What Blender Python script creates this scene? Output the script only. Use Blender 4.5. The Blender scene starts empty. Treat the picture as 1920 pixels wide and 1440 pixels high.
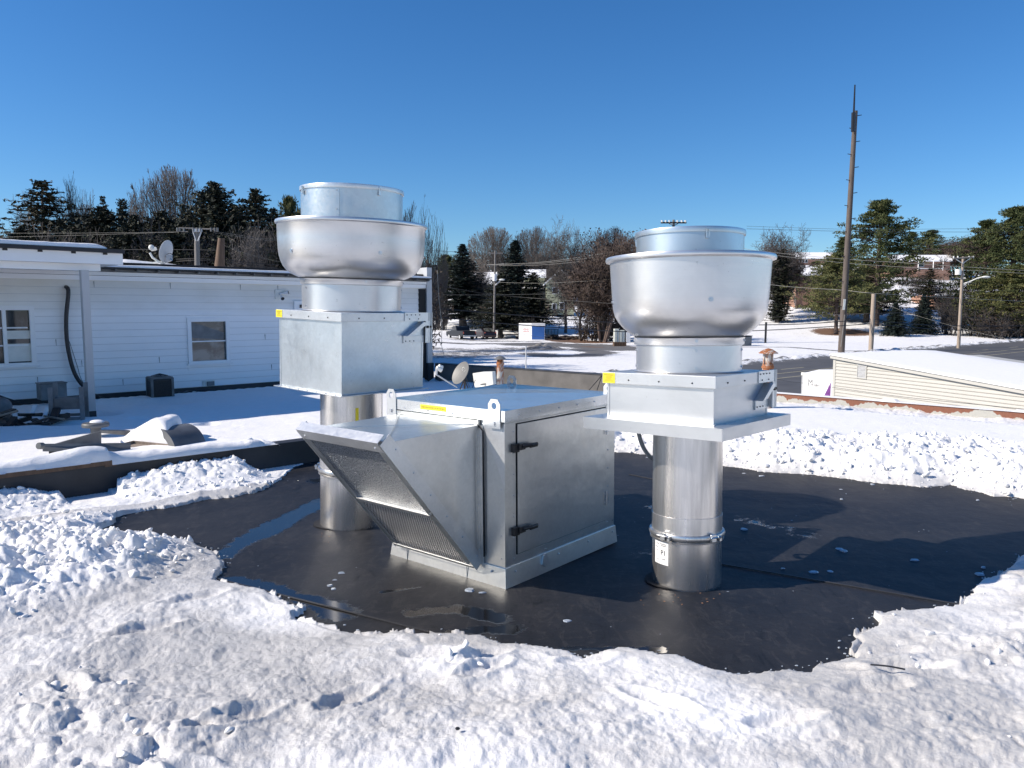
import bpy, bmesh, math, random
import numpy as np
from mathutils import Vector, Matrix

# ---------------------------------------------------------------- camera, sky, sun, exposure
sc = bpy.context.scene
COL = sc.collection
FPX = 1450.0                      # focal length in photo pixels (photo 1920 wide)
PITCH = math.atan(140 / FPX)
CZ = 1.65
cam_d = bpy.data.cameras.new('camera')
cam_d.sensor_width = 36; cam_d.lens = 36 * FPX / 1920
cam_d.clip_start = 0.05; cam_d.clip_end = 8000
cam = bpy.data.objects.new('camera', cam_d); COL.objects.link(cam)
cam.location = (0, 0, CZ); cam.rotation_euler = (math.pi / 2 - PITCH, 0, 0)
sc.camera = cam

SUN_EL = math.radians(34.4)
SUN_AZ = math.radians(259.8)      # clockwise from +Y
world = bpy.data.worlds.new("World"); sc.world = world
world.use_nodes = True
wt = world.node_tree
sky = wt.nodes.new('ShaderNodeTexSky'); sky.sky_type = 'NISHITA'; sky.sun_disc = False
sky.sun_elevation = SUN_EL; sky.sun_rotation = SUN_AZ
sky.altitude = 100; sky.air_density = 1.0; sky.dust_density = 0.22; sky.ozone_density = 5.0
hs = wt.nodes.new('ShaderNodeHueSaturation'); hs.inputs['Saturation'].default_value = 1.2
wt.links.new(sky.outputs[0], hs.inputs['Color'])
tm = wt.nodes.new('ShaderNodeMix'); tm.data_type = 'RGBA'; tm.blend_type = 'MULTIPLY'; tm.inputs[0].default_value = 1.0
tm.inputs[7].default_value = (0.82, 0.98, 1.12, 1)
wt.links.new(hs.outputs[0], tm.inputs[6]); wt.links.new(tm.outputs[2], wt.nodes['Background'].inputs[0])
wt.nodes['Background'].inputs[1].default_value = 0.095

sun_d = bpy.data.lights.new('sun', 'SUN'); sun_d.energy = 5.0; sun_d.angle = math.radians(0.5)
sun_d.color = (1.0, 0.905, 0.785)
sun = bpy.data.objects.new('sun', sun_d); COL.objects.link(sun)
sdir = Vector((math.sin(SUN_AZ) * math.cos(SUN_EL), math.cos(SUN_AZ) * math.cos(SUN_EL), math.sin(SUN_EL)))
sun.rotation_euler = sdir.to_track_quat('Z', 'Y').to_euler()
sun.location = sdir * 60
sc.view_settings.view_transform = 'Standard'
sc.view_settings.look = 'None'
sc.view_settings.exposure = 0.34
sc.view_settings.gamma = 1.0
sc.cycles.max_bounces = 6
sc.cycles.diffuse_bounces = 3
sc.cycles.glossy_bounces = 4
sc.cycles.sample_clamp_indirect = 6
sc.cycles.use_denoising = True

rnd = random.Random(7)
R_ = math.radians

# ---------------------------------------------------------------- helpers
def ray(px, py):
    x = (px - 960) / FPX; y = (720 - py) / FPX
    return Vector((x, math.cos(PITCH) + y * math.sin(PITCH), -math.sin(PITCH) + y * math.cos(PITCH)))
def atz(px, py, z=0.0):           # point of the photo on a level plane
    r = ray(px, py); t = (z - CZ) / r.z
    return Vector((r.x * t, r.y * t, z))
def atD(px, py, D):               # point of the photo at a distance
    r = ray(px, py); t = D / r.y
    return Vector((r.x * t, D, CZ + r.z * t))

def tag(o, label=None, cat=None, group=None, kind=None):
    if label: o['label'] = label
    if cat: o['category'] = cat
    if group: o['group'] = group
    if kind: o['kind'] = kind
    return o
def empty(name, loc=(0, 0, 0), rot=(0, 0, 0), parent=None):
    o = bpy.data.objects.new(name, None); COL.objects.link(o)
    o.location = loc; o.rotation_euler = rot; o.parent = parent
    o.empty_display_size = 0.1
    return o
def thing(name, label, cat, loc=(0, 0, 0), rot=(0, 0, 0), group=None):
    return tag(empty(name, loc, rot), label, cat, group)
def copy_tree(o, parent=None):
    c = o.copy(); COL.objects.link(c); c.parent = parent
    for ch in [x for x in bpy.data.objects if x.parent == o]:
        copy_tree(ch, c)
    return c

class MB:
    """collects geometry, build() links it as one mesh object"""
    def __init__(s):
        s.v = []; s.f = []; s.m = []; s.mi = 0; s.k = []
    def add(s, verts, faces):
        b = len(s.v); s.k.append((b, len(s.f)))
        s.v += [tuple(v) for v in verts]
        s.f += [tuple(b + i for i in f) for f in faces]
        s.m += [s.mi] * len(faces)
        return s
    def box(s, x0, x1, y0, y1, z0, z1):
        P = [(x, y, z) for z in (z0, z1) for y in (y0, y1) for x in (x0, x1)]
        return s.add(P, [(0, 2, 3, 1), (4, 5, 7, 6), (0, 1, 5, 4), (2, 6, 7, 3), (0, 4, 6, 2), (1, 3, 7, 5)])
    def obox(s, c, ax, ay, az):     # box from centre and three half vectors
        c, ax, ay, az = map(Vector, (c, ax, ay, az))
        P = [c + ax * i + ay * j + az * k for k in (-1, 1) for j in (-1, 1) for i in (-1, 1)]
        return s.add(P, [(0, 2, 3, 1), (4, 5, 7, 6), (0, 1, 5, 4), (2, 6, 7, 3), (0, 4, 6, 2), (1, 3, 7, 5)])
    def tube(s, pts, r, n=8, caps=True, r1=None):
        pts = [Vector(p) for p in pts]; N = len(pts); b = len(s.v); up = None
        vs = []
        for i, p in enumerate(pts):
            d = (pts[min(i + 1, N - 1)] - pts[max(i - 1, 0)]).normalized()
            if up is None:
                up = d.orthogonal().normalized()
            else:
                up = (up - d * up.dot(d)).normalized()
            w = d.cross(up)
            rr = r if r1 is None else r + (r1 - r) * i / (N - 1)
            if isinstance(r, (list, tuple)): rr = r[i]
            for k in range(n):
                a = 2 * math.pi * k / n
                vs.append(p + (up * math.cos(a) + w * math.sin(a)) * rr)
        fs = [(i * n + k, i * n + (k + 1) % n, (i + 1) * n + (k + 1) % n, (i + 1) * n + k) for i in range(N - 1) for k in range(n)]
        if caps:
            fs += [tuple(reversed(range(n))), tuple((N - 1) * n + k for k in range(n))]
        return s.add(vs, fs)
    def lathe(s, prof, n=64, a0=0, a1=2 * math.pi, c=(0, 0)):
        full = abs(a1 - a0 - 2 * math.pi) < 1e-6
        m = n if full else n + 1
        vs = []
        for r, z in prof:
            for k in range(m):
                a = a0 + (a1 - a0) * k / n
                vs.append((c[0] + r * math.cos(a), c[1] + r * math.sin(a), z))
        fs = []
        for i in range(len(prof) - 1):
            for k in range(n):
                k2 = (k + 1) % m
                fs.append((i * m + k, i * m + k2, (i + 1) * m + k2, (i + 1) * m + k))
        return s.add(vs, fs)
    def prism(s, poly, d0, d1, plane='xz'):    # polygon in a plane extruded along the third axis
        n = len(poly)
        def P(a, b, d):
            return {'xz': (a, d, b), 'xy': (a, b, d), 'yz': (d, a, b)}[plane]
        vs = [P(a, b, d0) for a, b in poly] + [P(a, b, d1) for a, b in poly]
        fs = [tuple(range(n)), tuple(reversed(range(n, 2 * n)))] + [(i, i + n, (i + 1) % n + n, (i + 1) % n) for i in range(n)]
        return s.add(vs, fs)
    def ball(s, c, r, n=8, m=5, sq=(1, 1, 1)):
        vs = []; c = Vector(c)
        for j in range(1, m):
            t = math.pi * j / m
            for k in range(n):
                a = 2 * math.pi * k / n
                vs.append((c.x + r * sq[0] * math.sin(t) * math.cos(a), c.y + r * sq[1] * math.sin(t) * math.sin(a), c.z + r * sq[2] * math.cos(t)))
        vs += [(c.x, c.y, c.z + r * sq[2]), (c.x, c.y, c.z - r * sq[2])]
        fs = []
        for j in range(m - 2):
            for k in range(n):
                fs.append((j * n + k, (j + 1) * n + k, (j + 1) * n + (k + 1) % n, j * n + (k + 1) % n))
        T = len(vs) - 2
        for k in range(n):
            fs.append((T, k, (k + 1) % n)); fs.append((T + 1, (m - 2) * n + (k + 1) % n, (m - 2) * n + k))
        return s.add(vs, fs)
    def build(s, name, mats, parent=None, smooth=False, angle=35, fix=True, bevel=0, split=0):
        if split:                     # every piece (or every 'split' pieces) becomes its own object
            ks = s.k[::split] + [(len(s.v), len(s.f))]; o = None
            for (v0, f0), (v1, f1) in zip(ks, ks[1:]):
                m = MB(); m.v = s.v[v0:v1]; m.f = [tuple(i - v0 for i in f) for f in s.f[f0:f1]]; m.m = s.m[f0:f1]
                o = m.build(name, mats, parent, smooth, angle, fix, bevel)
            return o
        me = bpy.data.meshes.new(name)
        me.from_pydata(s.v, [], s.f)
        if not isinstance(mats, (list, tuple)): mats = [mats]
        for m in mats: me.materials.append(m)
        if len(mats) > 1:
            me.polygons.foreach_set('material_index', s.m)
        if fix or bevel:
            bm = bmesh.new(); bm.from_mesh(me)
            bmesh.ops.remove_doubles(bm, verts=bm.verts, dist=1e-6)
            bmesh.ops.recalc_face_normals(bm, faces=bm.faces)
            if bevel:
                es = [e for e in bm.edges if len(e.link_faces) == 2 and e.calc_face_angle(0) > 0.6]
                bmesh.ops.bevel(bm, geom=es, offset=bevel, segments=2, profile=0.7, affect='EDGES', clamp_overlap=True)
            bm.to_mesh(me); bm.free()
        if smooth:
            me.polygons.foreach_set('use_smooth', [True] * len(me.polygons))
            try: me.set_sharp_from_angle(angle=R_(angle))
            except Exception: pass
        me.update()
        o = bpy.data.objects.new(name, me); COL.objects.link(o)
        o.parent = parent
        return o

def text_mesh(name, txt, size, mat, parent, mtx, bend=None, font_scale_x=1.0, depth=0.0008):
    cu = bpy.data.curves.new(name, 'FONT'); cu.body = txt; cu.size = size
    cu.align_x = 'CENTER'; cu.align_y = 'CENTER'; cu.extrude = depth
    tmp = bpy.data.objects.new(name, cu); COL.objects.link(tmp)
    dg = bpy.context.evaluated_depsgraph_get()
    me = bpy.data.meshes.new_from_object(tmp.evaluated_get(dg))
    bpy.data.objects.remove(tmp)
    for v in me.vertices:
        v.co.x *= font_scale_x
        if bend:                      # wrap on a cylinder of radius bend about local z
            a = v.co.x / bend; rr = bend + v.co.z
            v.co = Vector((rr * math.sin(a), v.co.y, -rr * math.cos(a)))
    me.transform(mtx)
    me.materials.clear(); me.materials.append(mat)
    o = bpy.data.objects.new(name, me); COL.objects.link(o); o.parent = parent
    return o

# ---- numpy noise
_T = np.random.RandomState(3).rand(256, 256)
def vn(x, y, s=0):
    x = x + s * 17.31; y = y + s * 9.77
    xi = np.floor(x).astype(int); yi = np.floor(y).astype(int)
    fx = x - xi; fy = y - yi; fx = fx * fx * (3 - 2 * fx); fy = fy * fy * (3 - 2 * fy)
    g = lambda i, j: _T[(xi + i) % 256, (yi + j) % 256]
    return (g(0, 0) * (1 - fx) + g(1, 0) * fx) * (1 - fy) + (g(0, 1) * (1 - fx) + g(1, 1) * fx) * fy
def fbm(x, y, o=4, s=0):
    a = 0; w = 1; t = 0
    for i in range(o):
        a = a + w * vn(x * 2 ** i, y * 2 ** i, s + i * 3); t += w; w *= 0.5
    return a / t
def chunks(x, y, cell, s=0, sharp=0.5):
    """heights of packed rounded blocks, 0..1"""
    X = x / cell; Y = y / cell
    xi = np.floor(X).astype(int); yi = np.floor(Y).astype(int)
    out = np.zeros_like(X)
    for i in (-1, 0, 1):
        for j in (-1, 0, 1):
            a = (xi + i + s * 31) % 256; b = (yi + j + s * 57) % 256
            jx = _T[a, b]; jy = _T[b, (a + 91) % 256]; h = _T[(a + 37) % 256, (b + 11) % 256]; rr = 0.45 + 0.5 * _T[(b + 5) % 256, (a + 60) % 256]
            tx = _T[(a + 77) % 256, (b + 33) % 256] - .5; ty = _T[(a + 15) % 256, (b + 88) % 256] - .5
            dx = X - (xi + i + jx); dy = Y - (yi + j + jy)
            ca = np.cos(6.28 * h * 3); sa = np.sin(6.28 * h * 3)
            ex = (dx * ca + dy * sa) * 0.8; ey = (-dx * sa + dy * ca) * 1.25
            d = 1 - (ex * ex + ey * ey) / (rr * rr)
            v = np.where(d > 0, (0.25 + 0.75 * h) * np.power(np.maximum(d, 0), sharp) * (1 + tx * dx + ty * dy), 0)
            out = np.maximum(out, v)
    return out

def seg_dist(x, y, pts, closed=False):
    P = np.array([(p[0], p[1]) for p in pts]); n = len(P)
    d = np.full(x.shape, 1e9)
    for i in range(n if closed else n - 1):
        a = P[i]; b = P[(i + 1) % n]; ab = b - a; L = (ab ** 2).sum() + 1e-12
        t = np.clip(((x - a[0]) * ab[0] + (y - a[1]) * ab[1]) / L, 0, 1)
        d = np.minimum(d, np.hypot(x - a[0] - t * ab[0], y - a[1] - t * ab[1]))
    return d
def inside(x, y, pts):
    P = [(p[0], p[1]) for p in pts]; n = len(P); c = np.zeros(x.shape, bool)
    for i in range(n):
        x0, y0 = P[i]; x1, y1 = P[(i + 1) % n]
        if y0 == y1: continue
        c ^= ((y0 > y) != (y1 > y)) & (x < (x1 - x0) * (y - y0) / (y1 - y0) + x0)
    return c
def grid_mesh(name, X, Y, Z, mat, keep=None, attrs=None, parent=None, smooth=True):
    r, c = X.shape
    idx = np.arange(r * c).reshape(r, c)
    q = np.stack([idx[:-1, :-1], idx[:-1, 1:], idx[1:, 1:], idx[1:, :-1]], -1).reshape(-1, 4)
    if keep is not None:
        k = keep[:-1, :-1] | keep[:-1, 1:] | keep[1:, 1:] | keep[1:, :-1]
        q = q[k.reshape(-1)]
    used = np.unique(q); remap = np.full(r * c, -1); remap[used] = np.arange(len(used))
    V = np.stack([X.ravel(), Y.ravel(), Z.ravel()], -1)[used]; q = remap[q]
    me = bpy.data.meshes.new(name)
    me.vertices.add(len(V)); me.vertices.foreach_set('co', V.astype(np.float32).ravel())
    me.loops.add(q.size); me.loops.foreach_set('vertex_index', q.astype(np.int32).ravel())
    me.polygons.add(len(q)); me.polygons.foreach_set('loop_start', (np.arange(len(q)) * 4).astype(np.int32))
    me.polygons.foreach_set('loop_total', np.full(len(q), 4, np.int32))
    if smooth: me.polygons.foreach_set('use_smooth', np.ones(len(q), bool))
    me.update(calc_edges=True); me.validate()
    if attrs:
        for k_, a in attrs.items():
            at = me.attributes.new(k_, 'FLOAT', 'POINT'); at.data.foreach_set('value', a.ravel()[used].astype(np.float32))
    me.materials.append(mat)
    o = bpy.data.objects.new(name, me); COL.objects.link(o); o.parent = parent
    return o
# ---------------------------------------------------------------- materials
class NT:
    def __init__(s, name):
        s.mat = bpy.data.materials.new(name); s.mat.use_nodes = True
        s.t = s.mat.node_tree; s.b = s.t.nodes['Principled BSDF']
    def n(s, typ, **kw):
        nd = s.t.nodes.new('ShaderNode' + typ)
        for k, v in kw.items():
            if k.startswith('i_'):
                nd.inputs[k[2:].replace('_', ' ')].default_value = v
            else: setattr(nd, k, v)
        return nd
    def l(s, a, b): s.t.links.new(a, b)
    def coord(s, scale=(1, 1, 1), kind='Object'):
        tc = s.n('TexCoord'); mp = s.n('Mapping'); mp.inputs['Scale'].default_value = scale
        s.l(tc.outputs[kind], mp.inputs[0]); return mp.outputs[0]
    def noise(s, co, scale, detail=4, rough=0.55, dist=0.0):
        nd = s.n('TexNoise'); nd.inputs['Scale'].default_value = scale; nd.inputs['Detail'].default_value = detail
        nd.inputs['Roughness'].default_value = rough; nd.inputs['Distortion'].default_value = dist
        s.l(co, nd.inputs['Vector']); return nd.outputs[0]
    def ramp(s, fac, stops):
        r = s.n('ValToRGB'); e = r.color_ramp.elements
        while len(e) < len(stops): e.new(0.5)
        for el, (p, c) in zip(e, stops):
            el.position = p; el.color = c if len(c) == 4 else (*c, 1)
        s.l(fac, r.inputs[0]); return r.outputs[0]
    def mix(s, fac, a, b, typ='RGBA', blend='MIX'):
        m = s.n('Mix', data_type=typ)
        if typ == 'RGBA': m.blend_type = blend; ia, ib, o = 6, 7, 2
        else: ia, ib, o = 2, 3, 0
        for i, v in ((0, fac), (ia, a), (ib, b)):
            if hasattr(v, 'is_linked') or hasattr(v, 'links'): s.l(v, m.inputs[i])
            else: m.inputs[i].default_value = (*v, 1) if (isinstance(v, tuple) and len(v) == 3) else v
        return m.outputs[o]
    def math(s, op, a, b=0.0, clamp=False):
        m = s.n('Math', operation=op, use_clamp=clamp)
        for i, v in ((0, a), (1, b)):
            if hasattr(v, 'links'): s.l(v, m.inputs[i])
            else: m.inputs[i].default_value = v
        return m.outputs[0]
    def bump(s, h, strength=0.3, dist=0.01, prev=None):
        b = s.n('Bump'); b.inputs['Strength'].default_value = strength; b.inputs['Distance'].default_value = dist
        s.l(h, b.inputs['Height'])
        if prev is not None: s.l(prev, b.inputs['Normal'])
        s.l(b.outputs[0], s.b.inputs['Normal']); return b.outputs[0]
    def set(s, **kw):
        for k, v in kw.items():
            i = s.b.inputs[k.replace('_', ' ')]
            if hasattr(v, 'links'): s.l(v, i)
            else: i.default_value = (*v, 1) if (isinstance(v, tuple) and len(v) == 3) else v
        return s

def m_plain(name, col, rough=0.6, metal=0.0, var=0.15, scale=6.0, bump=0.0, bscale=40, stretch=(1, 1, 1)):
    t = NT(name); co = t.coord(stretch)
    n = t.noise(co, scale, 5)
    a = tuple(c * (1 - var) for c in col); b = tuple(min(1, c * (1 + var)) for c in col)
    t.set(Base_Color=t.ramp(n, [(0.3, a), (0.7, b)]), Roughness=rough, Metallic=metal)
    if bump: t.bump(t.noise(co, bscale, 3), bump, 0.01)
    return t.mat

def m_galv(name, base=(.62, .635, .635), rough=.31, spangle=60., stain=.12, metal=1.0, dull=0.0):
    t = NT(name); co = t.coord()
    v = t.n('TexVoronoi'); v.inputs['Scale'].default_value = spangle; t.l(co, v.inputs['Vector'])
    sep = t.n('SeparateColor'); t.l(v.outputs['Color'], sep.inputs[0])
    big = t.noise(co, 2.2, 6, .6, .4); fine = t.noise(co, 22, 6, .65)
    st = t.ramp(big, [(.38, (1 - stain,) * 3), (.62, (1., 1., 1.))])
    c = t.mix(t.math('MULTIPLY', sep.outputs[0], .22), base, tuple(x * .72 for x in base))
    c = t.mix(1.0, c, st, blend='MULTIPLY')
    r = t.math('ADD', t.math('MULTIPLY', sep.outputs[1], .06), t.math('MULTIPLY', fine, .14))
    r = t.math('ADD', r, rough - .05)
    t.set(Base_Color=c, Metallic=metal, Roughness=r)
    b1 = t.bump(t.noise(co, 3.0, 2, .5), .22, .03)
    t.bump(sep.outputs[2], .03, .0015, b1)
    return t.mat

def m_brushed(name, base=(.78, .79, .80), rough=.30, dirs=(1, 1, 60), bs=.06, aniso=0.0):
    t = NT(name); co = t.coord(dirs)
    f = t.noise(co, 3.0, 5, .7)
    co2 = t.coord((1, 1, 1)); big = t.noise(co2, 2.5, 5, .6, .5); dirt = t.noise(co2, 30, 4, .7)
    c = t.mix(t.ramp(big, [(.42, (0, 0, 0)), (.7, (1, 1, 1))]), base, tuple(x * .86 for x in base))
    c = t.mix(t.math('MULTIPLY', f, .30), c, tuple(x * .72 for x in base))
    c = t.mix(t.ramp(dirt, [(.66, (0, 0, 0)), (.73, (.45, .45, .45))]), c, tuple(x * .45 for x in base))
    r = t.math('ADD', t.math('MULTIPLY', f, .18), rough - .09)
    r = t.math('ADD', r, t.math('MULTIPLY', big, .08))
    t.set(Base_Color=c, Metallic=.82, Roughness=r)
    if aniso: t.set(Anisotropic=aniso)
    t.bump(f, bs, .004)
    return t.mat

def m_steel(name, base=(.78, .765, .75), rough=.22):
    t = NT(name); co = t.coord((1, 1, .07))
    f = t.noise(co, 14.0, 5, .65, .2); co2 = t.coord(); big = t.noise(co2, 5, 5, .6, .6)
    c = t.mix(t.ramp(f, [(.35, (0, 0, 0)), (.65, (1, 1, 1))]), base, tuple(x * .60 for x in base))
    c = t.mix(t.ramp(big, [(.5, (0, 0, 0)), (.62, (.4, .4, .4))]), c, tuple(x * .8 for x in base))
    t.set(Base_Color=c, Metallic=.90, Roughness=t.math('ADD', t.math('MULTIPLY', f, .26), rough - .10))
    t.bump(f, .22, .010)
    return t.mat

def m_snow(name, attr=True):
    t = NT(name); co = t.coord()
    n1 = t.noise(co, 1.3, 6, .6, .3); n2 = t.noise(co, 9, 6, .7); n3 = t.noise(co, 60, 4, .7)
    c = t.mix(t.ramp(n2, [(.35, (0, 0, 0)), (.65, (1, 1, 1))]), (.85, .845, .835), (.90, .895, .885))
    if attr:
        a = t.n('Attribute', attribute_name='slush').outputs['Fac']
        spots = t.math('ADD', t.math('MULTIPLY', n2, 1.1), t.math('MULTIPLY', n3, .55))
        m = t.ramp(t.math('MULTIPLY', a, spots), [(.15, (0, 0, 0)), (.70, (1, 1, 1))])
        c = t.mix(m, c, (.54, .53, .515))
        specks = t.math('MULTIPLY', t.ramp(t.noise(co, 140, 3, .8), [(.66, (0, 0, 0)), (.72, (1, 1, 1))]), a)
        c = t.mix(specks, c, (.34, .33, .32))
        t.set(Roughness=t.math('SUBTRACT', .62, t.math('MULTIPLY', a, .27)))
    else:
        t.set(Roughness=.6)
    t.set(Base_Color=c, Specular_IOR_Level=.4)
    n4 = t.noise(co, 170, 3, .8)
    b1 = t.bump(n2, .30, .03)
    b2 = t.bump(n3, .6, .007, b1)
    t.bump(n4, .6, .003, b2)
    return t.mat

def m_roof(name):
    t = NT(name); co = t.coord()
    n1 = t.noise(co, 1.1, 6, .6, .5); n2 = t.noise(co, 14, 6, .65); n3 = t.noise(co, 90, 3, .6)
    wet = t.n('Attribute', attribute_name='wet').outputs['Fac']
    e = t.math('ADD', wet, t.math('MULTIPLY', t.math('SUBTRACT', n2, .5), .42))
    w = t.ramp(e, [(.475, (0, 0, 0)), (.53, (1, 1, 1))])
    dry = t.mix(t.ramp(n1, [(.35, (0, 0, 0)), (.7, (1, 1, 1))]), (.013, .0145, .019), (.030, .030, .033))
    dry = t.mix(t.ramp(n2, [(.55, (0, 0, 0)), (.8, (.8, .8, .8))]), dry, (.058, .055, .054))
    n5 = t.noise(t.coord((3, 1, 1)), 3.5, 7, .7, 1.2)
    dry = t.mix(t.ramp(n5, [(.56, (0, 0, 0)), (.60, (.5, .5, .5)), (.64, (0, 0, 0))]), dry, (.052, .050, .050))
    dry = t.mix(t.ramp(n5, [(.34, (.7, .7, .7)), (.42, (0, 0, 0))]), dry, (.009, .010, .012))
    dry = t.mix(t.ramp(n3, [(.74, (0, 0, 0)), (.8, (1, 1, 1))]), dry, (.16, .15, .14))
    c = t.mix(w, dry, (.012, .012, .013))
    r = t.mix(w, .52, .11, 'FLOAT')
    t.set(Base_Color=c, Roughness=r, Specular_IOR_Level=t.mix(w, .22, .55, 'FLOAT'))
    dryb = t.math('MULTIPLY', n3, t.math('SUBTRACT', 1.0, w))
    b0 = t.bump(t.math('MULTIPLY', t.noise(co, 5, 3), t.math('SUBTRACT', 1.0, w)), .25, .02)
    t.bump(dryb, .25, .002, b0)
    return t.mat

def m_bark(name, col=(.10, .085, .075)):
    t = NT(name); co = t.coord((1, 1, .15))
    oi = t.n('ObjectInfo')
    n = t.noise(co, 9, 4)
    a = t.mix(n, tuple(c * .55 for c in col), tuple(c * 1.5 for c in col))
    a = t.mix(t.math('MULTIPLY', oi.outputs['Random'], .5), a, (.05, .045, .045))
    t.set(Base_Color=a, Roughness=.85); return t.mat

def m_leaf(name, c0, c1, c2, sc_=1.2):
    t = NT(name); co = t.coord()
    oi = t.n('ObjectInfo')
    n = t.noise(co, sc_, 3); n2 = t.noise(co, 7, 2)
    a = t.ramp(n, [(.36, c0), (.52, c1), (.66, c2)])
    a = t.mix(t.math('MULTIPLY', n2, .5), a, c0)
    a = t.mix(t.math('MULTIPLY', oi.outputs['Random'], .35), a, tuple(x * .6 for x in c1))
    t.set(Base_Color=a, Roughness=.7, Specular_IOR_Level=.25)
    return t.mat

def m_brick(name):
    t = NT(name); co = t.coord((1, 1, 1), 'Object')
    cb = t.n('Combine' + 'XYZ'); sp = t.n('SeparateXYZ'); t.l(co, sp.inputs[0])
    t.l(t.math('ADD', sp.outputs[0], sp.outputs[1]), cb.inputs[0]); t.l(sp.outputs[2], cb.inputs[1])
    b = t.n('TexBrick'); b.inputs['Scale'].default_value = 4.5
    b.inputs['Color1'].default_value = (.36, .19, .125, 1); b.inputs['Color2'].default_value = (.29, .15, .10, 1); b.inputs['Mortar'].default_value = (.36, .28, .23, 1)
    t.l(cb.outputs[0], b.inputs['Vector'])
    t.set(Base_Color=b.outputs[0], Roughness=.85); return t.mat

def m_ground(name):
    t = NT(name); co = t.coord()
    n1 = t.noise(co, .15, 6, .6); n2 = t.noise(co, .8, 6, .7, .3); n3 = t.noise(co, 4, 5, .75)
    a = t.n('Attribute', attribute_name='asphalt').outputs['Fac']
    so = t.n('Attribute', attribute_name='soil').outputs['Fac']
    snow = t.mix(n2, (.82, .82, .825), (.90, .90, .90))
    grass = t.ramp(t.math('ADD', t.math('MULTIPLY', n3, .6), t.math('MULTIPLY', n2, .5)), [(.57, (0, 0, 0)), (.70, (.5, .5, .5))])
    snow = t.mix(grass, snow, (.42, .40, .34))
    e = t.math('ADD', a, t.math('MULTIPLY', t.math('SUBTRACT', t.math('MULTIPLY', t.math('ADD', n2, n3), .5),   .5), 2.6))
    m = t.ramp(e, [(.45, (0, 0, 0)), (.62, (1, 1, 1))])
    c = t.mix(m, snow, t.mix(n3, (.10, .10, .105), (.21, .205, .20)))
    e2 = t.math('ADD', so, t.math('MULTIPLY', t.math('SUBTRACT', n3, .5), 1.1))
    m2 = t.ramp(e2, [(.45, (0, 0, 0)), (.6, (1, 1, 1))])
    c = t.mix(m2, c, t.mix(n3, (.12, .065, .04), (.24, .15, .10)))
    t.set(Base_Color=c, Roughness=.7, Specular_IOR_Level=.3)
    t.bump(n3, .5, .15)
    return t.mat

def m_rust(name, edge=False):
    t = NT(name); co = t.coord((1, 1, .5)); n = t.noise(co, 7, 6, .65, .6); n2 = t.noise(co, 40, 4)
    m = t.ramp(n, [(.44, (0, 0, 0)), (.52, (1, 1, 1))])
    rust = t.mix(n2, (.22, .07, .025), (.42, .17, .07))
    c = t.mix(m, (.52, .50, .46), rust)
    t.set(Base_Color=c, Metallic=.1, Roughness=t.mix(m, .45, .85, 'FLOAT')); return t.mat

def m_coping(name):
    t = NT(name); co = t.coord(); tc = t.n('TexCoord'); sp = t.n('SeparateXYZ'); t.l(tc.outputs['Object'], sp.inputs[0])
    n = t.noise(t.coord((1, 1, .2)), 2.6, 5, .6); n2 = t.noise(co, 30, 4)
    h = t.math('ADD', t.math('MULTIPLY', sp.outputs[2], 4.2), t.math('MULTIPLY', t.math('SUBTRACT', n, .5), 1.9))
    m = t.ramp(h, [(.50, (0, 0, 0)), (.54, (1, 1, 1))])
    c = t.mix(m, t.mix(n2, (.33, .33, .30), (.45, .44, .40)), t.mix(n2, (.13, .05, .03), (.26, .10, .055)))
    t.set(Base_Color=c, Roughness=.7); return t.mat

def m_wood(name, col=(.30, .24, .19), rough=.8, stretch=(1, 1, .06)):
    t = NT(name); co = t.coord(stretch); n = t.noise(co, 20, 5, .65, .2)
    n2 = t.noise(t.coord(), 2, 4)
    c = t.mix(t.ramp(n, [(.3, (0, 0, 0)), (.7, (1, 1, 1))]), tuple(x * .55 for x in col), tuple(min(1, x * 1.25) for x in col))
    c = t.mix(t.math('MULTIPLY', n2, .4), c, tuple(x * .5 for x in col))
    t.set(Base_Color=c, Roughness=rough); t.bump(n, .4, .01); return t.mat

def m_siding(name, col=(.91, .91, .91), soot=True):
    t = NT(name); co = t.coord((.4, .4, 1)); n = t.noise(co, 3, 5, .6); n2 = t.noise(t.coord((1, 1, 4)), 12, 5, .7)
    c = t.mix(t.ramp(n, [(.4, (0, 0, 0)), (.8, (1, 1, 1))]), col, tuple(x * .93 for x in col))
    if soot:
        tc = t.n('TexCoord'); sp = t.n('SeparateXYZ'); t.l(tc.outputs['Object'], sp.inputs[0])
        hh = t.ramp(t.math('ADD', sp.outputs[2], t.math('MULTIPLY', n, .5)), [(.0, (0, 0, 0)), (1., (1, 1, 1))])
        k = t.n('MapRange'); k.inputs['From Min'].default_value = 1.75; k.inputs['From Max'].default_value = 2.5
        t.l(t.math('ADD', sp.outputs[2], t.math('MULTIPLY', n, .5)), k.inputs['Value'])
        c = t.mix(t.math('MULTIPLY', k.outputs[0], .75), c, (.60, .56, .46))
    c = t.mix(t.ramp(n2, [(.60, (0, 0, 0)), (.72, (.5, .5, .5))]), c, tuple(x * .82 for x in col))
    t.set(Base_Color=c, Roughness=.55); return t.mat

def m_glass(name, col=(.015, .018, .02)):
    t = NT(name); co = t.coord((1, 1, 1)); n = t.noise(co, 2.5, 4, .6, .8)
    t.set(Base_Color=t.mix(t.ramp(n, [(.45, (0, 0, 0)), (.6, (1, 1, 1))]), col, tuple(min(1, c * 2 + .03) for c in col)), Roughness=.06, Specular_IOR_Level=.6)
    return t.mat

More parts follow.
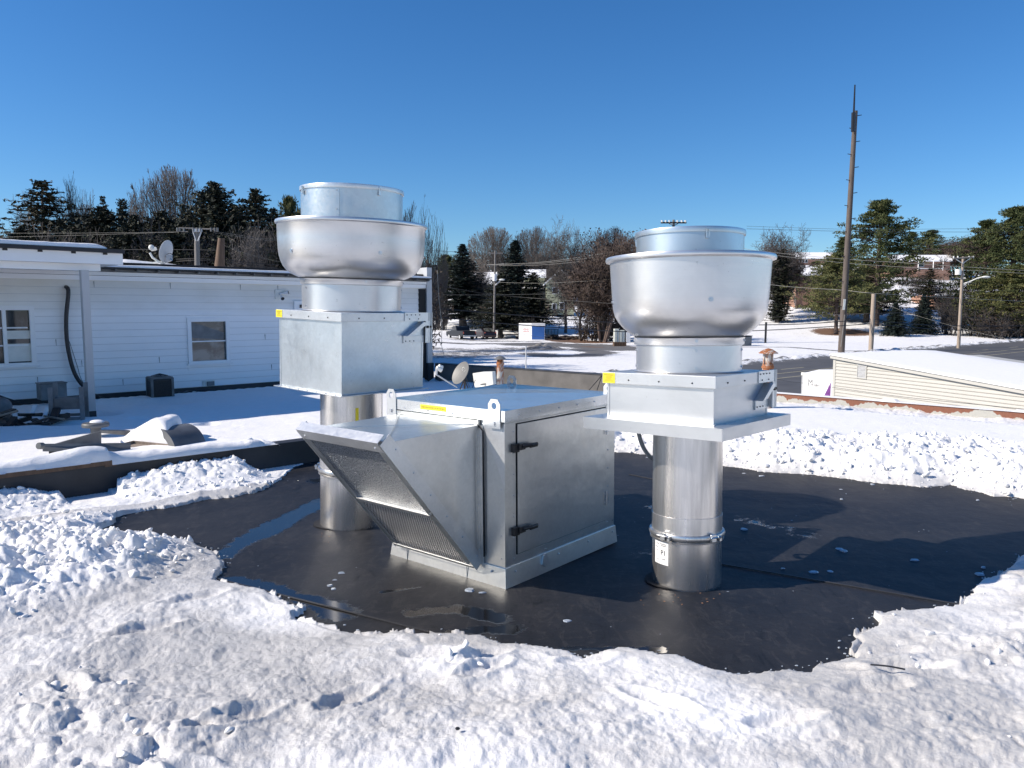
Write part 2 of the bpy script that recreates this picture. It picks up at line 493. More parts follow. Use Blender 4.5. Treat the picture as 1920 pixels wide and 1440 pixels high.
def m_mesh(name, dense, dark, light):
    """woven metal filter face"""
    t = NT(name); tc = t.n('TexCoord'); mp = t.n('Mapping'); t.l(tc.outputs['Object'], mp.inputs[0])
    if dense == 'crumple':
        v = t.n('TexVoronoi', feature='F1'); v.inputs['Scale'].default_value = 120; t.l(mp.outputs[0], v.inputs['Vector'])
        n = t.noise(mp.outputs[0], 120, 3, .8)
        h = t.math('ADD', v.outputs['Distance'], n)
        c = t.ramp(h, [(.60, dark), (.85, tuple(x * .45 for x in light)), (1.1 if False else 1., light)])
        t.set(Base_Color=c, Metallic=.75, Roughness=.32)
        t.bump(h, 1.0, .012)
    else:
        mp.inputs['Rotation'].default_value = (0, 0, R_(0))
        sp = t.n('SeparateXYZ'); t.l(mp.outputs[0], sp.inputs[0])
        k = 2 * math.pi / .0155
        # staggered dot pattern in the filter plane (local y and z)
        a = t.math('SINE', t.math('MULTIPLY', sp.outputs[1], k))
        b = t.math('SINE', t.math('MULTIPLY', sp.outputs[2], k * 1.15))
        h = t.math('MULTIPLY', a, b)
        c = t.ramp(t.math('ADD', t.math('MULTIPLY', h, .5), .5), [(.42, dark), (.56, light)])
        t.set(Base_Color=c, Metallic=.7, Roughness=.4)
        t.bump(h, .8, .006)
    return t.mat

M = {}
M['galv'] = m_galv('galvanized_steel', (.66, .71, .74), rough=.27, metal=.84)
M['galv_bright'] = m_galv('galvanized_bright', (.72, .73, .73), .33, 75, .10, .80)
M['galv_lid'] = m_galv('galvanized_lid', (.68, .71, .73), .17, 80, .08, .78)
M['galv_hood'] = m_galv('galvanized_hood', (.66, .675, .67), .28, 52, .08, .86)
M['galv_dull'] = m_galv('galvanized_dull', (.50, .52, .53), .42, 60, .3)
M['alum'] = m_brushed('spun_aluminium', (.72, .72, .72), .27, (1.2, 1.2, 60), .11)
M['alum_sheet'] = m_brushed('aluminium_sheet', (.62, .63, .64), .32, (1.5, 1.5, 14), .10)
M['alum_cap'] = m_brushed('aluminium_cap', (.60, .66, .69), .30, (2, 2, 2), .03)
M['steel'] = m_steel('stainless_duct')
M['steel2'] = m_steel('stainless_sleeve', (.80, .79, .78), .28)
M['zinc'] = m_plain('zinc_bolt', (.62, .64, .66), .3, 1.0)
M['blackm'] = m_plain('black_metal', (.02, .02, .022), .4, .2)
M['dark'] = m_plain('dark_gap', (.012, .012, .014), .8)
M['snow'] = m_snow('roof_snow')
M['snow_plain'] = m_snow('clean_snow', False)
M['roof'] = m_roof('rubber_membrane')
M['epdm'] = m_plain('rubber_flashing', (.03, .03, .033), .55, 0, .3, 3, .2, 20)
M['epdm_dusty'] = m_plain('dusty_rubber_flashing', (.095, .09, .085), .7, 0, .25, 3, .2, 20)
M['ground'] = m_ground('snowy_ground')
M['asph'] = m_plain('asphalt_road', (.085, .085, .088), .75, 0, .22, .5, .2, 8)
M['bark'] = m_bark('bark'); M['bark_l'] = m_bark('pale_bark', (.19, .165, .145))
M['bark_red'] = m_bark('reddish_bark', (.11, .075, .06))
M['fir'] = m_leaf('dark_needles', (.014, .019, .014), (.038, .045, .027), (.085, .08, .05))
M['spruce'] = m_leaf('spruce_needles', (.010, .018, .016), (.022, .036, .030), (.045, .062, .050))
M['pine'] = m_leaf('pine_needles', (.030, .044, .018), (.085, .105, .038), (.17, .165, .062))
M['pine_y'] = m_leaf('yellowish_pine_needles', (.045, .058, .02), (.12, .125, .045), (.21, .185, .07))
M['brownleaf'] = m_leaf('dry_brown_leaves', (.028, .021, .017), (.062, .045, .035), (.12, .078, .05), .6)
M['cedar'] = m_leaf('cedar_needles', (.016, .020, .012), (.045, .046, .024), (.11, .085, .05))
M['brick'] = m_brick('brick'); M['rust'] = m_rust('rusty_metal'); M['coping'] = m_coping('rusty_coping')
M['wood'] = m_wood('weathered_wood'); M['pole'] = m_wood('utility_pole_wood', (.125, .10, .085)); M['pole_l'] = m_wood('pale_pole_wood', (.42, .34, .27))
M['pole_g'] = m_wood('grey_pole_wood', (.22, .205, .19)); M['twig'] = m_bark('dark_twigs', (.055, .048, .044)); M['brownwood'] = m_wood('brown_wood', (.16, .10, .065))
M['siding'] = m_siding('white_siding'); M['trim'] = m_siding('white_trim', (.88, .88, .88), False)
M['tan'] = m_siding('tan_siding', (.47, .46, .42), False)
M['green_side'] = m_siding('olive_siding', (.44, .45, .30), False)
M['glass'] = m_glass('window_glass'); M['glass_b'] = m_glass('window_glass_blind', (.09, .095, .09))
M['yellow'] = m_plain('yellow_label', (.86, .72, .03), .5, 0, .05)
M['ink'] = m_plain('label_ink', (.10, .09, .02), .6)
M['ink_soft'] = m_plain('faded_ink', (.42, .34, .03), .6)
M['white'] = m_plain('white_paint', (.80, .80, .80), .5, 0, .05)
M['white_dirty'] = m_plain('offwhite_plastic', (.72, .72, .67), .5, 0, .08)
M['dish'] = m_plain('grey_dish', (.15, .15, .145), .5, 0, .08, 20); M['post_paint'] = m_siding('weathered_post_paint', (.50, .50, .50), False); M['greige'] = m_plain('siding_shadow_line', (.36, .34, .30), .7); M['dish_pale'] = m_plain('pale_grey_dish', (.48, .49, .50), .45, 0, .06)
M['hose'] = m_plain('black_hose', (.018, .018, .022), .45)
M['conduit'] = m_plain('grey_conduit', (.23, .25, .27), .5)
M['copper'] = m_rust('copper_rust'); 
M['blue'] = m_plain('blue_door', (.03, .12, .38), .5, 0, .08)
M['red'] = m_plain('faded_red', (.55, .13, .10), .6)
M['purple'] = m_plain('purple_print', (.16, .05, .22), .5, 0, .4, 9)
M['carpaint'] = m_plain('dark_car_paint', (.012, .013, .016), .5, .0, .2)
M['carpaint2'] = m_plain('maroon_black_car_paint', (.03, .018, .022), .22, .3, .2)
M['tyre'] = m_plain('tyre_rubber', (.018, .018, .018), .85)
M['cream'] = m_plain('cream_box', (.62, .64, .58), .55)
M['grey'] = m_plain('grey_paint', (.16, .165, .17), .6, 0, .25)
M['greysheet'] = m_plain('grey_sheet_metal', (.13, .135, .14), .5, .3, .3, 5)
M['wire'] = m_plain('cable_black', (.02, .02, .022), .6); M['wire_l'] = m_plain('cable_pale', (.30, .29, .26), .6)
M['mesh1'] = m_mesh('crumpled_mesh', 'crumple', (.008, .010, .013), (.25, .27, .30))
M['mesh2'] = m_mesh('woven_mesh', 'woven', (.035, .035, .04), (.72, .70, .70))
M['ice'] = m_plain('ice', (.36, .40, .45), .12, 0, .3, 30)
M['orange'] = m_plain('orange_leaf', (.50, .13, .05), .6); M['grit'] = m_plain('orange_grit', (.30, .16, .09), .7, 0, .4, 30)
M['roofdark'] = m_plain('roof_edge_dark', (.02, .02, .024), .6)
M['mulch'] = m_plain('mulch', (.20, .10, .06), .9, 0, .4, 3, .4, 8)
# ---------------------------------------------------------------- rooftop units
def frange(a, b, n): return [a + (b - a) * i / (n - 1) for i in range(n)]

def exhaust_fan(label, base, tilt, yaw, P):
    root = thing('exhaust_fan', label, 'exhaust fan', base, group='kitchen exhaust fans on round ducts')
    q = Vector((0, 0, 1)).rotation_difference(Vector((tilt[0], tilt[1], 1)).normalized())
    root.rotation_euler = (q.to_matrix() @ Matrix.Rotation(yaw, 3, 'Z')).to_euler()
    inv = (q.to_matrix() @ Matrix.Rotation(yaw, 3, 'Z')).transposed()
    camv = inv @ Vector((-base[0], -base[1], 0)); ca = math.atan2(camv.y, camv.x)      # local bearing of the viewer side
    H = P['hbod']; zb = P['zbod']; zl = P['zlid']; hl = P['hlid']; ls = P['skirt']; Rd = P['Rd']
    # duct: stacked sleeves
    zc = P['zclamp']
    mb = MB(); mb.lathe([(Rd, -.04), (Rd, zc - .012), (Rd + .012, zc - .004), (Rd + .012, zc + .004), (Rd, zc + .012), (Rd, zb)], 72)
    d = mb.build('duct', M['steel'], root, True, 40)
    mb = MB(); r2 = Rd + .0035
    mb.lathe([(Rd, zc + .018), (r2, zc + .018), (r2, zc + .115), (Rd, zc + .116)], 72)
    mb.build('duct_sleeve', M['steel2'], root, True, 30)
    # v-band clamp
    mb = MB()
    mb.lathe([(Rd + .002, zc - .018), (Rd + .016, zc - .014), (Rd + .021, zc), (Rd + .016, zc + .014), (Rd + .002, zc + .018)], 72)
    mb.lathe([(Rd + .003, zc - .036), (Rd + .013, zc - .034), (Rd + .014, zc - .024), (Rd + .003, zc - .020)], 72)
    cl = mb.build('band_clamp', M['steel2'], root, True, 50)
    for da in P['latches']:
        a = ca + da; c = Vector((math.cos(a), math.sin(a), 0)); t = Vector((-c.y, c.x, 0))
        mb = MB()
        mb.obox(c * (Rd + .026) + Vector((0, 0, zc + .004)), c * .008, t * .016, (0, 0, .02))
        mb.tube([c * (Rd + .036) + t * -.035 + Vector((0, 0, zc + .008)), c * (Rd + .036) + t * .05 + Vector((0, 0, zc + .008))], .0045, 8)
        mb.tube([c * (Rd + .036) + t * .03 + Vector((0, 0, zc + .008)), c * (Rd + .036) + t * .045 + Vector((0, 0, zc + .008))], .010, 6)
        mb.obox(c * (Rd + .03) + t * .045 + Vector((0, 0, zc - .002)), c * .008, t * .008, (0, 0, .014))
        mb.build('clamp_latch', M['zinc'], cl)
    # curb box
    mb = MB(); mb.box(-H, H, -H, H, zb, zl - .004)
    mb.build(P['boxname'], P['boxmat'], root, bevel=.003)
    mb = MB(); k = .012                                       # folded corner seams
    mb.box(-H - .003, -H + k, -H - .003, -H + k, zb + .002, zl - ls - .002)
    mb.box(-H - .003, -H + k, H - k, H + .003, zb + .002, zl - ls - .002)
    mb.box(H - k, H + .003, -H - .003, -H + k, zb + .002, zl - ls - .002)
    mb.build('corner_seam', P['boxmat'], root, split=1)
    # flange
    f = P['hfl']; th = P['fl_th']
    mb = MB()
    if th > .02:
        mb.box(-f, f, -f, f, zb - .003, zb + .002)
        w = .004
        mb.box(-f, f, -f - .0005, -f + w, zb - th, zb - .0032); mb.box(-f, f, f - w, f + .0005, zb - th, zb - .0032)
        mb.box(-f - .0005, -f + w, -f + w, f - w, zb - th, zb - .0032); mb.box(f - w, f + .0005, -f + w, f - w, zb - th, zb - .0032)
    else:
        mb.box(-f, f, -f, f, zb - .006, zb - .001)
    fl = mb.build('base_flange', P['flmat'], root)
    mb = MB()
    for s in frange(-f * .82, f * .82, 7):
        mb.ball((-H - .022, s, zb + .003), .005, 6, 4); mb.ball((s, -H - .022, zb + .003), .005, 6, 4)
    mb.build('screw', M['zinc'], fl, split=1)
    # lid with skirt, slightly crowned
    mb = MB(); e = hl
    mb.add([(-e, -e, zl - ls), (e, -e, zl - ls), (e, e, zl - ls), (-e, e, zl - ls), (-e, -e, zl), (e, -e, zl), (e, e, zl), (-e, e, zl), (0, 0, zl + .006)],
           [(0, 1, 5, 4), (1, 2, 6, 5), (2, 3, 7, 6), (3, 0, 4, 7), (4, 5, 8), (5, 6, 8), (6, 7, 8), (7, 4, 8), (3, 2, 1, 0)])
    lid = mb.build('lid', P['lidmat'], root, bevel=.002)
    mb = MB()
    for s in (-.62, -.05, .5):
        mb.ball((-e - .001, s * e, zl - ls * .62), .005, 6, 4); mb.ball((s * e, -e - .001, zl - ls * .62), .005, 6, 4)
    mb.build('screw', M['blackm'], lid, split=1)
    # warning label at the far end of the left face
    L0 = e - .004; lw = P['labw']
    mb = MB(); mb.box(-e - .0022, -e - .0006, L0 - lw, L0, zl - ls + .003, zl - .003)
    lab = mb.build('warning_label', M['yellow'], root)
    mb = MB(); rr = random.Random(4)
    rows = [(.84, .80, .10), (.68, .56, .05), (.57, .56, .05), (.46, .44, .05), (.33, .70, .05), (.20, .76, .06)]
    for (v, wd, hh) in rows:
        zz = zl - ls + .004 + v * (ls - .01); y = L0 - lw / 2 + wd * lw / 2; y1 = L0 - lw / 2 - wd * lw / 2
        while y > y1:
            l = rr.uniform(.04, .13) * lw
            mb.box(-e - .0030, -e - .0024, max(y - l, y1), y, zz - hh * ls * .5, zz + hh * ls * .5); y -= l + .018 * lw
    mb.build('label_lettering', M['ink_soft'], lab)
    # neck, collar, bowl, cap
    Rn = P['Rnk']; zt = P['zbowl']
    mb = MB(); mb.lathe([(Rn + .012, zl + .004), (Rn, zl + .010), (Rn, zt - P['collar'])], 96)
    nk = mb.build('neck', M['alum'], root, True, 40)
    mb = MB(); mb.lathe([(Rn + .001, zt - P['collar'] - .004), (Rn + .012, zt - P['collar']), (Rn + .014, zt - .004), (Rn + .018, zt + .002)], 96)
    mb.build('collar', M['alum'], root, True, 40)
    Rb = P['Rrim']; zr = P['zrim']
    prof = [(Rn + (Rb - Rn) * u, zt + (zr - zt) * v) for u, v in P['bowl']]
    prof += [(Rb - .012, zr - .014), (Rb - .003, zr - .012), (Rb, zr), (Rb - .005, zr + .011), (Rb - .018, zr + .012), (Rb - .026, zr + .004), (Rb - .034, zr - .03), (Rb - .05, zr - .12), (P['Rcap'] - .01, zr - .15)]
    mb = MB(); mb.lathe(prof, 128)
    bowl = mb.build('bowl', M['alum'], root, True, 60)
    def wall_r(z):
        for (r0, z0), (r1, z1) in zip(prof, prof[1:]):
            if z0 <= z <= z1 and z1 > z0: return r0 + (r1 - r0) * (z - z0) / (z1 - z0)
        return Rb
    for da in P['bolts']:
        a = ca + da; zz = zt + (zr - zt) * .46; r0 = wall_r(zz)
        c = Vector((math.cos(a), math.sin(a), 0)); mb = MB()
        mb.tube([c * (r0 - .004) + Vector((0, 0, zz)), c * (r0 + .003) + Vector((0, 0, zz))], .014, 14)
        mb.tube([c * (r0 + .003) + Vector((0, 0, zz)), c * (r0 + .010) + Vector((0, 0, zz))], .007, 6)
        mb.build('bolt', M['zinc'], bowl)
    mb = MB()
    for da in P['nbolts']:
        a = ca + da; c = Vector((math.cos(a), math.sin(a), 0))
        for zz in (zt - P['collar'] * .4, zt - P['collar'] - .03, zl + .035):
            rr_ = Rn + (.014 if zz > zt - P['collar'] else .001)
            mb.tube([c * (rr_ - .004) + Vector((0, 0, zz)), c * (rr_ + .002) + Vector((0, 0, zz))], .009, 10)
            mb.tube([c * (rr_ + .002) + Vector((0, 0, zz)), c * (rr_ + .006) + Vector((0, 0, zz))], .005, 6)
    mb.build('bolt', M['zinc'], nk, split=2)
    Rc = P['Rcap']; zk = P['zcap']
    mb = MB(); mb.lathe([(Rc - .004, zr - .15), (Rc - .004, zk - .026)], 96)
    cap = mb.build('motor_housing', P['capmat'], root, True, 40)
    a = ca + P['seam']; c = Vector((math.cos(a), math.sin(a), 0)); t = Vector((-c.y, c.x, 0))
    mb = MB(); mb.obox(c * (Rc - .002) + Vector((0, 0, (zr + zk) / 2 - .08)), c * .002, t * .012, (0, 0, (zk - zr) / 2 + .04))
    for zz in (zk - .05, zk - .05 - .5 * (zk - zr)):
        mb.ball(c * (Rc + .001) + t * -.006 + Vector((0, 0, zz)), .005, 6, 4)
    mb.build('seam', P['capmat'], cap)
    mb = MB(); mb.lathe([(Rc - .004, zk - .030), (Rc + .004, zk - .030), (Rc + .006, zk - .012), (Rc + .004, zk - .001), (Rc - .012, zk), (.15, zk + .012), (0, zk + .014)], 96)
    kl = mb.build('housing_lid', P['lid2mat'], root, True, 40)
    for da in P['clips']:
        a = ca + da; c = Vector((math.cos(a), math.sin(a), 0)); t = Vector((-c.y, c.x, 0))
        mb = MB()
        mb.obox(c * (Rc + .004) + Vector((0, 0, zk - .055)), c * .006, t * .010, (0, 0, .014))
        mb.tube([c * (Rc + .010) + t * .007 + Vector((0, 0, zk - .062)), c * (Rc + .013) + t * .007 + Vector((0, 0, zk - .016))], .0025, 6)
        mb.tube([c * (Rc + .010) - t * .007 + Vector((0, 0, zk - .062)), c * (Rc + .013) - t * .007 + Vector((0, 0, zk - .016))], .0025, 6)
        mb.obox(c * (Rc + .010) + Vector((0, 0, zk - .016)), c * .006, t * .009, (0, 0, .005))
        mb.build('latch', M['zinc'], kl)
    # hinge bracket on the right face
    y = -e; x0 = e * .43; x1 = e + .012; zt2 = zl + .003; zbm = zl - P['brk']
    mb = MB()
    mb.box(x0, x1, y - .006, y - .0012, zl - ls * 1.0, zt2)
    mb.box(x1 - .03, x1 + .004, y - .008, y - .0015, zbm, zl - ls)
    mb.box(x1 + .004, x1 + .012, y - .010, y + .03, zbm, zt2)
    mb.box(x1 + .012, x1 + .034, y + .008, y + .012, zbm, zt2)
    mb.box(x1 + .034, x1 + .040, y - .004, y + .030, zbm, zt2)
    br = mb.build('hinge_bracket', M['galv_bright'], root)
    mb = MB(); zz0 = zbm + .055; xa = x0 + .005; xb = x1 - .05
    mb.box(xa, x1 - .032, -H - .010, -H - .0015, zbm, zz0)
    mb.prism([(xa, zz0), (xa + .07, zz0 + .012), (xb + .015, zl - ls - .02), (xb - .02, zl - ls - .005)], -H - .055, -H - .001, 'xz')
    mb.build('hinge_arm', M['galv_bright'], br)
    mb = MB()
    for i in range(4): mb.ball((x0 + .02 + i * .042, y - .007, zl - .014), .0045, 6, 4)
    for i in range(2): mb.ball((x0 + .045 + i * .09, y - .007, zl - ls + .016), .0045, 6, 4)
    for i in range(3): mb.ball((xa + .02 + i * .04, -H - .011, zbm + .016), .0045, 6, 4)
    mb.tube([(x1 - .012, y - .005, zl - ls - .045), (x1 - .012, y - .018, zl - ls - .045)], .010, 8)
    mb.tube([(x1 + .02, y + .000, zl - ls - .045), (x1 + .02, y - .014, zl - ls - .045)], .008, 8)
    mb.build('screw', M['blackm'], br, split=1)
    return root, ca

PR = dict(Rd=.207, hbod=.343, zbod=1.013, zlid=1.281, hlid=.367, skirt=.066, hfl=.448, fl_th=.066, Rnk=.309, zbowl=1.483, collar=.040,
          Rrim=.495, zrim=1.944, Rcap=.316, zcap=2.104, zclamp=.312, boxmat=M['alum_sheet'], flmat=M['alum_sheet'], lidmat=M['alum_sheet'], capmat=M['alum_cap'],
          lid2mat=M['alum_cap'], boxname='curb_box', latches=(-.62, .72), bolts=(.26, .26 + math.pi / 2, .26 - math.pi / 2, .26 + math.pi), nbolts=(.14, 1.35, -1.35, 2.9), seam=2.4,
          clips=(.31, 2.4, -1.8), labw=.085, brk=.225,
          bowl=[(0, .0), (.10, .025), (.25, .065), (.42, .125), (.57, .195), (.69, .275), (.755, .37), (.785, .5), (.825, .75), (.86, .955)])
PL = dict(Rd=.234, hbod=.376, zbod=1.067, zlid=1.638, hlid=.397, skirt=.060, hfl=.412, fl_th=.006, Rnk=.364, zbowl=1.870, collar=.036,
          Rrim=.555, zrim=2.274, Rcap=.373, zcap=2.531, zclamp=.437, boxmat=M['galv'], flmat=M['galv_bright'], lidmat=M['galv_bright'], capmat=M['galv_hood'],
          lid2mat=M['galv_bright'], boxname='curb_box', latches=(-1.9, 2.2), bolts=(.36, -.9, .36 + math.pi, 1.6), nbolts=(.25, -1.1, 1.45, 2.9), seam=-.28,
          clips=(.52, -1.15, 2.5), labw=.078, brk=.225,
          bowl=[(0, .0), (.07, .018), (.24, .048), (.42, .09), (.57, .145), (.70, .22), (.79, .31), (.845, .40), (.884, .54), (.905, .7), (.92, .95)])
fanR, caR = exhaust_fan('wide aluminium bowl fan with a broad flange on the right steel duct', (1.067, 4.60, 0), (-.007, .022), .842, PR)
fanL, caL = exhaust_fan('taller fan with a deep galvanized box behind the sloping intake hood', (-1.248, 5.875, 0), (.027, -.019), .860, PL)

# P1 sticker on the right duct
a = caR - .80; Rd = PR['Rd']
mb = MB(); n = 10; w = .115 / Rd
vs = []; 
for i in range(n + 1):
    aa = a - w / 2 + w * i / n
    for z in (.135, .275):
        vs.append(((Rd + .0012) * math.cos(aa), (Rd + .0012) * math.sin(aa), z))
mb.add(vs, [(2 * i, 2 * i + 2, 2 * i + 3, 2 * i + 1) for i in range(n)])
stk = mb.build('duct_label', M['white'], fanR, True)
def duct_text(txt, size, da, z, mat):
    aa = a + da
    mt = Matrix.Translation((0, 0, z)) @ Matrix.Rotation(aa + math.pi / 2, 4, 'Z') @ Matrix.Rotation(math.pi / 2, 4, 'X')
    # text x runs counter-clockwise, wrapped
    cu = text_mesh('label_lettering', txt, size, mat, stk, Matrix(), None)
    for v in cu.data.vertices:
        t = aa + v.co.x / Rd; rr = Rd + .0016 + v.co.z
        v.co = Vector((rr * math.cos(t), rr * math.sin(t), z + v.co.y))
duct_text('P1', .042, .10, .205, M['blackm'])
mb = MB(); rr = random.Random(2)
for (z, u0, u1) in ((.258, -.02, .2), (.248, .02, .2), (.168, .05, .15), (.255, -.2, -.1), (.235, -.22, -.12), (.215, -.2, -.14), (.160, -.15, -.11)):
    t = u0
    while t < u1:
        l = rr.uniform(.015, .04); c0, c1 = a + t, a + t + l; r0 = Rd + .0018
        mb.add([(r0 * math.cos(c0), r0 * math.sin(c0), z - .0025), (r0 * math.cos(c1), r0 * math.sin(c1), z - .0025), (r0 * math.cos(c1), r0 * math.sin(c1), z + .0025), (r0 * math.cos(c0), r0 * math.sin(c0), z + .0025)], [(0, 1, 2, 3)])
        t += l + .008
mb.build('label_small_print', M['grey'], stk)
# conduit from the flange to the back of the duct (world points brought into the fan's frame)
bpy.context.view_layer.update()
inv = fanR.matrix_world.inverted()
pts = [inv @ atD(1196, 803, 4.78), inv @ atD(1200, 822, 4.78), inv @ atD(1208, 842, 4.80), inv @ atD(1221, 858, 4.84), inv @ atD(1240, 866, 4.92), inv @ atD(1262, 862, 4.90), inv @ atD(1280, 850, 4.86)]
def smooth(pts, k=6):
    P = [Vector(p) for p in pts]; out = []
    for i in range(len(P) - 1):
        p0 = P[max(i - 1, 0)]; p1 = P[i]; p2 = P[i + 1]; p3 = P[min(i + 2, len(P) - 1)]
        for j in range(k):
            t = j / k
            out.append(.5 * ((2 * p1) + (p2 - p0) * t + (2 * p0 - 5 * p1 + 4 * p2 - p3) * t * t + (3 * p1 - p0 - 3 * p2 + p3) * t ** 3))
    out.append(P[-1]); return out
mb = MB(); mb.tube(smooth(pts), .0135, 10); mb.build('conduit', M['conduit'], fanR, True)
# yellow sticker on the left duct
mb = MB(); vs = []; aL = caL + .16
for i in range(5):
    aa = aL - .05 + .1 * i / 4
    for z in (.80, .935): vs.append((.2355 * math.cos(aa), .2355 * math.sin(aa), z))
mb.add(vs, [(2 * i, 2 * i + 2, 2 * i + 3, 2 * i + 1) for i in range(4)]); mb.build('duct_label', M['yellow'], fanL, True)

# make-up air unit ------------------------------------------------
AN = math.atan2(.909, .77)
mau = thing('makeup_air_unit', 'square galvanized air unit with sloping filter hood and side door', 'air unit', (-.038, 4.458, 0), (0, R_(-.4), AN))
mb = MB(); mb.add([(-.016, -.016, 0), (1.196, -.016, 0), (1.196, 1.016, 0), (-.016, 1.016, 0), (-.002, -.002, .118), (1.192, -.002, .118), (1.192, 1.002, .118), (-.002, 1.002, .118)],
                  [(0, 1, 5, 4), (1, 2, 6, 5), (2, 3, 7, 6), (3, 0, 4, 7), (4, 5, 6, 7)])
cb = mb.build('curb', M['galv_hood'], mau, bevel=.002)
mb = MB()
for s in (.06, .28, .42, .70, .95): mb.ball((s * 1.19 + .01, -.012, .085), .006, 6, 4)
for s in (.1, .45, .8): mb.ball((-.012, s, .085), .006, 6, 4)
mb.build('screw', M['zinc'], cb, split=1)
# bent flashing tabs on the curb
mb = MB(); mb.box(-.0195, -.0135, .30, .302, .0, .11); mb.box(-.0195, -.0135, .845, .849, .0, .11)
mb.prism([(.33, .06), (.345, .115), (.375, .12), (.40, .06), (.37, .035)], -.020, -.006, 'xz')
mb.build('flashing_seam', M['galv_bright'], cb, split=1)
mb = MB(); mb.box(.012, 1.178, .012, .99, .112, .995)
mb.build('body', M['galv_hood'], mau, bevel=.003)
mb = MB()   # corner posts and top rail, each a little proud of the body
mb.box(.006, .105, .007, .0125, .112, .985); mb.box(1.075, 1.184, .007, .0125, .112, .985)
mb.box(.106, 1.074, .008, .0125, .978, .985); mb.box(.106, 1.074, .007, .0125, .112, .172)
mb.box(.0065, .0118, .012, .17, .112, .985)
mb.build('frame_rail', M['galv_hood'], mau, split=1)
mb = MB(); mb.box(.113, 1.068, .006, .0122, .176, .975)
mb.build('door_gasket', M['dark'], mau)
mb = MB(); mb.box(.118, 1.063, -.001, .0058, .181, .970)
door = mb.build('door', M['galv_hood'], mau, bevel=.0015)
for z in (.836, .332):
    mb = MB()
    mb.box(.062, .112, -.020, .0065, z - .028, z + .022); mb.box(.095, .150, -.034, -.020, z - .016, z + .020)
    mb.tube([(.12, -.030, z + .006), (.20, -.038, z + .004), (.262, -.034, z + .002)], [.012, .012, .009], 8)
    mb.box(.19, .262, -.040, -.030, z - .014, z + .012)
    mb.box(.118, .20, -.024, -.0015, z - .012, z + .012)
    mb.build('handle', M['blackm'], door, bevel=.002)
for z in (.835, .34):
    mb = MB(); mb.box(1.040, 1.098, -.006, -.0015, z - .045, z + .045); mb.tube([(1.069, -.008, z - .05), (1.069, -.008, z + .05)], .007, 8)
    for dz in (-.03, 0, .03):
        mb.ball((1.049, -.007, z + dz), .004, 6, 4); mb.ball((1.089, -.007, z + dz), .004, 6, 4)
    mb.build('hinge', M['zinc'], door)
# lid
mb = MB(); x0, x1, y0, y1 = -.010, 1.20, -.010, 1.010
mb.add([(x0, y0, .996), (x1, y0, .996), (x1, y1, .996), (x0, y1, .996), (x0, y0, 1.064), (x1, y0, 1.064), (x1, y1, 1.064), (x0, y1, 1.064), (.595, .5, 1.078)],
       [(0, 1, 5, 4), (1, 2, 6, 5), (2, 3, 7, 6), (3, 0, 4, 7), (4, 5, 8), (5, 6, 8), (6, 7, 8), (7, 4, 8), (3, 2, 1, 0)])
lid = mb.build('lid', M['galv_lid'], mau, bevel=.0015)
mb = MB()
for s in frange(.12, 1.1, 6): mb.ball((s, y0 - .001, 1.03), .0045, 6, 4)
for s in frange(.2, .85, 4): mb.ball((x0 - .001, s, 1.012), .0045, 6, 4)
mb.build('screw', M['zinc'], lid, split=1)
mb = MB(); mb.box(-.0125, -.0106, .47, .70, 1.018, 1.048)
lb = mb.build('warning_label', M['yellow'], mau)
mb = MB(); y = .69; rr = random.Random(9)
while y > .485:
    l = rr.uniform(.006, .02); mb.box(-.0134, -.0128, max(y - l, .482), y, 1.027, 1.039); y -= l + .0035
mb.build('label_lettering', M['ink_soft'], lb)
# lifting lugs with a hole
def lug(x, yc, name='lifting_lug'):
    mb = MB(); w = .046; zt = 1.128; zb = .955; R = .02; zh = 1.088; n = 16
    outer = []
    for (yy, zz) in ((-w, zb), (w, zb), (w, zt - .03), (w - .022, zt), (-w + .022, zt), (-w, zt - .03)): outer.append((yy, zz))
    # plate built of quads around the hole
    def outpt(a):
        d = (math.cos(a), math.sin(a)); best = 1e9
        for i in range(6):
            ax, az = outer[i]; bx, bz = outer[(i + 1) % 6]
            ex, ez = bx - ax, bz - az; px, pz = ax, az - zh
            den = d[0] * ez - d[1] * ex
            if abs(den) < 1e-9: continue
            t = (px * ez - pz * ex) / den; u = (px * d[1] - pz * d[0]) / den
            if t > 0 and -1e-6 <= u <= 1 + 1e-6: best = min(best, t)
        return (d[0] * best, zh + d[1] * best)
    angs = sorted([2 * math.pi * i / n for i in range(n)] + [math.atan2(z - zh, y) % (2 * math.pi) for y, z in outer])
    A = [];
    for xx in (x - .0025, x + .0025):
        for a in angs:
            oy, oz = outpt(a); A.append((xx, yc + oy, oz)); A.append((xx, yc + R * math.cos(a), zh + R * math.sin(a)))
    m = len(angs); F = []
    for i in range(m):
        j = (i + 1) % m; o = 2 * m
        F += [(2 * i, 2 * j, 2 * j + 1, 2 * i + 1), (o + 2 * i, o + 2 * i + 1, o + 2 * j + 1, o + 2 * j), (2 * i, o + 2 * i, o + 2 * j, 2 * j), (2 * i + 1, 2 * j + 1, o + 2 * j + 1, o + 2 * i + 1)]
    mb.add(A, F)
    l = mb.build(name, M['galv_bright'], mau)
    mb = MB(); mb.tube([(x - .012 if x < .5 else x - .002, yc, .985), (x + .002 if x < .5 else x + .012, yc, .985)], .010, 6); mb.build('lug_bolt', M['zinc'], l)
lug(-.0145, .068); lug(-.0145, .975); lug(1.205, .068); lug(1.205, .968)
# gusset plates at the near corner
mb = MB(); mb.prism([(.18, .975), (.004, .985), (.004, .60)], .0025, .0055, 'yz'); mb.build('corner_gusset', M['galv_bright'], mau)
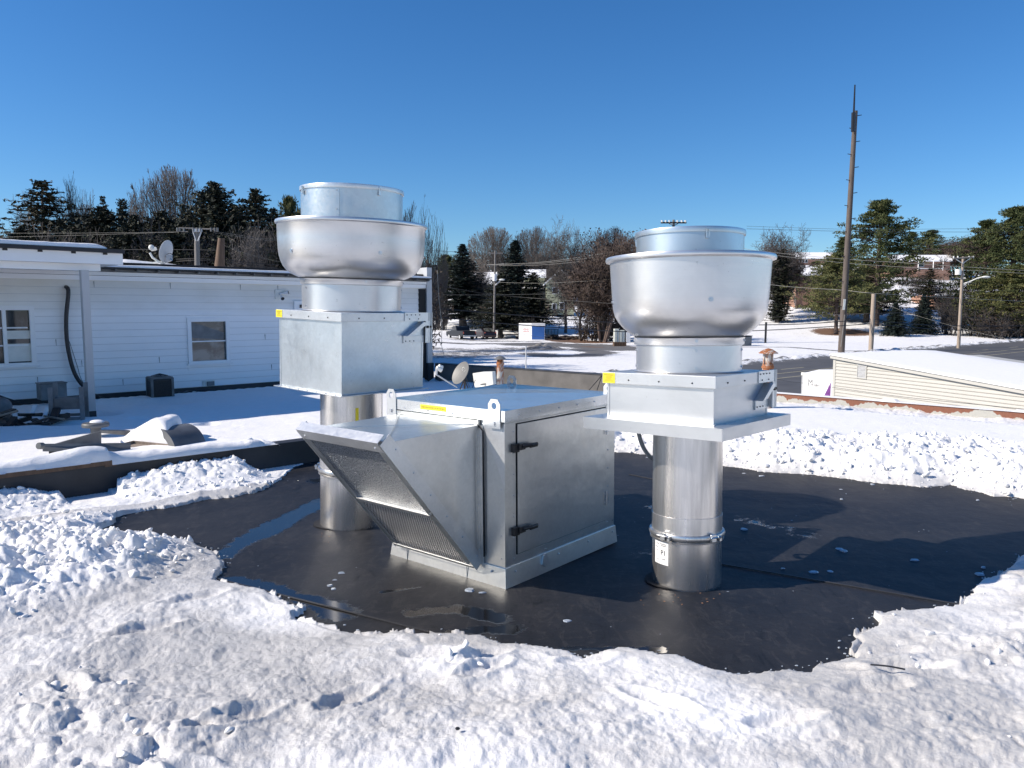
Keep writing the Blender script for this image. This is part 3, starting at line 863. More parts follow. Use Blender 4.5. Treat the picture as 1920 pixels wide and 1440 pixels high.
# hood
HY0, HY1 = .20, .93
A_ = Vector((-.715, 0, .955)); B_ = Vector((-.01, 0, .118))
mb = MB(); mb.prism([(A_.x, A_.z), (.008, .962), (.008, B_.z), (B_.x, B_.z)], HY0, HY1, 'xz')
hood = mb.build('intake_hood', M['galv_hood'], mau, bevel=.002)
# cross-break creases and edge flanges of the hood
sl = (B_ - A_).normalized(); nr = Vector((sl.z, 0, -sl.x)).normalized()
if nr.x > 0: nr = -nr
def hb(mb, s0, s1, y0, y1, n0, n1):   # box in slanted face coordinates
    c = A_ + sl * (s0 + s1) / 2 + nr * (n0 + n1) / 2 + Vector((0, (y0 + y1) / 2, 0))
    mb.obox(c, sl * (s1 - s0) / 2, (0, (y1 - y0) / 2, 0), nr * (n1 - n0) / 2)
Ls = (B_ - A_).length
mb = MB()
hb(mb, -.01, Ls + .0, HY0 - .004, HY0 + .056, .0025, .006); hb(mb, -.03, Ls + .01, HY0 - .006, HY0 - .002, -.035, .050)
hb(mb, -.01, Ls + .0, HY1 - .02, HY1 + .0, .0025, .006); hb(mb, -.03, Ls + .01, HY1 + .002, HY1 + .006, -.035, .050)
hb(mb, -.012, Ls - .01, HY0 + .0562, HY0 + .0585, .002, .046); hb(mb, -.012, Ls - .01, HY1 - .023, HY1 - .0205, .002, .046)
mb.build('filter_frame', M['galv_bright'], hood, split=1)
mb = MB()
hb(mb, -.045, .028, HY0 + .004, HY1 - .002, .048, .0515); hb(mb, -.050, -.046, HY0 - .0, HY1 + .0, -.01, .0515)
hb(mb, Ls - .03, Ls - .008, HY0 + .004, HY1 - .002, .048, .052)
for yy in (HY0 + .05, HY1 - .05):
    c = A_ + sl * -.005 + nr * .0525 + Vector((0, yy, 0)); mb.ball(c, .006, 6, 4)
mb.build('retaining_lip', M['galv_bright'], hood, split=1)
mb = MB(); ym0, ym1 = HY0 + .060, HY1 - .025
hb(mb, .02, Ls * .535, ym0, ym1, .012, .034); f1 = mb.build('air_filter', M['mesh1'], hood); f1['label'] = 'upper filter of crumpled bright mesh'
mb = MB(); hb(mb, Ls * .565, Ls - .012, ym0, ym1, .012, .034); f2 = mb.build('air_filter', M['mesh2'], hood); f2['label'] = 'lower filter of fine woven mesh'
mb = MB(); hb(mb, Ls * .535, Ls * .548, ym0 - .01, ym1 + .01, .008, .047); hb(mb, Ls * .552, Ls * .565, ym0 - .01, ym1 + .01, .008, .044)
mb.build('filter_rail', M['galv_bright'], hood, split=1)
mb = MB()   # hood crease lines as low folded ridges, seam next to the body
mb.tube([(-.70, HY1 - .02, .9575), (-.35, .56, .9665), (0, HY0 + .02, .9635)], .0022, 4); mb.tube([(-.70, HY0 + .02, .9575), (-.35, .56, .9665), (0, HY1 - .02, .9635)], .0022, 4)
mb.box(-.030, .004, HY0 - .0035, HY0 - .0005, .118, .962); mb.box(-.004, .004, HY0 - .03, HY0 - .004, .118, .962)
mb.box(-.012, .006, HY0 + .0, HY1 + .03, .963, .990)
mb.build('hood_seam', M['galv_hood'], hood, split=1)
mb = MB(); mb.tube([(-.006, .218, .972), (-.012, .198, .958), (-.008, .166, .93), (-.006, .166, .16)], .0045, 6); mb.build('sealant_bead', M['dark'], hood)
mb = MB()
for z in frange(.2, .9, 6): mb.ball((-.016, HY0 - .004, z), .004, 6, 4); mb.ball((.006, .035, z - .03), .004, 6, 4)
for k in frange(.06, .95, 6):
    c = A_ + sl * (Ls * k) + nr * -.01 + Vector((0, HY0 - .007, 0)); mb.ball(c, .005, 6, 4)
mb.build('screw', M['zinc'], hood, split=1)
mb = MB()
for z in frange(.16, .93, 7): mb.ball((.085, .006, z), .0045, 6, 4); mb.ball((1.10, .006, z), .0045, 6, 4)
for x in frange(.2, 1.0, 5): mb.ball((x, .006, .142), .0045, 6, 4)
mb.build('screw', M['zinc'], mau, split=1)
# ---------------------------------------------------------------- roof, parapets, snow
GZ = -2.4
HA = Vector((-8.5, 12.8, 0)); HD = Vector((.717, .697, 0)).normalized(); HN = Vector((HD.y, -HD.x, 0))   # house wall line, outward normal
WC = HA + HD * 9.18
QA = Vector((4.6, 13.4, 0)); QB = Vector((7.2, 10.9, 0))
QC = QB + (QB - QA).normalized() * 8
mb = MB()
out = [(HA + HD * -9), WC + HD * .0, QA, QC, Vector((14, -9, 0)), Vector((-17, -9, 0)), Vector((-17, 4, 0))]
mb.prism([(p.x, p.y) for p in out], GZ - .3, -.30, 'xy')
tag(mb.build('roof', M['epdm']), 'black flat roof under the snow', 'roof', kind='structure')

patch_px = [(187, 993), (225, 967), (248, 958), (292, 949), (341, 943), (394, 932), (437, 927), (481, 921), (502, 909), (520, 898), (535, 880), (560, 868), (640, 852), (760, 838), (900, 835), (1050, 838),
            (1151, 843), (1220, 850), (1290, 862), (1356, 871), (1442, 882), (1527, 888), (1634, 901), (1719, 909), (1783, 907), (1860, 924), (1920, 931), (2050, 950), (2200, 985), (2180, 1030), (2020, 1030),
            (1920, 1038), (1881, 1072), (1826, 1097), (1805, 1131), (1735, 1140), (1661, 1148), (1626, 1154), (1647, 1170), (1603, 1187), (1616, 1201), (1597, 1232), (1560, 1238), (1500, 1255), (1431, 1253),
            (1375, 1261), (1322, 1250), (1272, 1227), (1212, 1217), (1150, 1213), (1103, 1224), (1040, 1217), (962, 1202), (900, 1188), (840, 1188), (780, 1190), (740, 1184), (690, 1190), (627, 1177), (553, 1160), (573, 1143), (500, 1105), (450, 1097),
            (403, 1087), (420, 1052), (400, 1033), (350, 1013), (267, 1012), (207, 1010)]
PATCH = [atz(x, y, .02) for x, y in patch_px]

# membrane sheet with puddles
gx = np.arange(-5.2, 6.6, .024); gy = np.arange(2.2, 12.2, .024)
X, Y = np.meshgrid(gx, gy)
wet = (fbm(X * 1.3, Y * 1.9, 5, 5) - .5) * .75 + .13
def puddle(pts, wdt, amt):
    global wet
    P = [atz(x, y) for x, y in pts]
    d = seg_dist(X, Y, P) / wdt
    wet = np.maximum(wet, amt * (1.08 - .55 * d) + (fbm(X * 3, Y * 3, 4, 8) - .5) * .35)
puddle([(420, 1040), (470, 1010), (520, 985), (575, 955), (600, 940)], .17, .72)
puddle([(430, 1085), (520, 1105), (580, 1125), (640, 1150)], .15, .62)
puddle([(780, 1150), (860, 1140), (930, 1160)], .13, .58)
puddle([(850, 1185), (960, 1180)], .10, .60)
puddle([(720, 1110), (790, 1100)], .05, .56)
puddle([(1060, 1060), (1150, 1040), (1215, 1035)], .40, .385)
puddle([(1370, 955), (1430, 985), (1520, 1010)], .42, .385)
puddle([(1170, 935), (1250, 960)], .35, .385)
puddle([(1380, 1050), (1440, 1090)], .28, .385)
puddle([(600, 900), (660, 895), (760, 880)], .25, .62)
puddle([(1050, 1215), (1240, 1218)], .07, .6)
wet -= .25 * inside(X, Y, [atz(*p) for p in [(1330, 870), (1920, 950), (1920, 990), (1560, 960)]])
roofm = grid_mesh('roof_membrane', X, Y, (fbm(X * .8, Y * .8, 3, 2) - .5) * .012 - .002 * 0, M['roof'], None, {'wet': wet})
tag(roofm, 'bare black rubber roof patch cleared of snow, wet in places', 'roof surface', kind='structure')
# membrane lap seams
mb = MB()
for p, q in (((1330, 1055), (1830, 1140)), ((1255, 905), (1180, 890)), ((260, 1050), (900, 1210))):
    a, b = atz(*p), atz(*q); d = (b - a); n_ = Vector((-d.y, d.x, 0)).normalized()
    mb.obox((a + b) / 2 + Vector((0, 0, .0055)), d / 2, n_ * .006, (0, 0, .0025))
tag(mb.build('membrane_seam', M['epdm']), kind='structure')

# divider curb between the two roofs
DV0 = atz(0, 897, .25); DV1 = atz(560, 827, .25)
dvd = (DV1 - DV0); dvd.z = 0; dvd.normalize(); dvn = Vector((-dvd.y, dvd.x, 0))          # dvn points away from the camera
dvA = DV0 - dvd * 4; dvB = DV1 + dvd * 4.2
wall = thing('low_roof_wall', 'low black rubber covered wall across the roof, snow along its top', 'low wall', (dvA.x, dvA.y, 0), (0, 0, math.atan2(dvd.y, dvd.x)))
LD = (dvB - dvA).length; s0 = (DV0 - dvA).length; s560 = (DV1 - dvA).length
mb = MB(); mb.box(0, LD, 0, .17, -.01, .25)
mb.build('wall_face', M['epdm'], wall, bevel=.006)
mb = MB(); sw = (atz(208, 870, .25) - dvA).dot(dvd); mb.box(0, sw, -.018, .19, .2505, .29)
mb.box(sw - .06, sw + .04, -.014, .10, .235, .2502)
mb.build('wood_cap', M['brownwood'], wall, bevel=.003)
# snow lying on it
gs = np.arange(0, LD - 2.6, .02); gt = np.arange(-.03, .26, .012)
S, T = np.meshgrid(gs, gt)
env = np.clip(1 - ((T - .11) / (.115 + .02 * fbm(S * 3, S * 0, 3, 4))) ** 2, 0, 1) ** .5
hh = .045 + .05 * fbm(S * 2.1, T * 2, 4, 1) + .065 * np.exp(-((S - (atz(140, 850, .3) - dvA).dot(dvd)) / .28) ** 2) + .07 * np.exp(-((S - (atz(490, 820, .3) - dvA).dot(dvd)) / .18) ** 2) * chunks(S, T, .09, 3)
thin = np.clip((s560 - .22 - S) / .3, 0, 1)
hh = hh * thin + (fbm(S * 9, T * 9, 3) - .5) * .02
Zc = .2505 + .04 * (S < sw) + np.where(thin > 0, hh * env, -.02) - .004
grid_mesh('snow_cap', S, T, Zc, M['snow_plain'], (env > .02) & (thin > 0.02), None, wall)

# back parapet (black, then rusty coping towards the right)
def parapet(name, label, cat, a, b, z, th, mat):
    d = (b - a); L = d.length; r = thing(name, label, cat, (a.x, a.y, 0), (0, 0, math.atan2(d.y, d.x)))
    return r, L
pb, L = parapet('parapet', 'dark weathered rubber parapet behind the dish and the rusty pipe', 'parapet', WC, QA, .3, .2, None)
Lb = (WC.lerp(QA, .90) - WC).length
mb = MB(); mb.box(.0, Lb, 0, .22, -.4, .30); mb.build('parapet_face', M['epdm_dusty'], pb, bevel=.01)
mb = MB(); mb.box(.0, Lb, -.012, .235, .301, .318); mb.build('cap', M['epdm'], pb, bevel=.003)
# struts against it
mb = MB()
for s in (5.05, 5.35): mb.tube([(s, -.02, .28), (s + .12, -.35, .02)], .008, 5)
mb.tube([(5.05, -.03, .29), (5.02, -.42, .02)], .008, 5)
mb.build('brace_wire', M['blackm'], pb, split=1)
ap = WC.lerp(QA, .90)
d = (QC - ap); Lq = d.length
cp = thing('rusty_coping', 'long rust streaked metal roof edge in front of the tan building', 'roof edge', (ap.x, ap.y, 0), (0, 0, math.atan2(d.y, d.x)))
mb = MB(); mb.box(0, Lq, 0, .16, .0, .20); mb.build('coping_metal', M['coping'], cp, bevel=.004)
gs = np.arange(0, Lq, .03); gt = np.arange(-.02, .2, .02); S, T = np.meshgrid(gs, gt)
env = np.clip(1 - ((T - .09) / .10) ** 2, 0, 1) ** .5
hh = (.012 + .05 * fbm(S * 1.3, T, 4, 6)) * (.25 + .75 * (fbm(S * .8, T * 0, 3, 9) > .42))
hh = hh * np.clip(1.3 - S / Lq * 1.4, .25, 1)
grid_mesh('snow_cap', S, T, .199 + hh * env, M['snow_plain'], env > .02, None, cp)

# ---- snow on the roof
ys = [1950.0]
while ys[-1] > 697: ys.append(ys[-1] - (4.5 if ys[-1] > 1450 else 2.3 if ys[-1] > 1100 else .95 if ys[-1] > 790 else 1.4))
Ds = np.array([1450 * 1.6 / (y - 580) for y in ys])
cols = np.concatenate([np.arange(-900, -150, 14), np.arange(-150, 2080, 2.5), np.arange(2080, 3000, 14)])
X = (cols[None, :] - 960) / FPX * Ds[:, None] ; Y = np.repeat(Ds[:, None], len(cols), 1)
ins = inside(X + (fbm(X * 5, Y * 5, 4, 1) - .5) * .16 + (fbm(X * 22, Y * 22, 3, 7) - .5) * .05, Y + (fbm(X * 5, Y * 5, 4, 2) - .5) * .16 + (fbm(X * 22, Y * 22, 3, 5) - .5) * .05, PATCH)
sd = seg_dist(X, Y, PATCH, True)
sd = sd + (fbm(X * 6, Y * 6, 4, 3) - .5) * .05
# local frames
def along(p0, d): return (X - p0.x) * d.x + (Y - p0.y) * d.y
sv = along(dvA, dvd); tv = along(dvA, dvn)          # tv>0 behind the divider
PXc = X / Y * FPX + 960
# zones
back = 1 / (1 + np.exp(-(tv - .1) * 60))            # beyond the divider
back = np.where(sv < LD, back, 0)
ridge_zone = (along(QA, Vector((-.68, -.73, 0))) > 1.0) & (Y > 5.4) & (PXc > 1080) & (tv < 99)
left_pile = np.clip(1 - np.hypot((X + 3.0) / 1.0, (Y - 4.9) / 1.35), 0, 1)
lp = np.clip((fbm(X * .9, Y * .9, 3, 12) - .34) * 3, 0, 1)
front = (~ridge_zone)
WX = X + (fbm(X * 7, Y * 7, 3, 51) - .5) * .12; WY = Y + (fbm(X * 7, Y * 7, 3, 52) - .5) * .12
c1 = chunks(WX, WY, .27, 1, .75); c2 = chunks(WX + .1, WY, .12, 2, .7); c3 = chunks(X, Y + .07, .05, 4, .6) * .8 + .5 * fbm(X * 16, Y * 16, 4, 71)
fine = fbm(X * 14, Y * 14, 5, 6)
# foreground crust
base = .045 + .035 * fbm(X * 1.1, Y * 1.1, 4, 2) + .055 * (fbm(X * 3.2 + Y, Y * 3.0 - X * .6, 5, 4) - .4)
foot = np.zeros_like(X)
rf = random.Random(11)
for k in range(70):
    fx, fy = rf.uniform(-3.2, 3.6), rf.uniform(1.9, 4.4); an = rf.uniform(-.9, .9); L_, W_ = rf.uniform(.10, .17), rf.uniform(.045, .07)
    dx = (X - fx) * math.cos(an) + (Y - fy) * math.sin(an); dy = -(X - fx) * math.sin(an) + (Y - fy) * math.cos(an)
    q = (dx / L_) ** 2 + (dy / W_) ** 2
    foot += -.030 * np.exp(-q ** 2) + .014 * np.exp(-(q - 1.6) ** 2 * 2)
foot = np.clip(foot, -.04, .03)
lump_mask = np.clip((fbm(X * 1.4, Y * 1.4, 3, 21) - .56) * 6, 0, 1)
stre = fbm((X * .93 + Y * .37) * 2.2, (-X * .37 + Y * .93) * 11, 4, 61) - .5
h = base + foot + .035 * stre + lump_mask * (.038 * c2 + .014 * c3) + (fine - .5) * .024 + (fbm(X * 45, Y * 45, 3, 9) - .5) * .012
h += np.clip((fbm(X * 2.2, Y * 2.2, 2, 33) - .62) * 4, 0, 1) * c1 * .035
# pile at the left and lumps in the lower right
LP = np.clip(left_pile * 1.9, 0, 1)
h += LP * (.03 + .075 * c1 + .07 * c2 + .035 * c3)
rp = np.clip(1 - np.hypot((X - 3.9) / 1.1, (Y - 4.2) / 1.6), 0, 1); h += np.clip(rp * 1.6, 0, 1) * (.02 + .07 * c1 + .05 * c2)
# bank against the divider
bk = [(-300, 925), (0, 928), (60, 922), (100, 925), (118, 938), (150, 950), (200, 948), (209, 906), (250, 891), (300, 879), (350, 869), (400, 861), (432, 853), (455, 868), (480, 888), (530, 905), (560, 930)]
bs = []; bz = []
for px, py in bk:
    D = 6; 
    for _ in range(8):
        p = atD(px, py, D); D += -(p - dvA).dot(dvn) * .7
    bs.append((p - dvA).dot(dvd)); bz.append(max(0.0, p.z))
zb_ = np.interp(sv, bs, bz)
tf = -tv
bank = zb_ * np.clip(1 - (tf - .05) / .75, 0, 1) ** .8 + (np.clip(1 - tf / .8, 0, 1) * (.05 * c2 + .04 * c3) * (zb_ > .03)) - .02 * (tf < .1)
bank = np.where((tv < 0) & (sv < s560 + .2), bank, 0)
h = np.where((tv < 0) & (tf < .8) & (PXc < 620), np.maximum(bank, h * np.clip((tf - .1) / .6, 0, 1)), h)
deep = (PXc > 108) & (PXc < 207) & (tf < .55) & (tv < 0)
h = np.where(deep, np.minimum(h, .03 + .12 * np.clip((tf - .3), 0, 1)), h)
# shovelled ridge at the back right
rt = np.clip(sd / (.22 + .35 * fbm(X * 1.5, Y * 1.5, 3, 44)), 0, 1) * np.clip((1.95 - sd) / .45, 0, 1)
rh = rt * (.03 + .07 * c1 + .065 * c2 + .035 * c3 + .11 * fbm(X * 1.6, Y * 1.6, 4, 14) + .05 * fbm(X * 9, Y * 9, 4, 15)) + .10 * np.clip((sd - 1.5) / .5, 0, 1) + .03 * np.clip(sd / .1, 0, 1)
smooth_far = .12 + .03 * fbm(X * .5, Y * .5, 3, 3) + .006 * fbm(X * 6, Y * 2, 3, 4)
rh = np.where(sd > 2.0, smooth_far, np.maximum(rh, smooth_far * np.clip((sd - 1.3) / .6, 0, 1)))
hc = along(QA, Vector((-.68, -.73, 0)))
drift = .07 * np.exp(-((np.maximum(hc, 0) - .25) / .35) ** 2) * fbm(X * .7, Y * .7, 2, 8)
h = np.where(ridge_zone, rh + drift, h)
# smooth snow beyond the divider
hw = -( (X - HA.x) * HN.x + (Y - HA.y) * HN.y) * -1     # distance in front of the house wall
sb = .06 + .05 * fbm(X * .45, Y * .45, 3, 17) + .004 * fbm(X * 9, Y * 5, 3, 2)
sb = sb * np.clip((hw - .12) / .3, .0, 1) + .02 * np.clip(fbm(X * 3, Y * 3, 3) - .5, 0, 1)
pits = np.zeros_like(X)
for px, py, w_ in ((265, 782, .16), (285, 787, .10), (385, 793, .13), (392, 791, .1), (322, 793, .08), (180, 775, .3), (130, 790, .35), (90, 780, .35), (30, 790, .4), (300, 752, .5), (220, 752, .4)):
    p = atz(px, py, .1); pits += -.09 * np.exp(-(((X - p.x) / w_) ** 2 + ((Y - p.y) / (w_ * .8)) ** 2) ** 2)
sb = sb + pits
edge_drift = .10 * np.exp(-((tv - .35) / .3) ** 2) * np.clip(1 - abs(sv - s560) / 1.2, 0, 1)
sb = sb + edge_drift
bz2 = (tv > .10) & (sv < LD) & (~ridge_zone)
h = np.where(bz2, sb, h)
h = np.where((tv > 0) & (sv >= LD) & (~ridge_zone), sb, h)
edge = 1 - np.exp(-np.maximum(sd, 0) / np.where(ridge_zone, .16, .32))
h = np.where((tv >= 0) & (tv <= .1), 0, h)
h2 = np.where(bz2, h, h * (.22 + .78 * edge) * np.clip(sd / .012, 0, 1) + .006 * (tv < 0))
Z = np.where(ins, -.03, np.maximum(h2, -.03 if 0 else .002))
Z = np.where(deep | ((hw < .12) & (hw > -1)), np.where(deep, Z, -.02), Z)
Z = Z - .17 * np.clip((Y - 12.5) / 4.5, 0, 1) * np.clip((X + 4.5) / 2, 0, 1) * np.clip((6 - X) / 2, 0, 1) * (Z > -.019)
# keep within the parapet and house lines
lim = (hc > -.02) & (hw > -.05)
Z = np.where(lim, Z, -.05)
slush = np.clip(1.15 - LP * 1.6 - np.clip(rp, 0, 1), 0, 1) * np.clip((fbm(X * 1.0, Y * 1.0, 5, 40) - .16) * 2.8, 0, 1)
slush = slush * np.clip(1.25 - sd / 2.2, .35, 1)
slush = np.where(ridge_zone, np.clip(.9 - sd / .5, .0, 1) * .8, slush)
slush = np.where(bz2 | ((tv > 0) & ~ridge_zone), 0, slush)
slush = np.where((tf < .75) & (tv < 0) & (PXc < 620), slush * .25, slush)
keep = (~ins) & lim
snow = grid_mesh('snow', X, Y, Z, M['snow'], keep, {'slush': slush})
tag(snow, 'trampled and drifted snow covering the flat roof', 'snow', kind='stuff')
# loose clods of snow tumbled on the piles
rq = np.random.RandomState(8); w_ = np.zeros_like(X)
w_ += np.where(ridge_zone & (sd > .02) & (sd < 1.7) & ~ins, 1.0, 0) * Ds[:, None] ** 2 * .03
w_ += np.where(~ridge_zone & ~ins & (tv < 0), np.clip(LP * 1.0 + lump_mask * .15 + (bank > .03) * .5 + np.clip(rp, 0, 1) * .5, 0, 1), 0) * Ds[:, None] ** 2 * .03
w_ = w_ * lim; w_ = (w_ / w_.sum()).ravel(); pick = rq.choice(w_.size, 3600, p=w_)
icov = None
bm = bmesh.new(); bmesh.ops.create_icosphere(bm, subdivisions=2, radius=1); bm.verts.ensure_lookup_table()
iv = np.array([tuple(v.co) for v in bm.verts]); ifc = [tuple(v.index for v in f.verts) for f in bm.faces]; bm.free()
CV = []; CF = []
for n_, ix in enumerate(pick):
    i, j = divmod(int(ix), X.shape[1]); r = .007 + .030 * rq.rand() ** 3.6; 
    if ridge_zone[i, j]: r *= 1.25
    v = iv * (1 + .55 * (np.abs(np.sin(iv @ rq.randn(3, 3) * 1.7 + rq.rand(3) * 6)).mean(1, keepdims=True) - .6))
    for c_ in range(7):
        dd = rq.randn(3); dd /= np.linalg.norm(dd); tt = .35 + .4 * rq.rand(); v = v - np.maximum(v @ dd - tt, 0)[:, None] * dd
    A = rq.randn(3, 3); Q, _r = np.linalg.qr(A); v = (v * (1, .55 + .5 * rq.rand(), .5 + .4 * rq.rand())) @ Q
    v = v * r + (X[i, j] + rq.randn() * .01, Y[i, j] + rq.randn() * .01, Z[i, j] + r * .25)
    CV.append(v); b = n_ * len(iv); CF += [tuple(b + q for q in f) for f in ifc]
me = bpy.data.meshes.new('snow_clods'); me.from_pydata(np.concatenate(CV).tolist(), [], CF); me.polygons.foreach_set('use_smooth', [True] * len(CF)); me.materials.append(M['snow_plain'])
o = bpy.data.objects.new('snow_clods', me); COL.objects.link(o); tag(o, 'loose clods of snow tumbled over the shovelled piles', 'snow clods', kind='stuff')
# the roof behind the viewer, coarse
gx = np.arange(-16, 13.5, .15); gy = np.concatenate([np.arange(-9, 1.6, .15), [1.70]])
X2, Y2 = np.meshgrid(gx, gy)
s2 = grid_mesh('snow', X2, Y2, .07 + .07 * fbm(X2, Y2, 4, 2), M['snow'], None, {'slush': X2 * 0 + .4})
tag(s2, 'trampled snow on the roof behind the viewpoint', 'snow', kind='stuff')

# loose lumps and ice fragments on the membrane
mb = MB(); ri = random.Random(5)
poly = [(p.x, p.y) for p in PATCH]
PX_ = np.array([0.])
def in_patch(p): return bool(inside(np.array([p[0]]), np.array([p[1]]), PATCH)[0])
def chip(mb, p, r, h, n=7):
    a0 = ri.uniform(0, 6.28); st = ri.uniform(.35, 1)
    top = []; bot = []
    for i in range(n):
        a = a0 + 6.283 * i / n; rr = r * ri.uniform(.6, 1.15)
        x = rr * math.cos(a); y = rr * math.sin(a) * st
        bot.append((p[0] + x, p[1] + y, .001)); top.append((p[0] + x * .75, p[1] + y * .75, h))
    mb.add(bot + top, [tuple(range(n, 2 * n))] + [(i, (i + 1) % n, (i + 1) % n + n, i + n) for i in range(n)])
cnt = 0
for (px, py) in ((1395, 993), (1478, 884), (1395, 888), (1427, 893), (1577, 918), (1636, 909), (1680, 898), (1755, 902), (1833, 939), (1578, 937), (1467, 1067), (1526, 1073), (1558, 1072), (1574, 1030), (1582, 1034), (1715, 1051), (1837, 1078), (1843, 1065),
                 (619, 1099), (628, 1088), (625, 1105), (880, 1108), (905, 1112), (1064, 1165), (1262, 888), (1215, 858), (640, 1075)):
    chip(mb, atz(px, py), ri.uniform(.015, .035), ri.uniform(.004, .012))
for k in range(150):
    p = (ri.uniform(-3.6, 5), ri.uniform(3.2, 9)); 
    if in_patch(p): chip(mb, p, ri.uniform(.003, .009) * (1.6 if ri.random() < .2 else 1), ri.uniform(.001, .004), 5)
# crumbs of slush at the snow edge
for k in range(520):
    q = PATCH[ri.randrange(len(PATCH))]; q2 = PATCH[(PATCH.index(q) + 1) % len(PATCH)]; t = ri.random()
    p = q.lerp(q2, t); p = (p.x + ri.gauss(0, .035), p.y + ri.gauss(0, .035))
    if in_patch(p): chip(mb, p, ri.uniform(.003, .011), ri.uniform(.001, .006), 6)
tag(mb.build('ice_fragments', M['ice']), 'scattered ice chips and slush crumbs on the black roof', 'ice', kind='stuff')
mb = MB()
for k in range(26):
    p = atz(ri.uniform(1190, 1350), ri.uniform(1112, 1135)) if k < 17 else atz(ri.uniform(590, 660), ri.uniform(1000, 1018))
    chip(mb, p, ri.uniform(.003, .008), ri.uniform(.002, .004), 5)
tag(mb.build('debris', M['grit']), 'orange grit and sealant crumbs around the duct feet', 'debris', kind='stuff')
mb = MB(); p = atz(256, 1038, .10)
mb.ball((p.x, p.y, p.z), .022, 8, 5, (1.3, .8, .45)); tag(mb.build('leaf', M['orange'], smooth=True), 'small orange leaf lying on the snow at the left', 'leaf')
mb = MB(); p = atz(858, 1366, .10); mb.ball((p.x, p.y, p.z), .010, 6, 4, (1, .8, .6)); tag(mb.build('leaf', M['blackm'], smooth=True), 'tiny dark leaf on the snow near the bottom edge', 'leaf')
mb = MB(); mb.tube(smooth([atz(1632, 1246, .085), atz(1665, 1249, .092), (atz(1697, 1255, .088))]), .004, 5)
tag(mb.build('twig', M['blackm']), 'thin black twig lying on the slush at the right', 'twig')
# gap and torn roofing left of each duct foot
for (c, rd, lb) in (((1.067, 4.60), .207, 'torn dark opening at the foot of the right duct'), ((-1.248, 5.875), .234, 'torn dark opening at the foot of the left duct')):
    mb = MB(); vs = []; n = 24
    for i in range(n):
        a = 6.283 * i / n; k = rd + .003 + .05 * max(0, math.cos(a - 3.35)) ** 4 + .003 * math.sin(i * 7.)
        vs.append((c[0] + k * math.cos(a), c[1] + k * math.sin(a), .0085))
    for i in range(n):
        a = 6.283 * i / n; vs.append((c[0] + (rd - .01) * math.cos(a), c[1] + (rd - .01) * math.sin(a), .0085))
    mb.add(vs, [(i, (i + 1) % n, (i + 1) % n + n, i + n) for i in range(n)])
    tag(mb.build('roof_opening', M['dark']), kind='structure')
# ---------------------------------------------------------------- white house on the left
HROT = math.atan2(HD.y, HD.x)
house = thing('white_house', 'long white sided building with porch roof behind the snowy roof', 'building', (HA.x, HA.y, 0), (0, 0, HROT))
def wp(px, py, off=0.0):
    r = ray(px, py); o = Vector((0, 0, CZ)); n = HN; t = ((HA + HN * off) - o).dot(n) / r.dot(n)
    p = o + r * t; return ((p - HA).dot(HD), p.z)
HL = 8.9; X0 = -9.0
ZB, ZS = .135, 2.16
wins = []
w1a = wp(-8, 573); w1b = wp(69, 687); w2a = wp(349, 596); w2b = wp(431, 681)
openings = [(w1a[0] - .75, w1b[0], w1b[1], w1a[1]), (w2a[0], w2b[0], w2b[1] - .0, w2a[1])]
# lap siding, each course a sloping board
mb = MB(); nC = 16; ch = (ZS - ZB) / nC
for i in range(nC):
    z0 = ZB + i * ch; z1 = z0 + ch
    spans = [(X0, HL)]
    for (a, b, c, d) in openings:
        if z1 > c + .03 and z0 < d - .03:
            ns = []
            for (s, e) in spans:
                if b <= s or a >= e: ns.append((s, e)); continue
                if a > s: ns.append((s, a + .02))
                if b < e: ns.append((b - .02, e))
            spans = ns
    for (s, e) in spans:
        mb.add([(s, -.027, z0 + .006), (e, -.027, z0 + .006), (e, -.010, z1 + .006), (s, -.010, z1 + .006), (s, .05, z0), (e, .05, z0), (e, .05, z1 + .004), (s, .05, z1 + .004)],
               [(0, 1, 2, 3), (0, 4, 5, 1), (3, 2, 6, 7), (0, 3, 7, 4), (1, 5, 6, 2)])
for a, b, c, d in openings:
    mb.box(a - .01, b + .01, -.020, .049, c - .11, c + .005); mb.box(a - .01, b + .01, -.020, .049, d - .005, d + .11)
wl = mb.build('wall', M['siding'], house, fix=False)
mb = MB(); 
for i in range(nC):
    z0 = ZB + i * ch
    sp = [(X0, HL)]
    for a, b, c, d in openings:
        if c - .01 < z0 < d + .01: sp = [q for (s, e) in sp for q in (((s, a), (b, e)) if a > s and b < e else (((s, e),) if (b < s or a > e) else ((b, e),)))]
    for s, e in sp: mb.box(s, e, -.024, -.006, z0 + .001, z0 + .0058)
mb.build('lap_shade_strips', M['dish_pale'], wl)  # grey strips paint in the shade line under each board
mb = MB(); rr = random.Random(3)
for k in range(14):
    i = rr.randrange(nC); x = rr.uniform(-1, HL - .3); z0 = ZB + i * ch
    if any(a - .1 < x < b + .1 and c - .1 < z0 < d + .1 for a, b, c, d in openings): continue
    mb.box(x, x + .005, -.0285, -.015, z0 + .004, z0 + ch * .9)
mb.build('siding_joint', M['grey'], wl, split=1)
mb = MB(); mb.box(X0, HL, .05, .30, -2, 2.5); mb.build('wall_core', M['dark'], house)
mb = MB(); mb.box(X0, HL + .2, -.045, .0, -.06, ZB - .002); mb.build('base_flashing', M['epdm'], house)
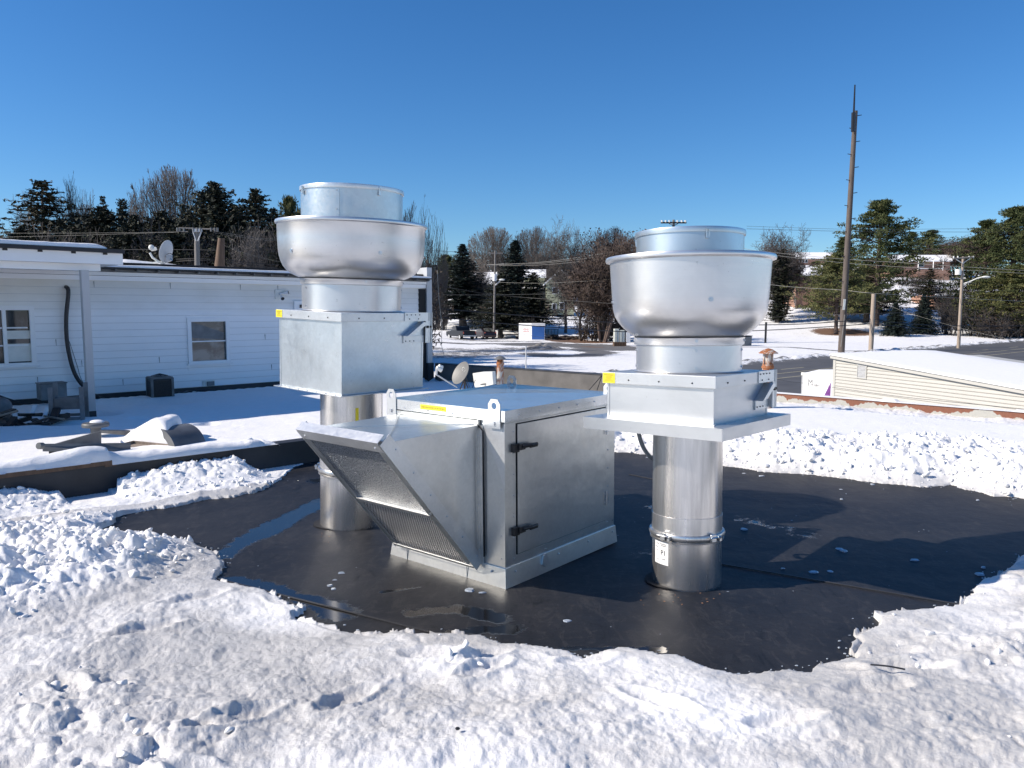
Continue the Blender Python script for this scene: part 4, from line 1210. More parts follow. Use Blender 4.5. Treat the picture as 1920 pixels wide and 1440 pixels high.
# stepped fascia, gutter edge and snow
mb = MB(); mb.box(X0, HL, -.055, .05, ZS + .004, ZS + .085); mb.build('fascia_board', M['trim'], house)
mb = MB(); mb.box(X0, HL, -.085, .05, ZS + .092, ZS + .155); mb.build('frieze_board', M['trim'], house)
mb = MB(); mb.box(X0, HL, -.14, .3, ZS + .162, ZS + .20)
for i in range(24): mb.box(.3 + i * .37, .33 + i * .37, -.27, -.14, ZS + .17, ZS + .205)
mb.build('soffit', M['greysheet'], house)
mb = MB(); mb.box(X0, HL, -.30, 5.5, ZS + .207, ZS + .235); rf_ = mb.build('roof', M['roofdark'], house)
gs = np.arange(X0, HL, .05); gt = np.array([-.31, -.305, -.27, -.2, 0, .6, 2, 5.4]); S, T = np.meshgrid(gs, gt)
hh = (.030 + .03 * fbm(S * 1.1, T, 4, 3)) * np.array([0, .7, 1, 1.1, 1.2, 1.3, 1.4, 1.4])[:, None]
grid_mesh('roof_snow', S, T, ZS + .234 + hh, M['snow_plain'], None, None, rf_)
# raised roof ridge patch behind the dish
a = atD(228, 492, 15.2); b = atD(350, 497, 17.0); d = (b - a)
la = Vector(((a - HA).dot(HD), -(a - HA).dot(HN), 0)); lbb = Vector(((b - HA).dot(HD), -(b - HA).dot(HN), 0))
mb = MB(); mb.prism([(la.x, la.y), (lbb.x, lbb.y), (lbb.x + .3, lbb.y + 2), (la.x, la.y + 2)], ZS + .26, 2.56, 'xy'); ru = mb.build('upper_roof', M['roofdark'], house)
gs = np.arange(0, 1.001, .01); gt = np.arange(0, 1.001, .1); S, T = np.meshgrid(gs, gt)
XX = la.x + (lbb.x - la.x) * S; YY = la.y - .03 + (lbb.y - la.y) * S + T * 1.8
hh = (.05 + .07 * fbm(XX * 2.2, YY, 4, 5)) * np.clip(1 - (2 * T - 1) ** 4, 0, 1) ** .5 * np.clip(1 - (2 * S - 1) ** 8, 0, 1) ** .5
hh = hh * np.where((S > .52) & (S < .62), .3, 1)
grid_mesh('roof_snow', XX, YY, 2.56 + hh, M['snow_plain'], None, None, ru)
# right hand corner trim
cx = HL - .02
mb = MB(); mb.box(HL - .02, HL + .13, -.10, .3, .34, 2.66); mb.build('corner_trim', M['dish_pale'], house, bevel=.004)
mb = MB(); mb.box(HL - .02, HL + .15, -.12, .32, -.35, .339); mb.build('corner_base', M['epdm'], house)
mb = MB(); mb.box(HL - .22, HL - .021, -.05, .2, -.05, ZS - .02); mb.build('corner_gap', M['dark'], house)
mb = MB(); mb.tube([(HL + .30, -.1, 2.6), (HL + .33, -.12, 1.9), (HL + .40, -.15, 1.2), (HL + .36, -.15, .8), (HL + .42, -.2, .5)], .006, 5); mb.build('loose_cable', M['wire_l'], house, True)
# windows
def window(a, b, c, d, mull, two, name='window'):
    fr = .075
    mb = MB()
    mb.box(a, b, -.050, .0, d - fr, d); mb.box(a, b, -.058, .0, c, c + fr); mb.box(a, a + fr, -.050, .0, c + fr, d - fr); mb.box(b - fr, b, -.050, .0, c + fr, d - fr)
    w = mb.build(name, M['trim'], house, bevel=.003)
    mb = MB(); mb.box(a - .03, b + .03, -.085, -.059, c - .004, c + .028); mb.build('sill', M['trim'], w)
    g = (a + fr, b - fr, c + fr, d - fr)
    mb = MB(); mb.box(g[0], g[1], .012, .016, g[2], g[3]); mb.build('pane', M['glass_b'] if two == 'blind' else M['glass'], w)
    mb = MB()
    if mull:
        for x in mull: mb.box(x - .028, x + .028, -.040, .010, g[2], g[3])
    if two == 'blind':
        zz = (g[2] + g[3]) / 2; mb.box(g[0], g[1], -.02, .010, zz - .014, zz + .008)
    else:
        xs = [g[0]] + [m for m in mull] + [g[1]]
        for i in range(len(xs) - 1):
            for q in (1 / 3, 2 / 3): zz = g[2] + (g[3] - g[2]) * q; mb.box(xs[i] + .03, xs[i + 1] - .03, -.012, .010, zz - .012, zz + .012)
    mb.build('sash', M['trim'], w)
    return w, g
w1, g = window(*openings[0], [wp(8, 620)[0]], 'grid')
mb = MB(); x_, z_ = wp(14, 645); mb.box(x_ - .0, x_ + .40, .006, .0115, g[2] + .02, z_); mb.box(x_, x_ + .40, .0055, .0115, z_ + .08, z_ + .22); mb.build('curtain', M['white_dirty'], w1)
w2, g = window(*openings[1], None, 'blind')
mb = MB(); mb.prism([(g[0] + .02, g[3]), (g[1] - .02, g[3] - .22), (g[1] - .04, g[3] - .36), (g[0] + .02, g[2] + .45)], .004, .0115, 'xz'); mb.build('curtain', M['grey'], w2)
# porch roof on a post
px_r = wp(226, 490, 2.25)[0]
mb = MB(); zf0 = wp(150, 494, 2.3)[1]; zf1 = zf0 + .17
mb.box(X0, px_r, -2.36, -2.31, zf0, zf1); mb.build('porch_fascia', M['trim'], house)
mb = MB(); mb.box(X0, px_r - .01, -2.305, -.10, zf0 + .004, zf0 + .03); pl = mb.build('porch_ceiling', M['siding'], house)
mb = MB(); mb.box(X0, px_r - .28, -2.22, -2.08, zf0 - .10, zf0 + .002); mb.build('porch_beam', M['trim'], house)
mb = MB(); mb.box(X0, px_r + .01, -2.44, -.05, zf1 + .002, zf1 + .058)
for i in range(26): x = px_r - .25 - i * .43; mb.box(x - .03, x + .03, -2.375, -2.36, zf1 - .03, zf1)
pr = mb.build('porch_roof', M['roofdark'], house)
gs = np.arange(X0, px_r - .22, .035); gt = np.array([-2.42, -2.415, -2.38, -2.30, -2.1, -1.5, -.8, -.1]); S, T = np.meshgrid(gs, gt)
hh = (.05 + .035 * fbm(S * 1.7, T, 4, 12) + .012 * fbm(S * 9, T * 3, 3, 1)) * np.array([0, .6, .95, 1.05, 1.1, 1.2, 1.3, 1.2])[:, None] * np.clip((px_r - .22 - S) / .15, 0, 1) ** .5
grid_mesh('porch_snow', S, T, zf1 + .056 + hh, M['snow_plain'], None, None, pr)
pp = atz(172, 786, .0); lx = (pp - HA).dot(HD); ly = -(pp - HA).dot(HN)
mb = MB(); mb.box(lx - .052, lx + .052, ly - .052, ly + .052, .075, zf0 - .1); ps = mb.build('porch_post', M['post_paint'], house, bevel=.006)
mb = MB(); mb.box(lx - .056, lx + .056, ly - .056, ly + .056, -.02, .13); mb.build('post_boot', M['epdm'], ps, bevel=.01)

def on_wall(name, px, py, off, label, cat):
    x, z = wp(px, py, off); p = HA + HD * x + HN * off
    return thing(name, label, cat, (p.x, p.y, z), (0, 0, HROT))
# black hose from the wall
def wall_path(pts): 
    o = []
    for px, py, off in pts:
        x, z = wp(px, py, off); p = HA + HD * x + HN * off; o.append(Vector((p.x, p.y, z)))
    return o
mb = MB(); mb.tube(smooth(wall_path([(124, 538, .02), (127, 541, .10), (128, 552, .12), (124, 600, .11), (127, 650, .12), (140, 700, .14), (162, 730, .16), (185, 745, .18), (205, 752, .2)])), .034, 10)
tag(mb.build('drain_hose', M['hose'], smooth=True), 'thick black hose curving down the white wall from a hole', 'hose')
mb = MB(); mb.tube(smooth(wall_path([(182, 741, .25), (196, 752, .22), (220, 748, .2), (250, 739, .2), (274, 740, .2)])), .016, 8)
tag(mb.build('pipe_line', M['hose'], smooth=True), 'black insulated line running to the left side of the condenser', 'hose')
mb = MB(); mb.tube(smooth(wall_path([(-20, 735, .3), (15, 748, .3), (50, 757, .3), (90, 758, .3), (120, 765, .3)])), .016, 8)
tag(mb.build('pipe_line', M['hose'], smooth=True), 'black cable sagging along the wall from the left edge', 'hose')
mb = MB(); mb.tube(smooth(wall_path([(180, 758, .3), (215, 750, .3), (245, 750, .25), (272, 752, .25)])), .014, 8)
mb.tube(smooth(wall_path([(130, 640, .04), (138, 665, .04), (146, 690, .04), (150, 705, .05), (158, 722, .06)])), .004, 5)
tag(mb.build('pipe_line', M['hose'], smooth=True), 'thin dark tubing hanging beside the thick hose down to the snow', 'hose')
mb = MB(); mb.tube(smooth(wall_path([(326, 737, .2), (350, 735, .2), (378, 731, .15), (388, 731, .12)])), .018, 8)
tag(mb.build('pipe_line', M['hose'], smooth=True), 'short black pipe from the right side of the condenser', 'hose')
for k, (px, py, lab) in enumerate(((352, 741, 'dark round coil nearest the condenser at the wall foot'), (371, 739, 'lighter coil with white tape right of the dark coil'))):
    x, z = wp(px, py, .3); p = HA + HD * x + HN * .3; ax = Vector((HN.x, HN.y, 0)) * .06
    mb = MB(); mb.tube([p - ax, p + ax], .105 if k == 0 else .085, 14); mb.tube([p + ax * 1.0, p + ax * 1.25], .05, 10)
    if k: mb.mi = 1; mb.tube([p - ax * .5 - HD * .06, p + ax * .2 - HD * .06], .088, 12)
    tag(mb.build('hose_coil', [M['hose'], M['white_dirty']], smooth=True), lab, 'coil', 'coils at the wall foot')
# condenser
xa, _ = wp(274, 745, .72); xb, zt = wp(327, 745, .72); _, zt = wp(300, 704, .72)
ac = thing('air_conditioner', 'black square condenser unit standing in the snow by the wall', 'condenser', tuple(HA + HD * ((xa + xb) / 2) + HN * .72), (0, 0, HROT + R_(-6)))
ac.location.z = -.05
w = (xb - xa) / 2 * .70; zt = max(.5, zt)
mb = MB(); mb.box(-w, w, -w, w, .02, zt - .04); mb.build('cabinet', M['blackm'], ac, bevel=.02)
mb = MB()
for i in range(26):
    u = -w * .88 + i * w * 1.76 / 25
    mb.box(u - .004, u + .004, -w - .008, -w - .001, .08, zt - .08); mb.box(-w - .008, -w - .001, u - .004, u + .004, .08, zt - .08)
mb.build('grille', M['hose'], ac)
mb = MB()
for sx, sy in ((-1, -1), (1, -1), (-1, 1), (1, 1)): mb.box(sx * w - .02, sx * w + .02, sy * w - .02, sy * w + .02, .0, zt - .02)
mb.build('corner_post', M['greysheet'], ac, split=1)
mb = MB(); mb.box(-w - .01, w + .01, -w - .01, w + .01, zt - .039, zt - .002); mb.build('top_panel', M['greysheet'], ac, bevel=.01)
mb = MB()
for k in range(6): mb.lathe([(w * .85 - k * .03, zt + .01 + k * .006), (w * .85 - k * .03 - .008, zt + .016 + k * .006)], 28)
for k in range(8):
    a = k * math.pi / 4; mb.tube([(0, 0, zt + .05), (w * .85 * math.cos(a), w * .85 * math.sin(a), zt + .01)], .004, 5)
mb.build('fan_guard', M['hose'], ac)
# bench like metal stand
st = atz(131, 789, .05)
sd_ = thing('metal_stand', 'grey four legged metal stand with a tray by the porch post', 'stand', tuple(st), (0, 0, R_(18)))
mb = MB(); hw_ = .145
for n_, (sx, sy) in enumerate(((-1, -1), (1, -1), (-1, 1), (1, 1))):
    mb = MB(); hgt = .50 if sy < 0 else .54
    mb.box(sx * hw_ * 1.35 - .028, sx * hw_ * 1.35 + .028, sy * hw_ - .02, sy * hw_ + .02, -.05, hgt); mb.build('leg', M['grey'], sd_, bevel=.004)
mb = MB(); mb.box(-.185, .185, -.12, .12, .18, .34); mb.build('tray', M['greysheet'], sd_, bevel=.004)
mb = MB(); mb.box(-.19, .19, -.145, -.13, .03, .07); mb.box(-.19, .19, .13, .145, .05, .09); mb.build('stretcher', M['grey'], sd_, split=1)
x, z = wp(93, 755, .5); p = HA + HD * x + HN * .55
bx_ = thing('storage_box', 'low grey metal box against the wall left of the stand', 'box', (p.x, p.y, .16), (0, 0, HROT))
mb = MB(); mb.box(-.16, .22, -.15, .15, .0, .26); mb.build('box_body', M['grey'], bx_, bevel=.008)
mb = MB(); mb.box(-.17, .23, -.16, .16, .262, .28); mb.build('box_lid', M['greysheet'], bx_)
# scrap pile at the far left
p = atz(28, 798, .05); pl_ = thing('scrap_pile', 'dark heap of scrap metal at the foot of the wall, far left', 'scrap', tuple(p))
mb = MB(); rr = random.Random(8)
for k in range(26):
    c = (rr.uniform(-.55, .5), rr.uniform(-.25, .3), rr.uniform(.02, .14)); a = rr.uniform(0, 3.14); L_ = rr.uniform(.06, .22)
    mb.obox(c, (math.cos(a) * L_, math.sin(a) * L_, rr.uniform(-.04, .06)), (-math.sin(a) * .05, math.cos(a) * .05, 0), (0, 0, rr.uniform(.008, .04)))
mb.build('scrap', M['blackm'], pl_)
mb = MB(); mb.tube([(-.35, -.3, .08), (.12, -.1, .22)], .016, 8); mb.tube([(.35, .1, .12), (.75, -.1, .10)], .014, 8); mb.build('pipe', M['wood'], pl_, split=1)
p = atz(2, 775, .1); mb = MB(); mb.ball((p.x, p.y, .2), .16, 16, 8, (1, .8, .9)); tag(mb.build('drum', M['grey'], smooth=True), 'rounded grey tank cut by the left edge of the picture', 'tank')
# boards
for i, (px, py, lb) in enumerate(((62, 782, 'short white board leaning on the scrap heap'), (86, 786, 'second short white board between scrap heap and stand'))):
    p = atz(px, py, .1); mb = MB(); mb.obox((p.x, p.y, .17), (.03, 0, .0), (0, .01, 0), (.01, .05, .1)); tag(mb.build('board', M['trim']), lb, 'board', 'white boards by the wall')
# wall lamp, vents, box
t = on_wall('security_light', 524, 552, .03, 'two headed security light high on the white wall', 'lamp')
mb = MB(); mb.box(-.10, .10, -.01, .02, -.10, .10); mb.build('back_plate', M['white_dirty'], t, bevel=.01)
for s, e in ((-1, (-.02, -.17, -.09)), (1, (.14, -.12, .04))):
    mb = MB(); e = Vector(e); mb.tube([(0, -.01, .02), e * .6], .018, 8); mb.tube([e * .55, e], [.03, .045], 12); mb.build('lamp_head', M['white'], t, True)
    mb = MB(); mb.tube([e, e * 1.03], .036, 12); mb.build('lens', M['hose'], t)
t = on_wall('wall_outlet', 391, 719, .04, 'small grey outlet box low on the wall below the window', 'outlet')
mb = MB(); mb.box(-.11, .12, -.012, .02, -.055, .055); mb.build('plate', M['white_dirty'], t); mb = MB(); mb.box(-.04, .10, -.05, -.0125, -.045, .04); mb.build('cover', M['grey'], t, bevel=.01)
t = on_wall('wall_box', 562, 573, .04, 'white switch box half hidden behind the tall fan', 'switch box')
mb = MB(); mb.box(-.14, .12, -.03, .02, -.09, .10); mb.build('plate', M['trim'], t, bevel=.01); mb = MB(); mb.box(-.02, .09, -.045, -.031, -.05, .02); mb.build('cover', M['blackm'], t)

# ---------------------------------------------------------------- dishes and pipes on the roof
def dish_thing(base, label, r, face, tilt_, arm, mat, logo, name='satellite_dish'):
    """dish bowl centre at local (0,0,h), opening along local -y before rotation"""
    t = thing(name, label, 'satellite dish', base)
    return t
# near dish
bp = atz(872, 741, .03)
D_ = bp.y
dn = thing('satellite_dish', 'dark grey dish with feed arm tilted over the snow by the parapet', 'satellite dish', tuple(bp), group='satellite dishes')
cen = atD(863, 699, D_ - .05) - bp
facing = (atD(821, 688, D_ - .50) - bp - cen).normalized(); facing = Vector((-.66, -.52, .40)).normalized()
q = Vector((0, 0, 1)).rotation_difference(facing).to_matrix()
def dish_bowl(mb, cen, q, rx, ry, dep):
    n = 40; m = 7; vs = []; fs = []
    for side in (0, 1):
        for j in range(m):
            rr_ = j / (m - 1)
            for k in range(n):
                a = 6.28318 * k / n; z = dep * (rr_ ** 2 - 1) - side * .008
                vs.append(cen + q @ Vector((rx * rr_ * math.cos(a), ry * rr_ * math.sin(a), z)))
    for side in (0, 1):
        o = side * n * m
        for j in range(m - 1):
            for k in range(n): fs.append((o + j * n + k, o + (j + 1) * n + k, o + (j + 1) * n + (k + 1) % n, o + j * n + (k + 1) % n))
    o = n * m; e = (m - 1) * n
    for k in range(n): fs.append((e + k, e + (k + 1) % n, o + e + (k + 1) % n, o + e + k))
    mb.add(vs, fs)
mb = MB(); dish_bowl(mb, cen, q, .235, .222, .032); ds = mb.build('dish', M['dish'], dn, True, 50)
# emblem: broken ring and letter strokes, pale
mb = MB(); up = q @ Vector((0, 1, 0))
for a0, a1 in ((.4, 2.2), (2.6, 4.3), (4.7, 6.2)):
    pts = [cen + q @ Vector((.08 + .032 * math.cos(a0 + (a1 - a0) * i / 8), .05 + .032 * math.sin(a0 + (a1 - a0) * i / 8), -.024)) for i in range(9)]; mb.tube(pts, .0045, 4)
for k in range(4): mb.tube([cen + q @ Vector((.07 + .02 * k, -.02, -.026)), cen + q @ Vector((.07 + .02 * k, -.038, -.026))], .004, 4)
mb.build('emblem', M['white_dirty'], ds)
mb = MB(); lo = cen + q @ Vector((-.05, -.27, -.02)); foot = Vector((.02, .02, 0))
mb.tube([cen + q @ Vector((0, -.1, -.08)), cen + q @ Vector((-.02, -.16, -.08)), foot + Vector((-.03, 0, .1)), foot], .02, 8)
mb.tube([cen + q @ Vector((0, -.15, -.06)), (-.15, .15, -.02)], .012, 6); mb.tube([cen + q @ Vector((0, -.15, -.06)), (.12, -.1, -.02)], .012, 6)
mb.build('mast', M['blackm'], dn, True)
feed = atD(819, 692, D_ - .42) - bp; elbow = atD(818, 703, D_ - .40) - bp
mb = MB(); mb.tube([atD(857, 726, D_ - .12) - bp, atD(840, 716, D_ - .25) - bp, elbow + Vector((.03, 0, -.01)), elbow], .014, 8); mb.tube([elbow, feed + Vector((-.0, 0, .02))], .022, 8)
arm = mb.build('feed_arm', M['dish_pale'], dn, True)
mb = MB(); mb.tube([feed + Vector((.0, .0, .03)), feed + Vector((.08, .05, -.02))], [.035, .05], 12); mb.tube([feed + Vector((.04, .02, .06)), feed + Vector((.10, .07, .03))], .03, 12); mb.build('receiver', M['white_dirty'], dn, True)
mb = MB(); mb.tube(smooth([cen + q @ Vector((.05, -.18, -.05)), Vector((.10, 0, .12)), Vector((.14, -.05, .15)), Vector((.20, -.05, .30))]), .006, 5); mb.build('cable', M['hose'], dn, True)
# pale dish on the house roof
bp = atD(308, 499, 15.4); 
df = thing('satellite_dish', 'pale dish on the white building roof seen from its back', 'satellite dish', tuple(bp), group='satellite dishes')
cen = atD(311, 471, 15.35) - bp; q = Vector((0, 0, 1)).rotation_difference(Vector((-.80, .45, .28)).normalized()).to_matrix()
q = Vector((0, 0, 1)).rotation_difference(Vector((-.97, .16, .26)).normalized()).to_matrix()
mb = MB(); dish_bowl(mb, cen, q, .222, .212, .035); ds = mb.build('dish', M['dish_pale'], df, True, 50)
bk_ = q @ Vector((0, 0, -1))
mb = MB(); mb.tube([cen + bk_ * .05 + Vector((0, 0, -.10)), cen + bk_ * .12 + Vector((0, 0, -.14)), Vector((0, 0, .06)), Vector((-.02, 0, -.03))], .020, 8)
mb.obox(cen + bk_ * .07 + Vector((0, 0, -.10)), (.045, .02, 0), (0, .02, 0), (0, .0, .05)); mb.build('mast', M['dish_pale'], df)
mb = MB(); c_ = cen + bk_ * .09 + Vector((0, 0, -.10)); mb.tube([c_ + Vector((.07 * math.cos(a), -.02, .07 * math.sin(a) + .01)) for a in np.linspace(-.6, 3.4, 14)], .006, 5); mb.build('cable', M['hose'], df)
f = atD(284, 468, 15.2) - bp
mb = MB(); mb.tube([Vector((-.03, 0, .05)), atD(298, 491, 15.3) - bp, atD(286, 483, 15.2) - bp, atD(281, 474, 15.2) - bp], .022, 8)
mb.ball(f + Vector((0, 0, .04)), .055, 10, 6); mb.tube([f, f + Vector((.09, 0, .02))], .035, 10)
mb.build('feed_arm', M['white_dirty'], df, True)
mb = MB(); a = atD(291, 493, 15.3) - bp; mb.obox(a, (.10, 0, .02), (0, .08, 0), (0, 0, .015)); mb.build('foot', M['white_dirty'], df)

# white panel antenna
a0 = atz(905, 733, .03); D_ = a0.y
an_ = thing('panel_antenna', 'white plastic panel antenna box on the snow beside the rusty pipe', 'antenna', tuple(a0))
L = lambda px, py, dd=0: atD(px, py, D_ + dd) - a0
front = [L(886, 700), L(902, 697.5, -.10), L(923, 697, -.22), L(925, 721, -.22), L(896, 727, -.05), L(890, 726)]
back = [v + Vector((.06, .13, 0)) for v in front]
mb = MB(); n = 6; mb.add(front + back, [tuple(range(n)), tuple(reversed(range(n, 2 * n)))] + [(i, i + n, (i + 1) % n + n, (i + 1) % n) for i in range(n)])
ab = mb.build('panel', M['white_dirty'], an_, bevel=.008)
mb = MB(); c_ = L(907, 720.5, -.14); n = 16; pts = [c_ + Vector((.070 * math.cos(a), 0, .014 * math.sin(a) + .008 * math.cos(a))) for a in np.linspace(0, 6.283, n, endpoint=False)]
mb.add(pts + [p + Vector((0, .01, 0)) for p in pts], [tuple(range(n))] + [(i, (i + 1) % n, (i + 1) % n + n, i + n) for i in range(n)]); mb.build('emblem', M['grey'], ab)
mb = MB(); mb.tube([L(909, 724), L(909, 733)], .02, 8); mb.build('stand', M['blackm'], an_)
# rusty vent pipe and copper vent
def vent(base, h, r, label, mat, capr, caph, open_, capmat):
    t = thing('vent_pipe', label, 'vent pipe', tuple(base), group='vent pipes with conical caps')
    mb = MB(); mb.lathe([(r, -.1), (r, h - .06), (r + .01, h - .058), (r + .01, h - .03), (r, h - .028), (r, h)], 28); mb.build('pipe', mat, t, True)
    if open_:
        mb = MB()
        for k in range(6):
            a = k * math.pi / 3 + .3; mb.obox((r * .92 * math.cos(a), r * .92 * math.sin(a), h + open_ / 2), (-math.sin(a) * .012, math.cos(a) * .012, 0), (math.cos(a) * .002, math.sin(a) * .002, 0), (0, 0, open_ / 2))
        mb.build('cap_straps', mat, t)
        mb = MB(); mb.lathe([(r * .72, h - .02), (r * .72, h + open_)], 20); mb.build('inner_collar', mat, t, True)
    mb = MB(); mb.lathe([(capr, h + open_ - .004), (capr, h + open_ + .004), (capr * .45, h + open_ + caph * .75), (0, h + open_ + caph)], 28); mb.lathe([(capr, h + open_ - .004), (0, h + open_ + caph - .01)], 28)
    mb.build('conical_cap', capmat, t, True, 25)
b_ = atz(938, 735, .0); hh_ = atD(938, 678, b_.y).z
vent(b_, hh_, .070, 'tall rust streaked vent pipe beside the white antenna box', M['rust'], .125, .07, .05, M['dish'])
b_ = atz(1437, 771, .10); hh_ = atD(1437, 683, b_.y).z - .10
vent(b_, hh_, .083, 'short copper coloured vent behind the hinge bracket of the right fan', M['copper'], .145, .075, .17, M['copper'])

# things lying between the divider and the house
p = atz(180, 812, .12)
t = thing('mushroom_vent', 'round dark vent cap with a little snow on top', 'roof vent', tuple(p))
mb = MB(); mb.lathe([(.0, .0), (.06, .0), (.06, .10)], 20); mb.build('stem', M['greysheet'], t, True)
mb = MB(); mb.lathe([(.02, .075), (.150, .080), (.155, .088), (.155, .118), (.148, .128), (.0, .138)], 32); mb.build('vent_cap', M['greysheet'], t, True)
mb = MB(); mb.ball((.02, .0, .138), .09, 14, 6, (1, .7, .33)); mb.build('snow_dab', M['snow_plain'], t, True)
def wpoly(pts): return [atz(x, y, z) for x, y, z in pts]
p = atz(165, 850, .02)
t = thing('duct_hood', 'discarded grey duct hood with wedge side panels lying in the snow', 'duct part', tuple(p))
def slab(mb, pts, th):
    P = [Vector(q) - p for q in pts]; n = (P[1] - P[0]).cross(P[2] - P[0]).normalized() * th; k = len(P)
    mb.add(P + [q + n for q in P], [tuple(range(k)), tuple(reversed(range(k, 2 * k)))] + [(i, i + k, (i + 1) % k + k, (i + 1) % k) for i in range(k)])
Dw = 8.4
mb = MB(); slab(mb, [atD(95, 835, Dw), atD(190, 808, Dw + .5), atD(190, 840, Dw + .5), atD(95, 848, Dw)], .02); mb.build('side_panel', M['greysheet'], t)
mb = MB(); slab(mb, [atD(80, 832, Dw - .5), atD(188, 831, Dw), atD(245, 830, Dw + .2), atD(245, 843, Dw + .2), atD(80, 841, Dw - .5)], .03); mb.tube([atD(72, 836, Dw - .55) - p, atD(80, 836, Dw - .5) - p], .035, 10); mb.build('front_rail', M['greysheet'], t)
mb = MB(); slab(mb, [atD(92, 842, Dw - .3), atD(186, 843, Dw), atD(186, 868, Dw), atD(92, 868, Dw - .3)], .02); mb.build('front_panel', M['dark'], t)
mb = MB(); slab(mb, [atD(190, 807, Dw + .5), atD(245, 808, Dw + 1.1), atD(240, 817, Dw + 1.1), atD(190, 812, Dw + .5)], .02); mb.build('top_bar', M['greysheet'], t)
p = atz(300, 858, .02)
t = thing('blower_housing', 'curved scroll shaped fan housing capped with a thick block of snow', 'fan housing', tuple(p))
Dh = 8.9
ax = Vector((.55, .83, 0)).normalized(); fr_ = Vector((.83, -.55, 0))
base = atD(300, 850, Dh) - p; R1 = .28
mb = MB(); n = 18; vs = []
C0 = atD(297, 852, Dh) - p; C0.z = -.02
for s in (-.0, .40):
    for i in range(n + 1):
        a = math.pi * i / n; vs.append(C0 + ax * s + fr_ * (R1 * 1.25 * math.cos(a)) + Vector((0, 0, R1 * 1.0 * math.sin(a))))
mb.add(vs, [(i, i + 1, n + 1 + i + 1, n + 1 + i) for i in range(n)]); mb.build('scroll', M['greysheet'], t, True)
mb = MB(); n = 18
vv = [C0 + fr_ * (R1 * 1.25 * math.cos(math.pi * i / n)) + Vector((0, 0, R1 * math.sin(math.pi * i / n))) for i in range(n + 1)]
vi = [C0 + fr_ * (R1 * .85 * math.cos(math.pi * i / n)) + Vector((0, 0, R1 * .70 * math.sin(math.pi * i / n))) for i in range(n + 1)]
mb.add(vv + vi, [(i, n + 1 + i, n + 2 + i, i + 1) for i in range(n)])
mb.build('side_rim', M['greysheet'], t)
mb = MB(); slab(mb, [atD(215, 838, Dh - .2), atD(248, 829, Dh), atD(290, 832, Dh), atD(300, 860, Dh), atD(215, 858, Dh - .2)], .02); mb.build('intake_flap', M['brownwood'], t)
mb = MB(); slab(mb, [atD(218, 834, Dh - .25), atD(250, 826, Dh), atD(318, 833, Dh - .1), atD(318, 836, Dh - .1), atD(250, 830, Dh), atD(218, 838, Dh - .25)], .03); mb.build('rolled_edge', M['wood'], t)
# snow block on the housing
gs = np.linspace(0, 1, 60); gt = np.linspace(0, 1, 40); S, T = np.meshgrid(gs, gt)
q0 = atD(222, 838, Dh + .1) - p; q1 = atD(318, 838, Dh - .1) - p; q2 = atD(346, 816, Dh + .6) - p; q3 = atD(300, 800, Dh + .9) - p
XX = (1 - T) * ((1 - S) * q0.x + S * q1.x) + T * ((1 - S) * q3.x * .8 + S * q2.x); YY = (1 - T) * ((1 - S) * q0.y + S * q1.y) + T * ((1 - S) * q3.y * .97 + S * q2.y)
ev = (np.clip(1 - (2 * S - 1) ** 6, 0, 1) * np.clip(1 - (2 * T - 1) ** 8, 0, 1)) ** .4
ZZ = .04 + ev * (.10 + .19 * np.clip(S * 1.7, 0, 1) + .03 * fbm(XX * 6, YY * 6, 3, 3))
sbk = grid_mesh('snow_block', XX, YY, ZZ, M['snow_plain'], None, None, t)
mb = MB(); slab(mb, [atD(333, 802, Dh + 1.2), atD(341, 800, Dh + 1.25), atD(341, 812, Dh + 1.25), atD(333, 812, Dh + 1.2)], .03); mb.build('back_tab', M['blackm'], t)
# ---------------------------------------------------------------- terrain beyond the roof
DB = np.array([0, 60, 95, 110, 125, 140, 160, 200, 260, 400, 800, 4000.])
TC = {0: [-2.4, -2.4, -2, -1.5, -1, 0, 1, 3, 5, 10, 14, 14], 780: [-2.4, -2.4, -2.2, -1.9, -1.3, -.3, 1, 3.2, 6, 14, 22, 22],
      880: [-2.4, -2.4, -2.4, -2.3, -.6, .7, 2.2, 6, 11, 22, 40, 40], 1050: [-2.4, -2.4, -2.4, -2.4, -1.1, -.3, .55, 4.4, 9, 20, 38, 38],
      1190: [-2.4, -2.4, -2.4, -2.3, -1.1, -.3, .8, 5, 9.5, 20, 38, 38], 1420: [-2.4, -2.4, -2.4, -2.1, -.9, .5, 3.3, 7.9, 12.4, 18, 20, 20],
      1520: [-2.4, -2.4, -2.4, -2.0, -.6, 1.3, 3.3, 8.5, 13.5, 18, 20, 20], 1680: [-2.4, -2.4, -2.4, -1.5, -.07, 2.6, 6.1, 11, 15, 19, 20, 20],
      1920: [-2.4, -2.4, -2.4, -2.3, -.5, 1.65, 4.4, 8.5, 13, 17, 20, 20]}
TK = np.array(sorted(TC)); TV = np.array([TC[k] for k in sorted(TC)], float)
def gz(x, y):
    x = np.asarray(x, float); y = np.asarray(y, float); yy = np.maximum(y, 1)
    px = np.clip(x / yy * FPX + 960, 0, 1920); D = np.clip(y, 0, 3999)
    i = np.clip(np.searchsorted(TK, px) - 1, 0, len(TK) - 2); u = (px - TK[i]) / (TK[i + 1] - TK[i])
    j = np.clip(np.searchsorted(DB, D) - 1, 0, len(DB) - 2); v = (D - DB[j]) / (DB[j + 1] - DB[j])
    f = lambda a, b: TV[a, b]
    return (f(i, j) * (1 - u) + f(i + 1, j) * u) * (1 - v) + (f(i, j + 1) * (1 - u) + f(i + 1, j + 1) * u) * v
def gp(px, D):                    # ground point under an image column at a distance
    x = (px - 960) / FPX * D * 1.0
    return Vector((x, D, float(gz(x, D))))
def gpy(px, py, zg=GZ):
    return atz(px, py, zg)
